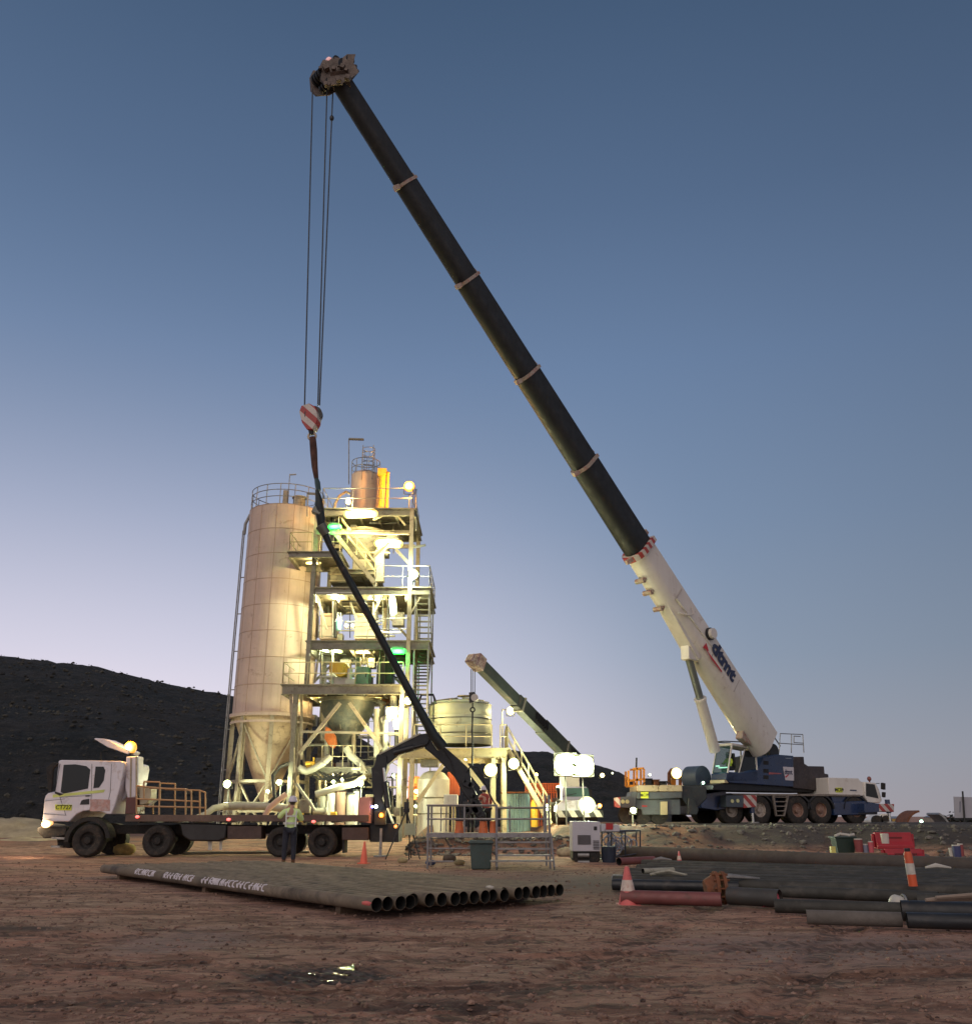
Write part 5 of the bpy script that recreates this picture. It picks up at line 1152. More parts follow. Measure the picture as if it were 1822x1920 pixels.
# ------------------------------------------------------------------ floodlights and lamps
LN = {'w': lensmat('lamp_white', (.90,1,.45), .9, 9), 'y': lensmat('lamp_warm', (1,.80,.25), .95, 9), 'o': lensmat('lamp_orange', (1,.36,.01), .95, 3.5, .3, .6), 'g': lensmat('lamp_green', (.05,1,.14), .8, 1.2, .2, .5), 'c': lensmat('lamp_cool', (.45,1,.65), .7, 7)}
LB = {'w': emat('bulb_white', (.97,1,.88), 10), 'y': emat('bulb_warm', (1,.92,.68), 10), 'o': emat('bulb_orange', (1,.80,.35), 7), 'g': emat('bulb_green', (.5,1,.6), 3), 'c': emat('bulb_cool', (.85,1,.92), 8)}
LC = {'w': (.92,1,.62), 'y': (1,.80,.34), 'o': (1,.42,.05), 'g': (.08,1,.2), 'c': (.75,1,.85)}
hs_m = mat('lamp_housing', (.18,.18,.16), .5, .4)
def flood(px, py, Y, r, k, watts, label, drop=0, base=None, tilt=0, name='floodlight', grid=False):
    p = P(px, py, Y); t_ = thing(name, label, 'lamp', p); r *= .86
    mb = MB(); mb.cyl((0,.12,0),(0,.30,0), r*.75, r*.45, n=16); mb.cyl((0,.06,0),(0,.12,0), r*.9, r*.75, n=20); mb.build('housing', hs_m, t_)
    if grid:
        mb = MB(); mb.box((0,.06,0), (r*2.2,.08,r*2.15)); mb.build('head_frame', hs_m, t_, bevel=.01)
    if grid:                                # light tower head: four lamps in a frame
        for (u_, v_) in ((-.5,.5),(.52,.47),(-.48,-.5),(.5,-.52)):
            mb = MB(); mb.ball((u_*r*1.08,0,v_*r*1.04), r*.46, 18, 10, sc=(1,.45,.92)); mb.build('lens', LN[k], t_)
    else: mb = MB(); mb.ball((0,0,0), r, 18, 10, sc=(1,.45,1)); ln_ = mb.build('lens', LN[k], t_)
    mb = MB(); mb.bar((-r*.95,.1,0),(-r*.95,.3,-r*1.1),.04,.03); mb.bar((r*.95,.1,0),(r*.95,.3,-r*1.1),.04,.03); mb.bar((-r*.95,.3,-r*1.1),(r*.95,.3,-r*1.1),.04,.03)
    if base is not None: mb.cyl((0,.3,-r*1.1),(0,.3,base-p.z),.03,n=8)
    mb.build('bracket', hs_m, t_)
    inb = 500 < px < 830 and Y > 42
    if watts: lamp(t_, (0,-.3,-.05), watts*(1.6 if inb else 1.25), LC[k], max(.06, r*.6))
    return t_
def batten(pa, pb, Y, r, k, watts, label):
    a = P(*pa, Y); b_ = P(*pb, Y); c_ = (a+b_)/2; t_ = thing('tube_light', label, 'lamp', c_)
    a = a-c_; b_ = b_-c_
    mb = MB(); mb.cyl(a+V((0,0,0)), b_, r, n=14); mb.ball(a, r, 12, 8); mb.ball(b_, r, 12, 8); tb_ = mb.build('tube', LN[k], t_)
    d = (b_-a).normalized(); up = V((0,0,1)) if abs(d.z) < .7 else V((0,1,0)); off = up*(r+.03) if abs(d.z) < .7 else V((0,r+.03,0))
    mb = MB(); mb.bar(a+off, b_+off, r*2.2, .05, up=up); mb.build('housing', hs_m, t_)
    for f in ((.3,.7) if (b_-a).length > .8 else (.5,)):
        q = a.lerp(b_, f); lamp(t_, q+V((0,-r-.15,-r-.12)), watts*1.2/(2 if (b_-a).length > .8 else 1), LC[k], .1)
    return t_
flood(767,912,44.2,.34,'o',650,'big glowing orange beacon at the right corner of the tower roof', base=P(767,955,44.2).z)
flood(653,941,43.9,.17,'y',120,'small oval floodlight beside the drum on the tower roof')
batten((652,965),(701,963),43.6,.2,'y',600,'wide bright strip light under the tower roof deck')
batten((619,988),(636,988),43.7,.13,'g',70,'green strip light below the left of the tower roof')
batten((709,1018),(748,1020),44.6,.22,'y',450,'wide warm strip light in the upper right bay of the tower')
flood(775,1077,43.8,.29,'w',380,'round white floodlight at the right end of the upper railing', base=P(775,1105,43.8).z)
flood(628,1118,44.4,.20,'w',380,'white floodlight in the left of the middle bay')
batten((735,1122),(738,1150),44.4,.17,'w',480,'upright bright lamp in the right of the middle bay')
flood(764,1121,44.2,.14,'y',150,'small warm lamp on the right tower column at the middle bay')
flood(649,1173,44.2,.10,'y',60,'left one of two small lamps beside the hanging bag')
flood(661,1173,44.2,.10,'y',60,'right one of two small lamps beside the hanging bag')
batten((735,1221),(757,1221),43.6,.14,'g',70,'green strip light under the second floor near the stairs')
batten((598,1218),(640,1222),45.8,.08,'w',220,'thin white strip light under the second floor on the left')
batten((640,974),(672,974),46.6,.07,'y',210,'added thin tube lamp deep under the tower roof behind the wide strip light')  # this run of thin tubes is added to brighten the deck undersides
batten((618,1121),(650,1121),46.4,.07,'y',210,'added thin tube lamp deep in the left of the middle bay')
batten((690,1123),(720,1123),46.4,.07,'y',210,'added thin tube lamp deep in the right of the middle bay')
batten((668,1223),(700,1223),46.2,.07,'y',210,'added thin tube lamp deep under the second floor behind the cabinets')
batten((590,1306),(618,1306),46.2,.07,'y',260,'added thin tube lamp deep under the lower platform at its left end')
batten((690,1306),(716,1306),46.2,.07,'y',260,'added thin tube lamp deep under the lower platform at its right end')
batten((620,1448),(650,1448),45.6,.07,'y',220,'added thin tube lamp under the low walkway among the cables')
batten((575,1056),(600,1056),44.8,.06,'y',90,'added short tube lamp under the left landing facing the silo')
batten((860,1418),(890,1418),45.2,.08,'y',260,'added tube lamp under the tank deck above the cream vessel')  # last of the added fill tubes
flood(765,1314,43.4,.22,'y',150,'round warm lamp on the column beside the slanting pipe')
flood(735,1336,43.6,.30,'y',260,'large blazing lamp below the lower platform', grid=True)
batten((742,1352),(744,1362),44.0,.16,'w',120,'short lamp directly below the large blazing lamp')
flood(426,1470,45,.22,'w',150,'white floodlight at the foot of the silo legs, leftmost', base=.4)
flood(524,1467,43.4,.15,'w',120,'floodlight behind the worker between silo and tower', base=.4)
flood(625,1466,43.2,.10,'w',60,'left small lamp above the sloping discharge pipe')
flood(641,1462,43.4,.08,'w',40,'right small lamp above the sloping discharge pipe')
flood(676,1469,43.0,.16,'w',260,'white floodlight left of the loader crane column', base=.4)
flood(502,1484,44,.10,'w',60,'small lamp low between the silo legs')
flood(738,1455,43.4,.08,'w',60,'small lamp behind the loader crane ram')
flood(814,1472,44.2,.10,'w',200,'small lamp on the cream upright vessel')
flood(780,1484,45,.11,'y',120,'warm lamp at the orange crate under the tank deck')
flood(779,1512,40,.07,'w',30,'tiny lamp at the left of the scaffold rail')
flood(920,1444,41.8,.34,'y',300,'bright floodlight under the tank deck, left of the corner column', base=.8)
flood(963,1432,42.6,.29,'w',260,'bright floodlight right of the tank deck corner column')
p_ = P(957,1333,46); t_ = flood(957,1333,46,.24,'y',240,'warm street lamp on a thin post behind the tank deck', name='street_lamp')
mb = MB(); q = P(942,1330,46)-p_; mb.cyl((q.x,.3,.1),(q.x,.3,2.9-p_.z+.6),.04,n=8); mb.cyl((q.x,.3,.1),(0,.3,.05),.03,n=6); mb.build('post', galv, t_)
flood(1005,1453,47,.11,'y',50,'small round lamp in the stair railing of the tank deck')
flood(998,1488,44,.14,'y',120,'warm lamp above the gas cylinder')
flood(1026,1514,42,.17,'w',160,'white lamp at the foot of the tank deck stairs', base=.9)
flood(1046,1477,46,.11,'w',60,'small lamp beside the white crane truck cab on its left')
flood(1060,1433,38.8,.50,'w',420,'left of two dazzling floodlights above the small crane truck', base=.9, grid=True)
flood(1093,1436,38.8,.48,'w',420,'right of two dazzling floodlights above the small crane truck', base=.9, grid=True)
flood(1129,1454,60,.17,'y',60,'small amber lamp far behind, right of the small crane truck')
flood(1148,1450,80,.10,'w',0,'tiny far lamp below the distant ridge')
flood(1124,1511,43,.12,'o',30,'orange lamp at the right bumper of the small crane truck')
flood(1268,1450,56,.37,'y',380,'round warm floodlight in front of the orange guard frame behind the ballast slabs')
flood(1218,1453,75,.13,'w',0,'small far lamp on a post left of the warm floodlight')
flood(1187,1520,42.5,.17,'w',110,'white green floodlight at the near end of the ballast trailer', base=.9)
flood(1318,1468,46.5,.09,'c',16,'small greenish lamp beside the blue hose reel')
flood(1764,1537,130,.45,'y',150,'far lamp at the right behind the bank, in front of a lit shed')
flood(1727,1541,120,.28,'c',30,'far greenish lamp behind the bank inside the half arch')
flood(1690,1540,125,.28,'y',60,'far yellow lamp behind the bank next to the crane outrigger')
def dark_lamp(px, py0, py1, Y, arm, label):
    a = P(px, py1, Y); b_ = P(px, py0, Y); t_ = thing('mast_lamp', label, 'lamp', a); mb = MB(); mb.cyl((0,0,0), b_-a, .03, n=8); mb.build('mast', galv, t_)
    c_ = P(px+arm, py0+1, Y)-a; mb = MB(); mb.bar(b_-a, c_, .16,.09); mb.build('head', hs_m, t_, bevel=.01); return t_
dark_lamp(654,823,908,46,28,'tall thin mast with an unlit flag shaped lamp left of the roof drum')
dark_lamp(576,925,968,45.6,16,'short unlit mast lamp where the silo rail meets the tower')
dark_lamp(780,918,995,44.6,.5,'pair of thin unlit masts hanging at the right of the tower roof')
p = P(772,1027,44.4); t_ = thing('side_lamp', 'unlit tube lamp sticking out right of the upper bay', 'lamp', p); mb = MB(); mb.bar((0,0,0), P(798,1022,44.4)-p, .12,.1); mb.build('head', hs_m, t_, bevel=.01)

# ------------------------------------------------------------------ small crane truck facing the camera
YC = 40.5
so2 = P(1080,1545,YC); sc2 = thing('crane_truck', 'small white crane truck facing the camera with its dark boom raised left', 'crane', (so2.x, YC, .93)); CQ = Plane((so2.x, YC, .93))
def qx(pts, o=0): return CQ.xz(pts, o)
mb = MB(); mb.prism(qx(((1058,1474),(1104,1474),(1108,1500),(1056,1500))), .9, 2.6); cb = mb.build('cab', truckw, sc2, bevel=.05)
mb = MB(); mb.prism(qx(((1061,1478),(1102,1478),(1105,1494),(1059,1494)),.9), .88,.895); mb.build('windscreen', mat('green_glass', (.10,.22,.16), .08), cb)
mb = MB(); mb.bar(V((CQ.p(1080,1494).x-.5,.86,CQ.p(0,1493).z)), V((CQ.p(1080,1494).x+.1,.86,CQ.p(0,1487).z)), .02,.02); mb.build('wiper', black, cb)
mb = MB(); mb.prism(qx(((1056,1500),(1108,1500),(1122,1512),(1120,1522),(1042,1522),(1044,1510))), .0, 1.5); mb.build('bonnet', truckw, sc2, bevel=.05)
mb = MB(); mb.prism(qx(((1042,1520),(1130,1520),(1130,1533),(1042,1533))), -.15, .2); mb.build('bumper', stripe('chevron', (.6,.56,.45), (.04,.04,.035), (1,0,.6), 1.9), sc2, bevel=.02)
for px_ in (1054,1112):
    c_ = CQ.p(px_,1532); mb = MB(); mb.cyl((c_.x-.2,.6,.5),(c_.x+.2,.6,.5),.5,n=24); mb.build('wheel', tyrem, sc2)
    mb = MB(); mb.cyl((c_.x-.2,5,.5),(c_.x+.2,5,.5),.5,n=24); mb.build('wheel', tyrem, sc2)
mb = MB(); mb.mm(CQ.p(1060,1530).x, CQ.p(1112,1530).x, 1.5, 8, .6, 1.2); mb.build('chassis', darkst, sc2)
q = CQ.p(1100,1510); mb = MB(); mb.ball((q.x,-.1,q.z), .36, 16, 10, sc=(1,.4,1)); mb.build('headlight', LN['w'], sc2); lamp(sc2, (q.x,-.35,q.z), 40, LC['w'], .15); lamp(sc2, (q.x,-.4,q.z), 1500, (.8,1,.8), .1, 'SPOT', (.6,-1,-.10), 80)
q = CQ.p(1116,1512); mb = MB(); mb.ball((q.x,.3,q.z), .1, 12, 8); mb.build('turn_signal', MATS['amber_glow'], sc2)
mb = MB(); mb.prism(qx(((1046,1475),(1053,1476),(1053,1498),(1048,1500))), .9, 1.0); mb.prism(qx(((1109,1480),(1114,1480),(1114,1496),(1109,1496))), .9, 1.0); mb.build('mirror', black, sc2)
mb = MB(); mb.mm(CQ.p(1068,1480).x, CQ.p(1100,1480).x, 3, 5.5, 1.2, 2.6); mb.build('superstructure', whitep, sc2, bevel=.04)
# its boom
s0 = P(1092,1440,44.5); s1 = P(893,1240,38.0); sd = (s1-s0).normalized(); ss = V((0,0,1)).cross(sd).normalized()
if ss.y > 0: ss = -ss
su = ss.cross(sd); su = su if su.z > 0 else -su
def sbar(f0, f1, wd, h, m_, nm, par):
    mb = MB(); mb.bar(s0.lerp(s1,f0), s0.lerp(s1,f1), wd, h, up=su); return mb.build(nm, m_, par, world=True, bevel=.03)
gb = mat('grey_green_boom', (.03,.038,.035), .65, .1, .2, 1, dirt=.2)
b1_ = sbar(0,.42,.5,.66,gb,'boom_base',sc2); sbar(.05,.66,.44,.58,gb,'boom_section',sc2); sbar(.1,1.0,.38,.50,gb,'boom_section',sc2)
for f in (.2,.62): sbar(f-.006,f+.006,.56,.74 if f < .5 else .66,steelg,'boom_collar',sc2)
mb = MB()
for i in range(16): f = .03+.016*i+(.23 if i > 8 else 0); c_ = s0.lerp(s1,f)+ss*.27+su*.06; mb.bar(c_-su*.18, c_+su*.14+sd*.1, .04,.12, up=ss)
mb.each('boom_stripe', darkst, b1_, world=True)
mb = MB(); a = P(880,1238,38); mb.v = []
c_ = s1; mb.bar(c_-sd*.35, c_+sd*.15, .5,.62, up=su); mb.bar(c_+sd*.1-su*.15, c_+sd*.45-su*.1, .42,.42, up=su); mb.build('boom_head', mat('head_worn', (.22,.13,.12), .6, 0, .5, 3, dirt=.4, dcol=(.5,.45,.42)), sc2, world=True, bevel=.05)
mb = MB()
for px_ in (883,886,890): mb.cyl(P(px_,1255,38), P(px_,1300,38), .016, n=6)
mb.build('hoist_rope', darkst, sc2, world=True)
hb2 = thing('hook_block', 'small dark hook block hanging in front of the round water tank', 'hook block', P(886,1308,38)); mb = MB(); mb.prism([(lambda q:(q.x-P(886,1308,38).x,q.z-P(886,1308,38).z))(P(a_,b2,38)) for a_,b2 in ((879,1299),(890,1298),(893,1305),(893,1312),(888,1318),(880,1319))], -.12,.12); mb.build('cheek_plate', darkst, hb2, bevel=.02)
mb = MB(); c_ = P(892,1309,38)-P(886,1308,38); mb.cyl(c_+V((-.05,-.14,0)), c_+V((-.05,.14,0)), .15, n=16); mb.build('sheave', whitep, hb2)
mb = MB(); c_ = P(886,1331,38)-P(886,1308,38); mb.cyl((0,0,-.2), c_+V((0,0,.1)), .03, n=8); mb.ring(c_, .09,.03,18,'y'); mb.build('hook', darkst, hb2)
mb = MB(); mb.tube([P(886,1334,38),P(885,1370,38),P(886,1400,38),P(885,1437,38)], .035, 7); tag(mb.build('lifting_chain', darkst), 'dark chain hanging below the small hook block', 'chain')

# ballast trailer and slabs left of the big crane
def r7(*ps): return [(1140+x/9.11, 1420+y/9.11) for x, y in ps]
YB = 43.5; bo = P(1230,1540,YB); bt = thing('ballast_trailer', 'blue grey trailer frame beside the rear of the big crane', 'trailer', (bo.x, YB, .93)); BP = Plane((bo.x, YB, .93))
def bx(pts, o=0): return BP.xz(pts, o)
bgm = mat('dusty_blue_frame', (.10,.115,.125), .5, .1, .2, 1.5, dirt=.25)
mb = MB(); mb.prism(bx(r7((490,600),(1265,590),(1265,700),(700,720),(490,715))), 0, 2.2); mb.prism(bx(r7((470,722),(1240,715),(1250,985),(600,985),(580,890),(470,870))), .15, 2.0); mb.build('frame', bgm, bt, bevel=.03)
mb = MB(); mb.prism(bx(r7((205,680),(380,670),(400,590),(490,590),(470,870),(205,860))), 0, 1.4); mb.build('bumper_beam', bgm, bt, bevel=.02)
mb = MB(); mb.prism(bx(r7((105,695),(205,680),(205,870),(110,850))), -.05, .3); mb.build('striped_board', rw_str, bt, bevel=.01)
mb = MB()
for u_ in (248,325): q = BP.p(*r7((u_,760))[0]); mb.cyl((q.x,-.03,q.z),(q.x,-.002,q.z), .09, n=14)
mb.build('reflector', MATS['yellow_reflector'], bt)
mb = MB(); mb.prism(bx(r7((555,595),(685,595),(685,705),(555,705))), -.03,-.003); yp = mb.build('number_plate', MATS['plate_yellow'], bt); q = BP.p(*r7((620,650))[0]); text('MC09', .17, darkst, yp, Matrix.Translation(V((q.x,-.033,q.z))) @ Matrix.Rotation(pi/2,4,'X'), bold=.004)
mb = MB(); mb.prism(bx(r7((900,760),(1010,760),(1010,985),(900,985))), -.02,.148); mb.build('support_pad', mat('pad_yellowish', (.5,.42,.24), .5), bt)
mb = MB(); mb.prism(bx(r7((578,822),(665,826),(663,852),(578,850)),.15), .13,.147); mb.build('marker', redp, bt)
mb = MB(); mb.prism(bx(r7((1270,480),(1700,500),(1720,700),(1560,860),(1380,840),(1270,700))), .3, 2.2); mb.prism(bx(r7((1370,700),(1480,700),(1560,900),(1530,990),(1370,980))), .1, 2.0); mb.build('gooseneck', mat('dark_teal_steel', (.025,.032,.036), .5, .2, .3, 2, dirt=.3), bt, bevel=.04)
for px_ in (1180,1207,1238):
    q = BP.p(px_,1540); mb = MB(); mb.cyl((q.x,.3,.42),(q.x,.75,.42),.42,n=24); mb.build('wheel', tyrem, bt)
for lb, u0, u1 in (('left yellowish ballast slab lying on the blue trailer', 490, 855), ('right yellowish ballast slab lying on the blue trailer', 872, 1262)):
    a = BP.p(*r7((u0,590))[0]); b_ = BP.p(*r7((u1,480))[0]); hh = thing('ballast_slab', lb, 'slab', (bo.x+(a.x+b_.x)/2, YB, .93+a.z+.01)); w2 = (b_.x-a.x)/2; h2 = b_.z-a.z
    mb = MB(); mb.prism([(-w2,0),(w2,0),(w2,h2*.8),(w2-.1,h2),(-w2+.1,h2),(-w2,h2*.8)], 0, 2.2); mb.build('slab', mat('ballast_cream', (.50,.41,.26), .6, 0, .1, 2, dirt=.2), hh, bevel=.02)
    mb = MB(); mb.ring((0,.6,h2), .12, .03, 14, 'y'); mb.build('lifting_eye', darkst, hh)
og = mat('orange_yellow_paint', (.85,.32,.03), .5)
hh = thing('guard_frame', 'yellow orange guard frame standing on the trailer left of the slabs', 'frame', BP.p(1195,1474,1.0)+BP.o); gf = BP.p(1195,1474,1.0)
mb = MB()
for (a, b_) in (((345,230),(345,490)),((490,190),(490,500)),((610,200),(610,480)),((420,200),(610,190)),((350,400),(610,375)),((350,490),(500,490))):
    for o_ in (1.0,1.9): mb.bar(BP.p(*r7(a)[0],1.0)+V((0,o_-1,0))-gf, BP.p(*r7(b_)[0],1.0)+V((0,o_-1,0))-gf, .09,.09, up=(0,1,0))
mb.build('frame', og, hh)
mb = MB(); mb.cyl(BP.p(*r7((485,10))[0],1.0)-gf, BP.p(*r7((480,190))[0],1.0)-gf, .04, n=8); mb.build('pole', darkst, hh)
hh = thing('roll_frame', 'rounded orange and dark frame behind the warm floodlight', 'frame', P(1275,1475,57)); g0 = P(1275,1475,57)
mb = MB()
for (x0_, x1_) in ((1254,1275),(1282,1297)):
    mb.tube([P(x0_,1490,57)-g0,P(x0_,1450,57)-g0,P(x0_+4,1444,57)-g0,P(x1_-4,1444,57)-g0,P(x1_,1452,57)-g0,P(x1_,1490,57)-g0], .1, 8)
mb.build('frame', rust, hh)
mb = MB(); 
for x_ in (1262,1285): mb.bar(P(x_,1450,57.3)-g0, P(x_,1490,57.3)-g0, .3,.1, up=(0,1,0))
mb.build('panel', og, hh)
for (px0,px1,py0,py1,lb,m_) in ((1226,1236,1464,1473,'small orange box between the two frames on the trailer',rust),(1210,1222,1462,1473,'dark rounded cabinet right of the yellow guard frame',darkst),(1238,1250,1467,1474,'low dark cabinet left of the rounded frame',darkst)):
    a = P(px0,py1+6,50); b_ = P(px1,py0,50); hh = thing('equipment_box', lb, 'box', a); mb = MB(); mb.mm(0,b_.x-a.x,0,.8,0,b_.z-a.z); mb.build('body', m_, hh, bevel=.05); mb = MB(); mb.mm(-.03,b_.x-a.x+.03,-.03,.83,b_.z-a.z,b_.z-a.z+.06); mb.build('lid', m_, hh)
# ------------------------------------------------------------------ scaffold platform
YS = 25.2; so3 = P(918,1628,YS); sf = thing('scaffold_platform', 'grey scaffold work platform with steps standing before the plant', 'scaffold', (so3.x, YS, 0)); FP = Plane((so3.x, YS, 0))
def f5(*ps): return [(780+x*.17563, 1440+y*.17563) for x, y in ps]
def fp(x, y, o=0): return FP.p(*f5((x,y))[0], o)
scm = mat('scaffold_tube', (.26,.25,.25), .45, .4, .2, 3, dirt=.2)
D_ = 1.5
mb = MB()
for (x, yt) in ((120,400),(862,400),(1432,290)):
    a = fp(x,1095); b_ = fp(x,yt)
    for o_ in (0,D_): mb.cyl((a.x,o_,0),(a.x,o_,b_.z),.03,n=10)
for x in (515,1000,1370): a = fp(x,690); b_ = fp(x,400); mb.cyl((a.x,0,a.z),(a.x,0,b_.z),.022,n=8)
for x in (235,295,375): a = fp(x,690); b_ = fp(x,400); mb.cyl((a.x,D_,a.z),(a.x,D_,b_.z),.018,n=8)
mb.build('standard', scm, sf)
mb = MB()
for (x0, x1, y) in ((120,862,400),(862,1432,425),(120,862,548),(862,1432,548),(120,600,862),(120,400,1000)):
    a = fp(x0,y); b_ = fp(x1,y)
    for o_ in ((0,D_) if y < 700 else (0,)): mb.cyl((a.x,o_,a.z),(b_.x,o_,a.z),.022,n=8)
for x in (120,862,1432): a = fp(x,700); 
for x, y in ((120,400),(120,548),(862,400),(862,548),(1432,425),(1432,548)): a = fp(x,y); mb.cyl((a.x,0,a.z),(a.x,D_,a.z),.022,n=8)
mb.build('ledger', scm, sf)
a = fp(120,700); b_ = fp(1432,700); zdk = a.z
for i in range(5):
    mb = MB(); mb.mm(a.x,b_.x,.03+i*(D_-.06)/5,.03+(i+1)*(D_-.06)/5-.015,zdk-.045,zdk); mb.build('deck_plank', mat('worn_plank', (.42,.38,.28), .7, 0, .3, 4, dirt=.3), sf)
mb = MB(); mb.mm(a.x-.03,b_.x+.03,-.035,.0,zdk-.1,zdk+.01); mb.build('edge_beam', scm, sf)
for k, y in enumerate((790,860,930,990)):
    p0 = fp(870,y); p1 = fp(1430 if k < 3 else 1470,y); mb = MB(); yy = -.1-.26*k if False else -.02-.22*k
    q0 = FP.p(*f5((870 if k < 3 else 790,y))[0], yy-.1); q1 = FP.p(*f5((1430 if k < 3 else 1470,y))[0], yy-.1)
    mb.mm(q0.x,q1.x,yy-.2,yy,q0.z-.03,q0.z+.01); mb.build('step', scm, sf)
mb = MB()
for x in (855,1440): p0 = fp(x,720); mb.bar((p0.x,-.02,zdk-.05),(p0.x,-.95,.05),.04,.1)
mb.each('stair_stringer', scm, sf)
mb = MB()
for (x0,y0,x1,y1) in ((140,720,215,860),(290,720,370,860),(590,700,862,940)): pa = fp(x0,y0,1.); pb = fp(x1,y1,1.); mb.cyl(pa, pb, .022, n=8)
mb.each('brace', scm, sf)
# spikes and lamps on posts
for x, lb in ((145,'dark spiked traffic post top at the left corner of the scaffold'),): pass
# tripod
hh = thing('survey_tripod', 'dark tripod standing between truck tail and scaffold', 'tripod', G(762,1612)); 
mb = MB(); ap = P(762,1520,G(762,1612).y)-hh.location
for dx, dy in ((-.65,-.1),(.45,-.3),(.1,.6)): mb.cyl(ap, (dx,dy,0), .028, .018, n=8)
mb.build('leg', darkst, hh); mb = MB(); mb.cyl(ap-V((0,0,.06)), ap+V((0,0,.06)), .1, n=12); mb.box(ap+V((0,0,.16)), (.16,.16,.2)); mb.build('head', darkst, hh, bevel=.01)
hh = thing('notice_board', 'small pale notice sheet on a dark frame behind the tripod', 'sign', P(768,1555,30)); mb = MB(); mb.prism([(-.17,-.17),(.17,-.17),(.17,.17),(-.17,.17)], -.01,.01); mb.build('sheet', mat('sheet_green', (.35,.38,.25), .6), hh); mb = MB(); mb.bar((0,.04,.15),(0,.04,-1.0),.04,.04, up=(0,1,0)); mb.build('post', darkst, hh)
# orange cones on the deck
def cone_parts(root, h, r, m1, m2=None):
    mb = MB(); mb.box((0,0,.012*h/.5), (r*2.5,r*2.5,.024*h/.5)); mb.build('base', m1, root, bevel=.004)
    mb = MB(); mb.lathe([(r,.02),(r*.25,h-.02),(r*.2,h),(0,h)], n=24)
    bd_ = mb.build('body', m1, root)
    if m2:
        def rad(z): return r+(r*.25-r)*(z-.02)/(h-.04)+.003
        mb = MB(); mb.lathe([(rad(h*.38),h*.38),(rad(h*.66),h*.66)], n=24); mb.build('reflective_band', m2, bd_)
conem = mat('cone_orange', (.80,.16,.09), .5, 0, .1, 4, dirt=.15); conem2 = mat('cone_faded_red', (.62,.14,.13), .6, 0, .12, 4, dirt=.2); bandm = mat('cone_band', (.62,.52,.44), .5, 0, .15, 6, dirt=.35, dcol=(.4,.2,.15))
def cone(px, py, h, r, label, m1, m2=None, z=0, g=None, Y=None):
    p = G(px, py, z) if Y is None else P(px, py, Y); t_ = thing('traffic_cone', label, 'cone', p, random.uniform(-.3,.3), g); cone_parts(t_, h, r, m1, m2); return t_
cone(682,1620,.60,.115,'plain orange traffic cone on the dirt in front of the truck tail', conem)
cone(1178,1699,.56,.15,'faded orange and white traffic cone standing at the near end of the red pipe', conem2, bandm)
cone(1274,1622,.36,.08,'small faded traffic cone standing among the dark pipes', conem2, bandm)
def bucket(px, lb, w_=.13, h_=.29):
    q = FP.p(px,1562,.3); hh = thing('orange_bucket', lb, 'bucket', (so3.x+q.x, YS+.3, zdk+.001), 0, 'orange buckets on the scaffold deck')
    mb = MB(); mb.lathe([(0,0),(w_,0),(w_*.72,h_),(w_*.66,h_),(w_*.9,.02),(0,.02)], n=20); mb.build('body', mat('bucket_orange', (.62,.15,.04), .5, 0, .15, 4, dirt=.25), hh)
    mb = MB(); mb.ring((0,0,h_), w_*.72, .012, 20); mb.build('rim', MATS['bucket_orange'], hh)
bucket(861,'leftmost orange bucket on the scaffold deck'); bucket(906,'orange bucket on the scaffold deck at the worker boots'); bucket(924,'orange bucket at the middle post of the scaffold deck', .1)
# wheelie bin
p = G(902,1630); hh = thing('wheelie_bin', 'dark green wheelie bin in front of the scaffold', 'bin', p); mb = MB(); w2 = .29; h_ = .62
mb.v = [V(q) for q in ((-w2*.85,-.2,0),(w2*.85,-.2,0),(w2*.85,.22,0),(-w2*.85,.22,0),(-w2,-.28,h_),(w2,-.28,h_),(w2,.3,h_),(-w2,.3,h_))]
for q in ((0,3,2,1),(4,5,6,7),(0,1,5,4),(1,2,6,5),(2,3,7,6),(3,0,4,7)): mb.face(q)
gm = mat('bin_green', (.055,.085,.08), .5, 0, .15, 3, dirt=.2); mb.build('body', gm, hh, bevel=.03)
mb = MB(); mb.prism([(-w2-.04,h_+.001),(w2+.04,h_+.001),(w2,h_+.07),(-w2,h_+.09)], -.33,.34); mb.build('lid', gm, hh, bevel=.02)
mb = MB(); mb.cyl((-w2*.8,.24,.09),(-w2*.8+.06,.24,.09),.09,n=16); mb.build('wheel', black, hh); mb = MB(); mb.cyl((w2*.8-.06,.24,.09),(w2*.8,.24,.09),.09,n=16); mb.build('wheel', black, hh)
# bits on the ground at the scaffold
def sack(px, py, s_, m_, lb, nm='sack'):
    p = G(px, py); mb = MB(); mb.ball((0,0,s_*.4), s_, 14, 8, sc=(1,.7,.55))
    for i, v_ in enumerate(mb.v): mb.v[i] = v_*(1+.18*noise.noise(v_*5+V((px,0,0))))
    o = mb.build(nm, m_); o.location = p; tag(o, lb, nm.replace('_',' '))
sack(807,1622,.15,mat('blue_bag',(.05,.08,.18),.6),'blue bag on the ground under the scaffold left end','bag')
sack(808,1610,.09,whitep,'white bundle on top of the blue bag','bundle')
sack(861,1622,.16,mat('tan_sack',(.36,.29,.15),.8,0,.3,5),'tan sack on the ground left of the wheelie bin')
sack(842,1616,.22,mat('brown_sack',(.09,.07,.05),.8,0,.3,5),'dark brown sack on the ground behind the tan one')
sack(1060,1606,.3,mat('straw_sack',(.36,.30,.19),.8,0,.4,6,bump=.6),'pale straw coloured heap between scaffold and generator','heap')
sack(232,1603,.42,mat('yellow_sack',(.40,.30,.12),.8,0,.4,5,bump=.6),'yellowish rubble sack lying between the truck front wheels')
sack(755,1618,.16,MATS['tan_sack'],'small coil of pale rags on the ground under the tripod','rag heap')
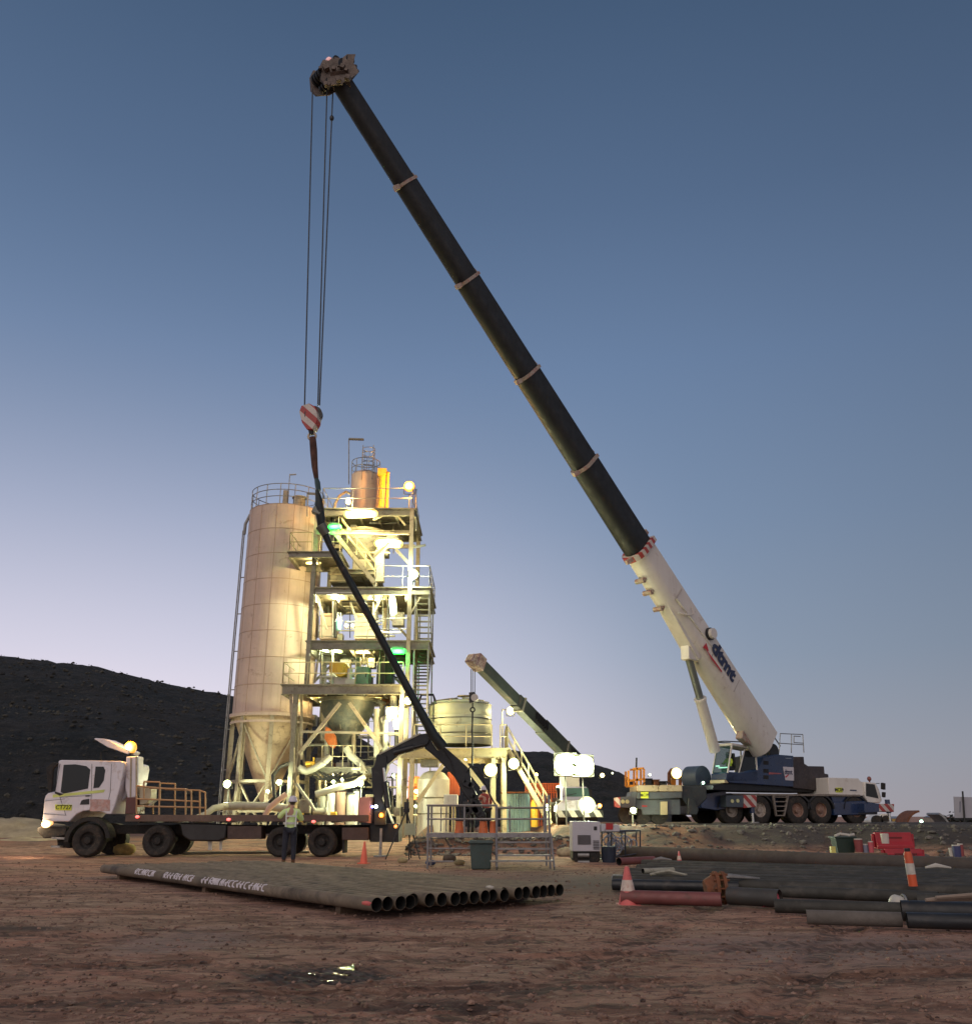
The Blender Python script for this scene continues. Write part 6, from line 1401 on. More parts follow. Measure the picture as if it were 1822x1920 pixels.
# long timber / pipe strips behind truck
for lb, a_, b_, r_, m_ in (('pale pipe lying on the ground behind the rear truck wheels',(340,1603),(580,1601),.05,wpipe),('long black hose lying on the ground under the truck',(380,1596),(520,1598),.09,black),('pale plank lying under the truck tail',(640,1589),(790,1592),.05,wpipe)):
    a = G(*a_); b2 = G(*b_); a.z = b2.z = r_; mb = MB(); mb.cyl(a, b2, r_, n=12); tag(mb.build('ground_pipe', m_), lb, 'pipe')
# dirt banks
def mound(cx_, cy_, rx, ry, h_, m_, lb, nm='earth_mound'):
    mb = MB(); n1, n2 = 34, 12
    for j in range(n2+1):
        for i in range(n1):
            a = 2*pi*i/n1; f = 1-j/n2; z = h_*(cos(f*pi)*.5+.5)**.8; x = rx*f*cos(a); y = ry*f*sin(a); k = 1+.22*noise.noise(V((x*1.2+cx_, y*1.2, 3)))
            mb.v.append(V((x*k, y*k, z+.18*h_*noise.noise(V((x*2.2+cx_, y*2.2, 9)))*(1-f*.4)-.05)))
    for j in range(n2):
        for i in range(n1): k = (i+1) % n1; mb.face((j*n1+i,j*n1+k,(j+1)*n1+k,(j+1)*n1+i))
    o = mb.build(nm, m_, smooth=70); o.location = (cx_, cy_, 0); tag(o, lb, 'mound'); return o
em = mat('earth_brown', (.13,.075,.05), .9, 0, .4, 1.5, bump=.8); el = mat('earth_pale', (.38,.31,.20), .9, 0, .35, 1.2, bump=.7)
q = G(1058,1600); mound(q.x, q.y+2.2, 1.2, 1.6, .95, mat('earth_orange_brown', (.22,.13,.08), .9, 0, .4, 1.5, bump=.8), 'orange brown earth heap between scaffold and white generator')
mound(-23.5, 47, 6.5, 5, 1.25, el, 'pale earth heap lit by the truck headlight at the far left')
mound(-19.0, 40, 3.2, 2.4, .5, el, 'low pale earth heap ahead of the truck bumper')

# ------------------------------------------------------------------ pipe rows on the ground, left
pipe_top = mat('dusty_pipe', (.165,.13,.09), .8, .05, .45, .8, dirt=.35, dcol=(.055,.045,.035), bump=.25, bs=10); inner = mat('pipe_bore', (.012,.013,.012), .8)
N0 = G(706,1712,.09); N1 = G(1050,1682,.09); f0 = G(200,1639,.09); N0.z = N1.z = f0.z = 0; pd = (f0-N0); PL = 11.3; pd = pd.normalized(); row = (N1-N0); RL = row.length; rd = row.normalized()
NP = 20; R_ = RL/(NP-1)/2*.94
def pipe_at(q, d, L, r, label, m_, group, writing=False, zb_=.1, name='steel_pipe', capm=None):
    t_ = thing(name, label, 'pipe', (q.x, q.y, 0), 0, group); n = 28; a = V((0,0,zb_+r)); b_ = a+d*L
    mb = MB(); mb.cyl(a, b_, r, n=n, cap=False)
    p0, _, _, M_ = mb.frame(a, b_)
    for e in (a, b_):                     # ring ends
        b0 = len(mb.v)
        for rr_ in (r, r*.96):
            for i in range(n): t2 = 2*pi*i/n; mb.v.append(e+M_@V((0, rr_*cos(t2), rr_*sin(t2))))
        for i in range(n): j = (i+1) % n; mb.face((b0+i,b0+j,b0+n+j,b0+n+i))
    wall = mb.build('pipe_wall', m_, t_)
    mb = MB(); mb.cyl(a+d*.003, a+d*.6, r*.95, n=n, cap=False); b0 = len(mb.v)
    mb.v += [a+d*.6+M_@V((0,r*.95*cos(2*pi*i/n),r*.95*sin(2*pi*i/n))) for i in range(n)]; mb.face([b0+i for i in range(n)]); mb.build('bore', inner, t_)
    return t_
rg = random.Random(11); GL = 'dusty steel pipes lying side by side left of centre'
first = None
for i in range(NP):
    q = N0+rd*(RL/(NP-1)*i); off = [0,.05,-.1,.02,.55,.15,.0,-.25,-.1,-.2,-.3,-.15,-.35,.35,-.05,.05,-.08,.0,.06,.02][i] if i < 20 else 0
    q = q+pd*(off*.35 if off > .3 else off*.3); L = PL+rg.uniform(-.5,.15)-i*.04
    lb = 'front pipe of the left row, with white handwriting along its side' if i == 0 else ('farthest pipe of the left row, its open end at the right' if i == NP-1 else 'dusty steel pipe inside the left row between the written one and the farthest')
    t_ = pipe_at(q, pd, L, R_, lb, pipe_top, GL, zb_=.10)
    if i == 0: FT = t_
# bearers
for k, f in enumerate((.09,.5,.9)):
    a = N0+pd*PL*f+rd*.02; b_ = a+rd*(RL+.1); mb = MB(); mb.bar(V((a.x,a.y,.045)), V((b_.x,b_.y,.045)), .12,.10); tag(mb.build('timber_bearer', mat('old_timber', (.12,.08,.05), .85, 0, .4, 4, bump=.4)), ('timber bearer under the open ends of the left pipe row','timber bearer under the middle of the left pipe row','timber bearer under the far end of the left pipe row')[k], 'timber')
# chalk handwriting on the front pipe: loose strokes
chalk = mat('chalk_white', (.62,.58,.62), .8, 0, .1, 8); rg = random.Random(3); mb = MB()
perp = V((0,0,1)).cross(pd).normalized()
if perp.y > 0: perp = -perp
def onp(s_, a_): return V((0,0,.10+R_))+pd*s_+(perp*cos(a_)+V((0,0,1))*sin(a_))*(R_+.003)
s_ = 3.2
while s_ < 9.0:
    if 5.7 < s_ < 6.0 or 7.45 < s_ < 7.9:
        if mb.f: mb.build('chalk_writing', chalk, FT); mb = MB()
        s_ += .1; continue
    wd = rg.uniform(.09,.16); k = rg.choice((0,1,2,3)); a0_, a1_ = -.1, 1.15
    pts = {0: [(0,a0_),(.25,a1_),(.5,a0_),(.8,a1_),(1,a0_)], 1: [(.9,a1_),(.1,a1_*.8),(.2,a0_+.1),(.9,a0_)], 2: [(.1,a0_),(.1,a1_),(.9,a1_*.9),(.8,.5),(.1,.5),(.9,a0_)], 3: [(.5,a1_),(.4,a0_),(.1,.5),(.9,.55)]}[k]
    P_ = [onp(s_-x*wd, a) for x, a in pts]
    for p, q in zip(P_, P_[1:]):
        m_ = (p+q)/2; c_ = V((0,0,.10+R_))+pd*((m_-V((0,0,.10+R_))).dot(pd)); m_ = c_+(m_-c_).normalized()*(R_+.004)
        mb.tube([p, m_, q], .012, 5)
    s_ += wd+.035
mb.build('chalk_writing', chalk, FT)
# loose bits at the open ends
for lb, px, py, m_ in (('white rag lying on the far pipes of the left row',919,1664,whitep),('red tape scrap at the open end of the front pipe',688,1694,MATS['cone_faded_red'])):
    p = G(px, py, .3 if px > 800 else .28); mb = MB(); mb.ball((0,0,0), .045, 10, 6, sc=(1.4,.6,.6)); mb.v = [v_*(1+.5*noise.noise(v_*30)) for v_ in mb.v]
    o = mb.build('rag', m_); o.location = p; tag(o, lb, 'rag')
q = G(735,1655); mb = MB(); 
# ------------------------------------------------------------------ pipes on the right
dk = mat('dark_green_pipes', (.045,.044,.037), .7, .1, .35, 1., dirt=.35, dcol=(.10,.09,.075), bump=.25); dk2 = mat('black_pipe', (.022,.025,.028), .45, .1, .3, 1, dirt=.25, dcol=(.08,.07,.06)); rp_ = mat('red_brown_pipe', (.19,.065,.06), .55, .1, .2, 2, dirt=.2)
GR = 'dark pipes lying side by side right of centre'
def rpipe(a_, b_, r, m_, lb, g=None, zb_=.03, nm='steel_pipe'):
    a = G(*a_, zb_+r); b2 = G(*b_, zb_+r); L = (b2-a).length; d = (b2-a).normalized(); return pipe_at(V((a.x,a.y,0)), d, L, r, lb, m_, g, zb_=zb_, name=nm)
# rear long dark ridge pipes
rpipe((1168,1598),(1990,1633),.19,mat('rear_pipe_brown', (.075,.062,.052), .75, .05, .3, 1, dirt=.3, bump=.3),'thick dark pipe at the back of the right row, below the bank')
rpipe((1160,1616),(1225,1613),.1,rp_,'short red brown pipe stub behind the generator side')
# middle bed of pipes
rows_ = [(1641,1185),(1650,1175),(1630,1172)]
for i in range(11):
    f = i/10; ya = 1655-f*34; xa = (1150,1185,1250,1170,1210,1178,1260,1195,1215,1240,1205)[i]; rpipe((xa,ya),(1960,ya+22+f*2),.115,dk,'dark dusty pipe in the flat bed of pipes right of centre',GR,zb_=.02+.0*i)
rpipe((1148,1659),(1385,1664),.095,dk2,'black pipe with a silver painted tip behind the red brown pipe')
rpipe((1165,1682),(1352,1687),.098,rp_,'red brown pipe running from the striped cone to the rusty flange')
rpipe((1366,1680),(1462,1685),.125,mat('thick_grey_pipe', (.06,.058,.052), .6, .1, .25, 1.2, dirt=.3),'thick dark pipe just right of the rusty flange')
rpipe((1462,1672),(1760,1684),.09,dk,'dark green pipe above the grey one at the right')
rpipe((1452,1699),(1690,1706),.09,dk,'grey green pipe with a red wrapped end')
rpipe((1512,1720),(1690,1725),.085,mat('concrete_pipe', (.13,.115,.10), .9, 0, .4, 2, bump=.4),'mud caked grey pipe nearest the camera at the right')
rpipe((1700,1726),(1960,1733),.09,dk2,'black pipe in front at the far right edge')
rpipe((1690,1708),(1960,1716),.125,dk2,'black pipe with a white band at the right edge')
rpipe((1720,1690),(1960,1698),.11,dk,'dark pipe behind the banded black pipe at the right edge')
rpipe((1150,1648),(1240,1652),.08,galv,'short silvery pipe lying across the tips of the pipe bed')
rpipe((1205,1634),(1262,1632),.05,wpipe,'pale timber lying on the bed of pipes','' or None,zb_=.28)
# rusty flange, red end, white cap, band
q = G(1356,1700); hh = thing('rusty_flange', 'rusty bolted flange standing between the red brown and the thick dark pipe', 'flange', q)
mb = MB()
for x in (-.06,.05): mb.cyl((x-.025,.15,.25),(x+.025,.15,.25),.24,n=22)
mb.cyl((-.22,.15,.22),(-.06,.15,.25),.14,.2,n=18); mb.build('disc', rust, hh)
mb = MB()
for i in range(10): a = 2*pi*i/10; mb.cyl((-.12,.15+.2*cos(a),.25+.2*sin(a)),(.12,.15+.2*cos(a),.25+.2*sin(a)),.018,n=6)
mb.build('bolt', rust, hh)
q = G(1446,1706); hh = thing('pipe_cap', 'red plastic cap on the end of the grey green pipe', 'cap', q); mb = MB(); mb.cyl((-.1,.1,.12),(.1,.1,.12),.10,n=18); mb.build('cap', mat('cap_pink_red', (.45,.06,.09), .5), hh); mb = MB(); mb.cyl((.1,.1,.12),(.13,.1,.12),.108,n=18); mb.build('cap_rim', MATS['cap_pink_red'], hh)
q = G(1691,1718); hh = thing('pipe_cap', 'dirty white bag tied over a pipe end at the right', 'cap', q); mb = MB(); mb.ball((0,.1,.15), .13, 16, 10, sc=(.9,.9,.95)); mb.v = [v_*(1+.12*noise.noise(v_*7)) for v_ in mb.v]; mb.build('bag', whitep, hh); mb = MB(); mb.ring((.09,.1,.15), .11,.015,16,'x'); mb.build('tie', galv, hh)
for (x_, y_, zz, L_, lb, m_) in ((1330,1647,.27,.9,'long pale splinter of timber on the pipe bed',galv),(1218,1640,.28,.7,'bundle of pale timber offcuts on the pipe tips',wpipe),(1225,1612,.2,.5,'grey scrap lying behind the small cone',galv),(1735,1688,.38,1.3,'weathered branch lying on the pipes at the right',mat('dead_branch', (.24,.19,.15), .9)),(1735,1627,.42,.5,'pale scrap on the rear pipe at the right',whitep)):
    a = G(x_,y_,zz); mb = MB(); mb.tube([a, a+V((L_*.4,.04,.03)), a+V((L_,.1,-.01))], [.02,.045,.015], 7)
    if 'branch' in lb or 'bundle' in lb: mb.tube([a+V((.1,-.05,.03)), a+V((L_*.5,-.02,.06)), a+V((L_*.9,-.12,.0))], [.02,.03,.015], 6)
    tag(mb.build('scrap_timber', m_), lb, 'timber')
# bollard
p = G(1712,1662,.22); hh = thing('striped_bollard', 'orange and white banded bollard standing among the right pipes', 'bollard', p); hB = P(1708,1597,p.y).z-.22
mb = MB(); mb.lathe([(.07,0),(.065,hB-.05),(.05,hB),(0,hB)], n=18); bb = mb.build('post', mat('bollard_orange', (.62,.10,.03), .45), hh); mb = MB(); mb.lathe([(.070,hB*.34),(.069,hB*.66)], n=18); mb.build('white_band', whitep, bb); mb = MB(); mb.cyl((0,0,hB-.01),(0,0,hB+.05),.045,n=12); mb.build('cap', darkst, bb); hh.rotation_euler = (0,radians(-2),0)
# red water barriers
rb = mat('barrier_red', (.34,.018,.028), .45, 0, .1, 2, dirt=.12)
def barrier(px0, px1, py0, py1, Y, lb, low=False, Z=None):
    a = P(px0,py1,Y); b_ = P(px1,py0,Y); L = b_.x-a.x; h_ = b_.z-a.z; hh = thing('water_barrier', lb, 'barrier', (a.x+L/2, Y, a.z), radians(2), 'red plastic road barriers')
    mb = MB(); pr = [(-.2,0),(-.2,h_*.22),(-.1,h_*.45),(-.08,h_),(.08,h_),(.1,h_*.45),(.2,h_*.22),(.2,0)]; n = len(pr)
    for x in (-L/2,L/2): mb.v += [V((x,y,z)) for y, z in pr]
    mb.face(list(range(n))); mb.face(list(range(n,2*n))[::-1])
    for i in range(n): j = (i+1) % n; mb.face((i,n+i,n+j,j))
    mb.build('body', rb, hh, bevel=.02)
    mb = MB(); mb.mm(-L*.22,L*.22,-.1,-.085,h_*.62,h_*.72) if not low else mb.mm(-L*.3,L*.3,-.2,-.19,h_*.3,h_*.5); mb.build('grip_slot', mat('slot_dark_red', (.12,.01,.012), .6), hh)
    mb = MB(); mb.cyl((-L/2-.05,0,h_*.1),(-L/2-.05,0,h_*.9),.05,n=12); mb.cyl((L/2+.05,0,h_*.1),(L/2+.05,0,h_*.9),.05,n=12); mb.build('coupling', rb, hh)
barrier(1641,1706,1561,1592,31,'upright red plastic barrier standing against the bank'); barrier(1658,1726,1592,1608,29.2,'fallen red plastic barrier lying in front of the upright one', True)
# green crate, buckets, bottles near barrier
def drum(px, py, Y, r, h_, m_, lb, nm='paint_tin', cat='tin', lid=None):
    p = P(px,py,Y); hh = thing(nm, lb, cat, p); mb = MB(); mb.lathe([(r*.9,0),(r,h_*.95),(r*1.05,h_*.96),(r*1.05,h_),(0,h_)], n=18); mb.build('body', m_, hh); mb = MB(); mb.cyl((0,0,h_),(0,0,h_+.03),r*.95,n=16); mb.build('lid', lid or whitep, hh)
p = P(1583,1603,30.5); hh = thing('green_crate', 'dark green plastic crate with white rags on its rim', 'crate', p); mb = MB(); mb.v = [V(q) for q in ((-.24,-.2,0),(.24,-.2,0),(.24,.2,0),(-.24,.2,0),(-.32,-.26,.5),(.32,-.26,.5),(.32,.26,.5),(-.32,.26,.5))]
for q in ((0,3,2,1),(4,5,6,7),(0,1,5,4),(1,2,6,5),(2,3,7,6),(3,0,4,7)): mb.face(q)
mb.build('body', mat('crate_green', (.015,.035,.028), .5), hh, bevel=.02); mb = MB(); mb.mm(-.35,.35,-.29,.29,.501,.54); mb.build('rim', MATS['crate_green'], hh, bevel=.01)
mb = MB(); mb.tube([V((-.3,-.2,.56)),V((-.1,-.1,.62)),V((.15,-.2,.58)),V((.33,-.1,.6))], .045, 7); mb.v = [v_+p for v_ in mb.v]; tag(mb.build('rag', whitep), 'white rags draped along the rim of the green crate', 'rag')
drum(1611,1598,30,.13,.36,mat('tin_red',(.22,.05,.05),.5),'red bucket with white top between crate and barrier','bucket','bucket'); drum(1624,1599,30,.11,.22,mat('tin_blue',(.18,.2,.27),.5),'small bluish tin between the two red containers'); drum(1634,1599,29.8,.08,.30,mat('tin_pink',(.5,.10,.12),.5),'narrow red bottle with a white cap beside the barrier','bottle','bottle')
drum(1660,1582,29.5,.12,.26,whitep,'white bottle standing on the fallen red barrier','bottle','bottle'); drum(1795,1607,28.5,.12,.3,mat('tin_blue2',(.04,.05,.13),.5),'blue tin at the right edge under the bank'); drum(1803,1606,28.5,.08,.32,MATS['tin_red'],'red bottle next to the blue tin at the right edge','bottle','bottle'); drum(1784,1606,28.6,.06,.2,whitep,'little white tin left of the blue one')
p = P(1562,1604,29); hh = thing('yellow_block', 'small yellow marker block at the left foot of the green crate', 'block', p); mb = MB(); mb.box((0,0,.12),(.14,.14,.26)); mb.build('block', mat('block_yellow', (.6,.55,.15), .5), hh, bevel=.01)
p = P(1612,1604,28.6); mb = MB(); mb.box((0,0,0), (1.5,.35,.12)); o = mb.build('timber_sleeper', MATS['old_timber'], bevel=.01); o.location = p; tag(o, 'weathered sleeper lying in front of the buckets', 'timber')
# generator
p = G(1116,1618); YG = p.y; gen = thing('generator', 'white boxy generator with a grille standing in front of the bank', 'generator', p); GP_ = Plane(p)
gw = mat('generator_white', (.46,.46,.50), .4, 0, .05, 2, dirt=.12)
mb = MB(); mb.prism(GP_.xz(((1073,1540),(1125,1541),(1126,1597),(1073,1597))), 0, 1.0); mb.build('canopy', gw, gen, bevel=.02)
mb = MB(); mb.prism(GP_.xz(((1126.5,1545),(1162,1547),(1162,1560),(1126.5,1560))), .05, .95); mb.build('rear_canopy', gw, gen, bevel=.02)
mb = MB(); a = GP_.p(1083,1583); b_ = GP_.p(1107,1567); n_ = 9
for i in range(n_): z = a.z+(b_.z-a.z)*i/(n_-1); mb.box(((a.x+b_.x)/2,-.012,z), (b_.x-a.x,.02,.018), Matrix.Rotation(.4,3,'X'))
a = GP_.p(1112,1592); b_ = GP_.p(1123,1577)
for i in range(6): z = a.z+(b_.z-a.z)*i/5; mb.box(((a.x+b_.x)/2,-.012,z), (b_.x-a.x,.02,.018), Matrix.Rotation(.4,3,'X'))
mb.build('grille', mat('grille_grey', (.15,.15,.16), .5), gen)
mb = MB(); mb.prism(GP_.xz(((1113,1550),(1119,1550),(1119,1557),(1113,1557))), -.012,-.002); mb.build('gauge', darkst, gen)
mb = MB(); mb.prism(GP_.xz(((1135.5,1544),(1149,1544),(1149,1556),(1135.5,1556)),.05), .03,.047); mb.build('warning_sticker', redp, gen)
mb = MB(); mb.prism(GP_.xz(((1074,1598),(1126,1598),(1126,1613),(1120,1618),(1080,1618),(1074,1612))), .05, .95); mb.build('skid', black, gen, bevel=.02)
mb = MB(); a = GP_.p(1083,1604); b_ = GP_.p(1104,1604); mb.cyl((a.x,.0,a.z),(b_.x,.0,a.z),.06,n=12); mb.cyl((a.x,.0,a.z-.2),(b_.x,.0,a.z-.2),.06,n=12); mb.build('exhaust', galv, gen)
p2 = G(1165,1614); hh = thing('hose_cage', 'dark blue tubular cage full of coiled hoses beside the generator', 'cage', p2); HP_ = Plane(p2); bl2 = mat('cage_blue', (.02,.03,.05), .4, .2)
mb = MB()
for (a_, b2) in (((1128,1560),(1200,1558)),((1128,1612),(1200,1600)),((1128,1560),(1128,1612)),((1146,1560),(1146,1612)),((1200,1558),(1200,1600)),((1172,1560),(1172,1605))):
    for o_ in (0,.8): mb.cyl(HP_.p(*a_)+V((0,o_,0)), HP_.p(*b2)+V((0,o_,0)), .022, n=8)
for a_ in ((1128,1560),(1200,1558),(1128,1612),(1200,1600)): q = HP_.p(*a_); mb.cyl(q, q+V((0,.8,0)), .022, n=8)
mb.build('frame', bl2, hh)
mb = MB(); rg = random.Random(8)
for i in range(9): q = HP_.p(rg.uniform(1138,1190), rg.uniform(1572,1590), .4); mb.ring(q+V((0,rg.uniform(-.2,.2),0)), rg.uniform(.12,.28), .02, 20, 'y', k=6)
mb.v = [v_+p2 for v_ in mb.v]; tag(mb.build('coiled_hose', mat('hose_grey_blue', (.20,.22,.30), .5, 0, .4, 6)), 'tangle of grey blue hoses coiled inside the cage', 'hose')
drum(1142,1618,YG,.22,.42,bl2,'dark drum standing at the corner of the hose cage','drum','drum',bl2)

# ------------------------------------------------------------------ far right background
p = P(1805,1538,55); hh = thing('sign_board', 'pale sign board on a post at the right edge behind the bank', 'sign', (p.x, 55, 0)); sb_ = Plane((p.x,55,0))
mb = MB(); mb.prism(sb_.xz(((1788,1494),(1845,1496),(1845,1534),(1790,1534))), 0,.06); bo_ = mb.build('board', mat('board_grey_white', (.36,.36,.40), .5, 0, .1), hh); mb = MB(); mb.prism(sb_.xz(((1790,1534.2),(1845,1534.2),(1845,1539),(1790,1537))), -.02,.08); mb.build('lower_rail', darkst, bo_)
mb = MB(); a = sb_.p(1803,1484); b_ = sb_.p(1806,1552); mb.cyl((a.x,-.08,a.z),(b_.x,-.08,b_.z-.6),.05,n=8); mb.build('post', darkst, hh)
mb = MB(); 
for x_ in (1799,): mb.prism(sb_.xz(((x_,1503),(x_+1.4,1503),(x_+1,1524),(x_,1524)),-.01), -.012,-.002)
mb.build('faded_mark', blue, bo_)
def arc_pipe(px, py, Y, R, a0, a1, lb, m_):
    c_ = P(px, py, Y); hh = thing('steel_arch', lb, 'arch', (c_.x,Y,c_.z)); mb = MB(); n = 18; b0 = 0
    for y in (-1.0,1.0):
        for rr_ in (R, R*.9): mb.v += [V((rr_*cos(a0+(a1-a0)*i/n), y, rr_*sin(a0+(a1-a0)*i/n))) for i in range(n+1)]
    m2 = n+1
    for i in range(n):
        for (u_, w3) in ((0,1),(2,3),(0,2),(1,3)): mb.face((u_*m2+i,u_*m2+i+1,w3*m2+i+1,w3*m2+i))
    mb.face((0,m2,3*m2,2*m2)); mb.face((n,m2+n,3*m2+n,2*m2+n)); mb.build('arch', m_, hh)
arc_pipe(1722,1556,70,1.35,pi*.55,pi*1.02,'curved rusty arch section sticking up behind the bank',rust); arc_pipe(1738,1556,72,1.35,pi*.0,pi*.35,'pale curved arch section behind the bank right of the rusty one',galv)
for (px0,px1,py0,py1,Y,lb,m_) in ((1682,1696,1531,1548,125,'lit yellow shed far behind the bank next to the outrigger',yellowp),(1753,1774,1528,1548,132,'far shed lit by the lamp at the right behind the bank',creamd),(1640,1668,1526,1545,62,'white rounded vehicle body behind the crane front outrigger',cranew)):
    a = P(px0,py1+4,Y); b_ = P(px1,py0,Y); hh = thing('shed' if 'shed' in lb else 'parked_vehicle', lb, 'shed' if 'shed' in lb else 'vehicle', a); w_ = b_.x-a.x; h_ = b_.z-a.z
    if 'shed' in lb: mb = MB(); mb.mm(0,w_,0,3,-1,h_*.8); mb.build('wall', m_, hh); mb = MB(); mb.prism([(-.1,h_*.8),(w_+.1,h_*.8),(w_*.5,h_)], -.1,3.1); mb.build('roof', galv, hh); mb = MB(); mb.mm(w_*.3,w_*.6,-.03,-.001,0,h_*.5); mb.build('door', darkst, hh)
    else: mb = MB(); mb.prism([(0,.1),(w_,.1),(w_,h_),(w_*.5,h_),(w_*.15,h_*.6),(0,h_*.5)], 0,1.8); mb.build('body', m_, hh, bevel=.05); mb = MB(); mb.prism([(w_*.22,h_*.6),(w_*.5,h_*.6),(w_*.5,h_*.9)], -.01,-.002); mb.build('window', dgl, hh); mb = MB(); mb.cyl((w_*.75,-.02,.3),(w_*.75,.2,.3),.35,n=20); mb.cyl((w_*.2,-.02,.3),(w_*.2,.2,.3),.35,n=20); mb.build('wheel', tyrem, hh)
# far trees along the horizon
leafm = mat('dark_leaf', (.03,.035,.025), .8, 0, .5, 1)
for k, (px, Y, h_) in enumerate(((1790,118,1.8),(1806,112,1.6),(1822,120,2.2),(1772,140,1.4))):
    p = P(px,1548,Y); hh = thing('far_bush', 'dark bush on the horizon behind the bank at the right', 'bush', (p.x,Y,-1.6), 0, 'dark bushes on the horizon at the right'); rg = random.Random(k); mb = MB()
    for i in range(260):
        c_ = V((rg.gauss(0,.9),rg.gauss(0,.9),1.2+rg.uniform(0,h_))); s_ = rg.uniform(.12,.3); a = rg.random()*6; d1 = V((cos(a),sin(a),rg.uniform(-.5,.5)))*s_; d2 = V((-sin(a),cos(a),rg.uniform(.2,.9)))*s_; b0 = len(mb.v); mb.v += [c_-d1,c_+d2,c_+d1,c_-d2*.6]; mb.face((b0,b0+1,b0+2,b0+3))
    mb.build('crown', leafm, hh); mb = MB(); mb.cyl((0,0,0),(0,0,1.8),.1,.05,n=8); mb.build('stem', MATS['old_timber'], hh)

# ------------------------------------------------------------------ people
skin_m = mat('skin', (.42,.24,.17), .6, 0, .05, 8); hv = mat('hi_vis_jacket', (.66,.88,.36), .7, 0, .12, 6, bump=.3, bs=9); denim = mat('dark_trousers', (.018,.022,.035), .8, 0, .25, 6, bump=.3); bootm = mat('tan_boots', (.16,.09,.05), .7); helm = mat('white_helmet', (.62,.60,.66), .35, 0, .03); redj = mat('red_work_shirt', (.30,.045,.035), .7, 0, .15, 6, bump=.3)
def skinned(name, vs, es, rs, m_, parent, root=0, sub=2):
    me = bpy.data.meshes.new(name); me.from_pydata([tuple(v_) for v_ in vs], es, []); o = bpy.data.objects.new(name, me); COL.objects.link(o)
    md = o.modifiers.new('skin', 'SKIN'); me.skin_vertices.new() if not me.skin_vertices else None
    for i, r in enumerate(rs): me.skin_vertices[0].data[i].radius = (r, r) if not isinstance(r, tuple) else r
    me.skin_vertices[0].data[root].use_root = True; md.use_smooth_shade = True; md.branch_smoothing = .6
    sb2 = o.modifiers.new('sub', 'SUBSURF'); sb2.levels = sb2.render_levels = sub
    bpy.context.view_layer.update(); dg = bpy.context.evaluated_depsgraph_get(); m2 = bpy.data.meshes.new_from_object(o.evaluated_get(dg)); bpy.data.objects.remove(o)
    for p in m2.polygons: p.use_smooth = True
    m2.materials.clear(); m2.materials.append(m_); o = bpy.data.objects.new(name, m2); COL.objects.link(o); o.parent = parent; return o
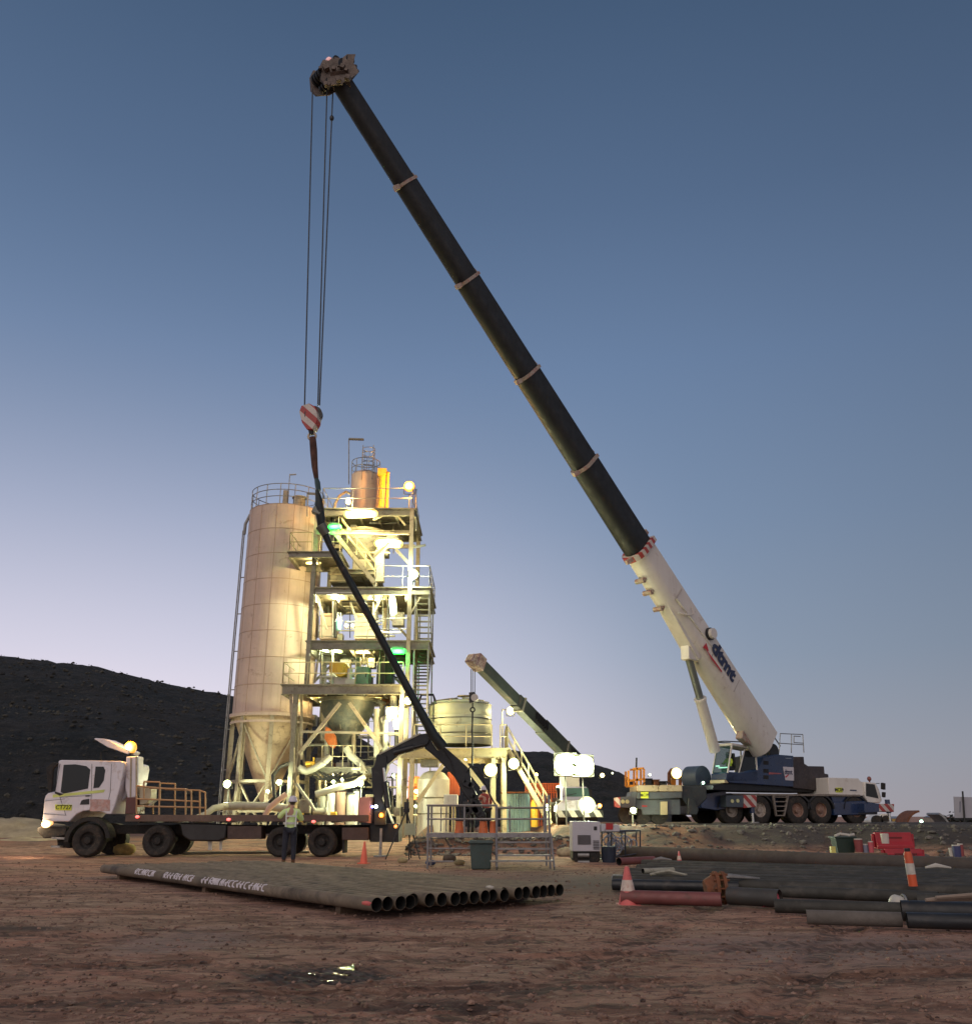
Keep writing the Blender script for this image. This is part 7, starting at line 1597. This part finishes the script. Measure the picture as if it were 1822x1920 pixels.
def person(loc, rz, label, J, jacket, trousers, boots, helmet, scale=1.0, sleeves=True, glove=None):
    """J: joints in metres, person looks along +y"""
    t_ = thing('person', label, 'person', loc, rz)
    vs, es, rs = [], [], []
    def add(p, r, par=None): vs.append(V(p)*scale); rs.append(tuple(q*scale for q in r) if isinstance(r, tuple) else r*scale); i = len(vs)-1; es.append((par, i)) if par is not None else None; return i
    pel = add(J['pelvis'], (.15,.10)); bel = add(J['belly'], (.145,.10), pel); chs = add(J['chest'], (.17,.115), bel); nk = add(J['neck'], .058, chs); jw = add(V(J['head'])-V((0,0,.07)), (.062,.075), nk); hd_ = add(J['head'], (.078,.095), jw); tp = add(V(J['head'])+V((0,0,.09)), (.06,.07), hd_)
    ns = add(V(J['head'])+V((0,.095,-.02)), .014, hd_)
    hips = []
    for s_ in ('l','r'):
        sh = add(J['sh_'+s_], .06, chs); el_ = add(J['el_'+s_], .043, sh); wr = add(J['wr_'+s_], .028, el_); d = (V(J['wr_'+s_])-V(J['el_'+s_])).normalized(); pm = add(V(J['wr_'+s_])+d*.06, (.036,.02), wr); kn = V(J['wr_'+s_])+d*.10
        sd_ = V((0,0,1)).cross(d).normalized() if abs(d.z) < .9 else V((1,0,0)); bend = V(J.get('curl', (0,.6,.2)))
        for fi, (o_, L) in enumerate(((-.033,.075),(-.011,.085),(.011,.08),(.033,.062))):
            b2 = add(kn+sd_*o_, .010, pm); m2 = add(kn+sd_*o_*1.1+d*L*.5+bend*.008, .009, b2); add(kn+sd_*o_*1.1+d*L*.75+bend*.035, .008, m2)
        th = add(V(J['wr_'+s_])+d*.05-sd_*.045, .012, pm); add(V(J['wr_'+s_])+d*.09-sd_*.065, .010, th)
        hp = add(J['hip_'+s_], .085, pel); kn2 = add(J['kn_'+s_], .058, hp); an = add(J['an_'+s_], .04, kn2); fd = V(J.get('foot', (0,1,0))); add(V(J['an_'+s_])+fd*.15+V((0,0,-.055)), .035, an)
    skinned('body', vs, es, rs, skin_m, t_)
    def chain(name, keys, rad, m_, tree):
        vs2 = [V(J[k])*scale for k in keys]; return skinned(name, vs2, tree, [tuple(q*scale for q in r) if isinstance(r, tuple) else r*scale for r in rad], m_, t_)
    J['hem'] = V(J['pelvis'])+V((0,0,-.10)); J['cf_l'] = V(J['el_l']).lerp(V(J['wr_l']), .85 if sleeves else .1); J['cf_r'] = V(J['el_r']).lerp(V(J['wr_r']), .85 if sleeves else .1)
    jk = chain('jacket', ['belly','chest','hem','sh_l','el_l','cf_l','sh_r','el_r','cf_r','neck'], [(.175,.135),(.195,.145),(.185,.14),.09,.07,.055,.09,.07,.055,.075], jacket, [(0,1),(0,2),(1,3),(3,4),(4,5),(1,6),(6,7),(7,8),(1,9)])
    tr2 = chain('trousers', ['pelvis','hip_l','kn_l','an_l','hip_r','kn_r','an_r'], [(.16,.12),.115,.085,.065,.115,.085,.065], trousers, [(0,1),(1,2),(2,3),(0,4),(4,5),(5,6)])
    fd = V(J.get('foot', (0,1,0)))
    for s_ in ('l','r'): a = V(J['an_'+s_]); skinned('boot', [q*scale for q in (a+V((0,0,.06)), a+V((0,0,-.03)), a+fd*.1+V((0,0,-.055)), a+fd*.2+V((0,0,-.06)))], [(0,1),(1,2),(2,3)], [.055*scale,.055*scale,.048*scale,.04*scale], boots, t_, 1)
    h_ = V(J['head'])*scale; mb = MB(); k = scale; prof = [(.125*k,.0),(.122*k,.03*k),(.108*k,.085*k),(.075*k,.13*k),(0,.15*k)]; mb.lathe(prof, h_+V((0,0,.03*k)), 22)
    mb.lathe([(.155*k,-.012*k),(.12*k,.012*k),(.12*k,-.004*k),(.155*k,-.02*k)], h_+V((0,.02*k,.03*k)), 22); mb.build('helmet', helmet, t_, smooth=50)
    mb = MB(); mb.ball(h_+V((-.03*k,.088*k,.02*k)), .011*k, 8, 6); mb.ball(h_+V((.03*k,.088*k,.02*k)), .011*k, 8, 6); mb.build('eye', mat('eye_dark', (.03,.02,.02), .3), t_)
    mb = MB(); mb.ball(h_+V((-.083*k,0,0)), .025*k, 8, 6, sc=(.5,.8,1.3)); mb.ball(h_+V((.083*k,0,0)), .025*k, 8, 6, sc=(.5,.8,1.3)); mb.build('ear', skin_m, t_)
    mb = MB(); mb.ball(h_+V((0,.088*k,-.055*k)), .02*k, 8, 6, sc=(1.2,.4,.4)); mb.build('mouth', mat('lips', (.3,.12,.1), .5), t_)
    mb = MB(); mb.ball(h_+V((0,-.025*k,-.01*k)), .088*k, 12, 8, sc=(.95,.9,.9)); mb.build('hair', mat('brown_hair', (.05,.03,.02), .8), t_)
    return t_
base = dict(pelvis=(0,0,.98), belly=(0,0,1.14), chest=(0,.0,1.34), neck=(0,.0,1.52), head=(0,.03,1.66), hip_l=(-.10,0,.92), hip_r=(.10,0,.92), kn_l=(-.12,.02,.5), kn_r=(.12,.02,.5), an_l=(-.13,0,.10), an_r=(.13,0,.10))
J = dict(base, sh_l=(-.20,.0,1.43), sh_r=(.20,.0,1.43), el_l=(-.34,.10,1.24), wr_l=(-.14,.27,1.50), el_r=(.32,.10,1.16), wr_r=(.10,.28,1.42), chest=(0,.02,1.34), head=(.02,.05,1.67))
pp = G(540,1622)
w1_ = person((pp.x,pp.y,0), radians(12), 'person seen from behind in green hi-vis jacket and white helmet, hands raised to the face', J, hv, denim, bootm, helm)
mb = MB(); z_ = 1.10
mb.lathe([(.21,z_-.03),(.212,z_+.03)], n=28); mb.v = [V((v_.x*1.0,v_.y*.78,v_.z)) for v_ in mb.v]
o = mb.build('reflective_tape', mat('silver_tape', (.62,.64,.60), .3, .3, .05), w1_)
mb = MB(); mb.mm(-.13,.13,-.165,-.15,1.27,1.31)
for s_ in (-1,1): mb.bar((s_*.13,-.162,1.0),(s_*.14,-.14,1.44),.035,.02, up=(0,1,0))
mb.build('reflective_tape', MATS['silver_tape'], w1_)
zg = .56
pw = P(911,1556,35.6); J2 = dict(base, sh_l=(-.20,.05,1.40), sh_r=(.20,.05,1.40), el_l=(-.30,.20,1.16), wr_l=(-.30,.42,1.22), el_r=(.28,.16,1.14), wr_r=(.12,.40,1.18), chest=(0,.05,1.32), neck=(0,.1,1.48), head=(0,.16,1.60))
person((pw.x,pw.y,zg), radians(28), 'person in dark red shirt and white helmet working at the end of the loader boom', J2, redj, mat('black_trousers', (.012,.012,.014), .8), black, helm, 1.03)
pw = P(882,1556,37.2)
person((pw.x,pw.y,zg), radians(-130), 'person in dark overalls half hidden behind the loader boom head', dict(J2), mat('dark_overalls', (.03,.04,.05), .8), MATS['black_trousers'], black, mat('dull_helmet', (.3,.3,.3), .4), .95)
# operator in the crane cab, seated
s0_ = SM @ (A_[0]+V((.78,.5,.26))); J3 = dict(pelvis=(0,0,.1), belly=(0,0,.26), chest=(0,.0,.46), neck=(0,.0,.64), head=(0,.03,.78), hip_l=(-.10,.05,.08), hip_r=(.10,.05,.08), kn_l=(-.13,.42,.12), kn_r=(.13,.42,.12), an_l=(-.13,.46,-.2), an_r=(.13,.46,-.2), sh_l=(-.20,0,.55), sh_r=(.20,0,.55), el_l=(-.26,.12,.32), wr_l=(-.2,.34,.34), el_r=(.26,.12,.32), wr_r=(.2,.34,.34))
person((s0_.x,s0_.y,s0_.z-.05), PS+radians(90), 'seated person in bright yellow vest inside the crane operator cab', J3, mat('yellow_vest', (.60,.75,.06), .6, 0, .1), denim, bootm, helm, .92)
# small puddles lying in the churned mud
m, t, b = nodes_for('muddy_water'); b.inputs['Base Color'].default_value = (.03,.022,.018,1); b.inputs['Roughness'].default_value = .06; b.inputs['Specular IOR Level'].default_value = .8
wn = t.nodes.new('ShaderNodeBump'); wn.inputs['Strength'].default_value = .5; wn.inputs['Distance'].default_value = .02; t.links.new(noi(t, t.nodes.new('ShaderNodeTexCoord').outputs['Object'], 14, 2), wn.inputs['Height']); t.links.new(wn.outputs[0], b.inputs['Normal'])
for k, (px, py, rx, ry) in enumerate(((652,1818,.10,.10),(640,1826,.09,.07),(628,1837,.13,.025),(602,1834,.07,.02),(586,1828,.05,.02),(668,1813,.06,.03),(748,1876,.04,.02))):
    q = G(px, py, -.02); zt2 = max(hgt(q.x+rx*.5*cos(a), q.y+ry*.5*sin(a)) for a in (0,1.57,3.14,4.71))+.004; n = 30; mb = MB()
    for i in range(n): a = 2*pi*i/n; f = 1+.45*noise.noise(V((cos(a)*1.6+k*7, sin(a)*1.6, 3))); mb.v.append(V((rx*f*cos(a), ry*f*sin(a), 0)))
    mb.face(list(range(n))); o = mb.build('puddle', m); o.location = (q.x, q.y, zt2); o['kind'] = 'structure'
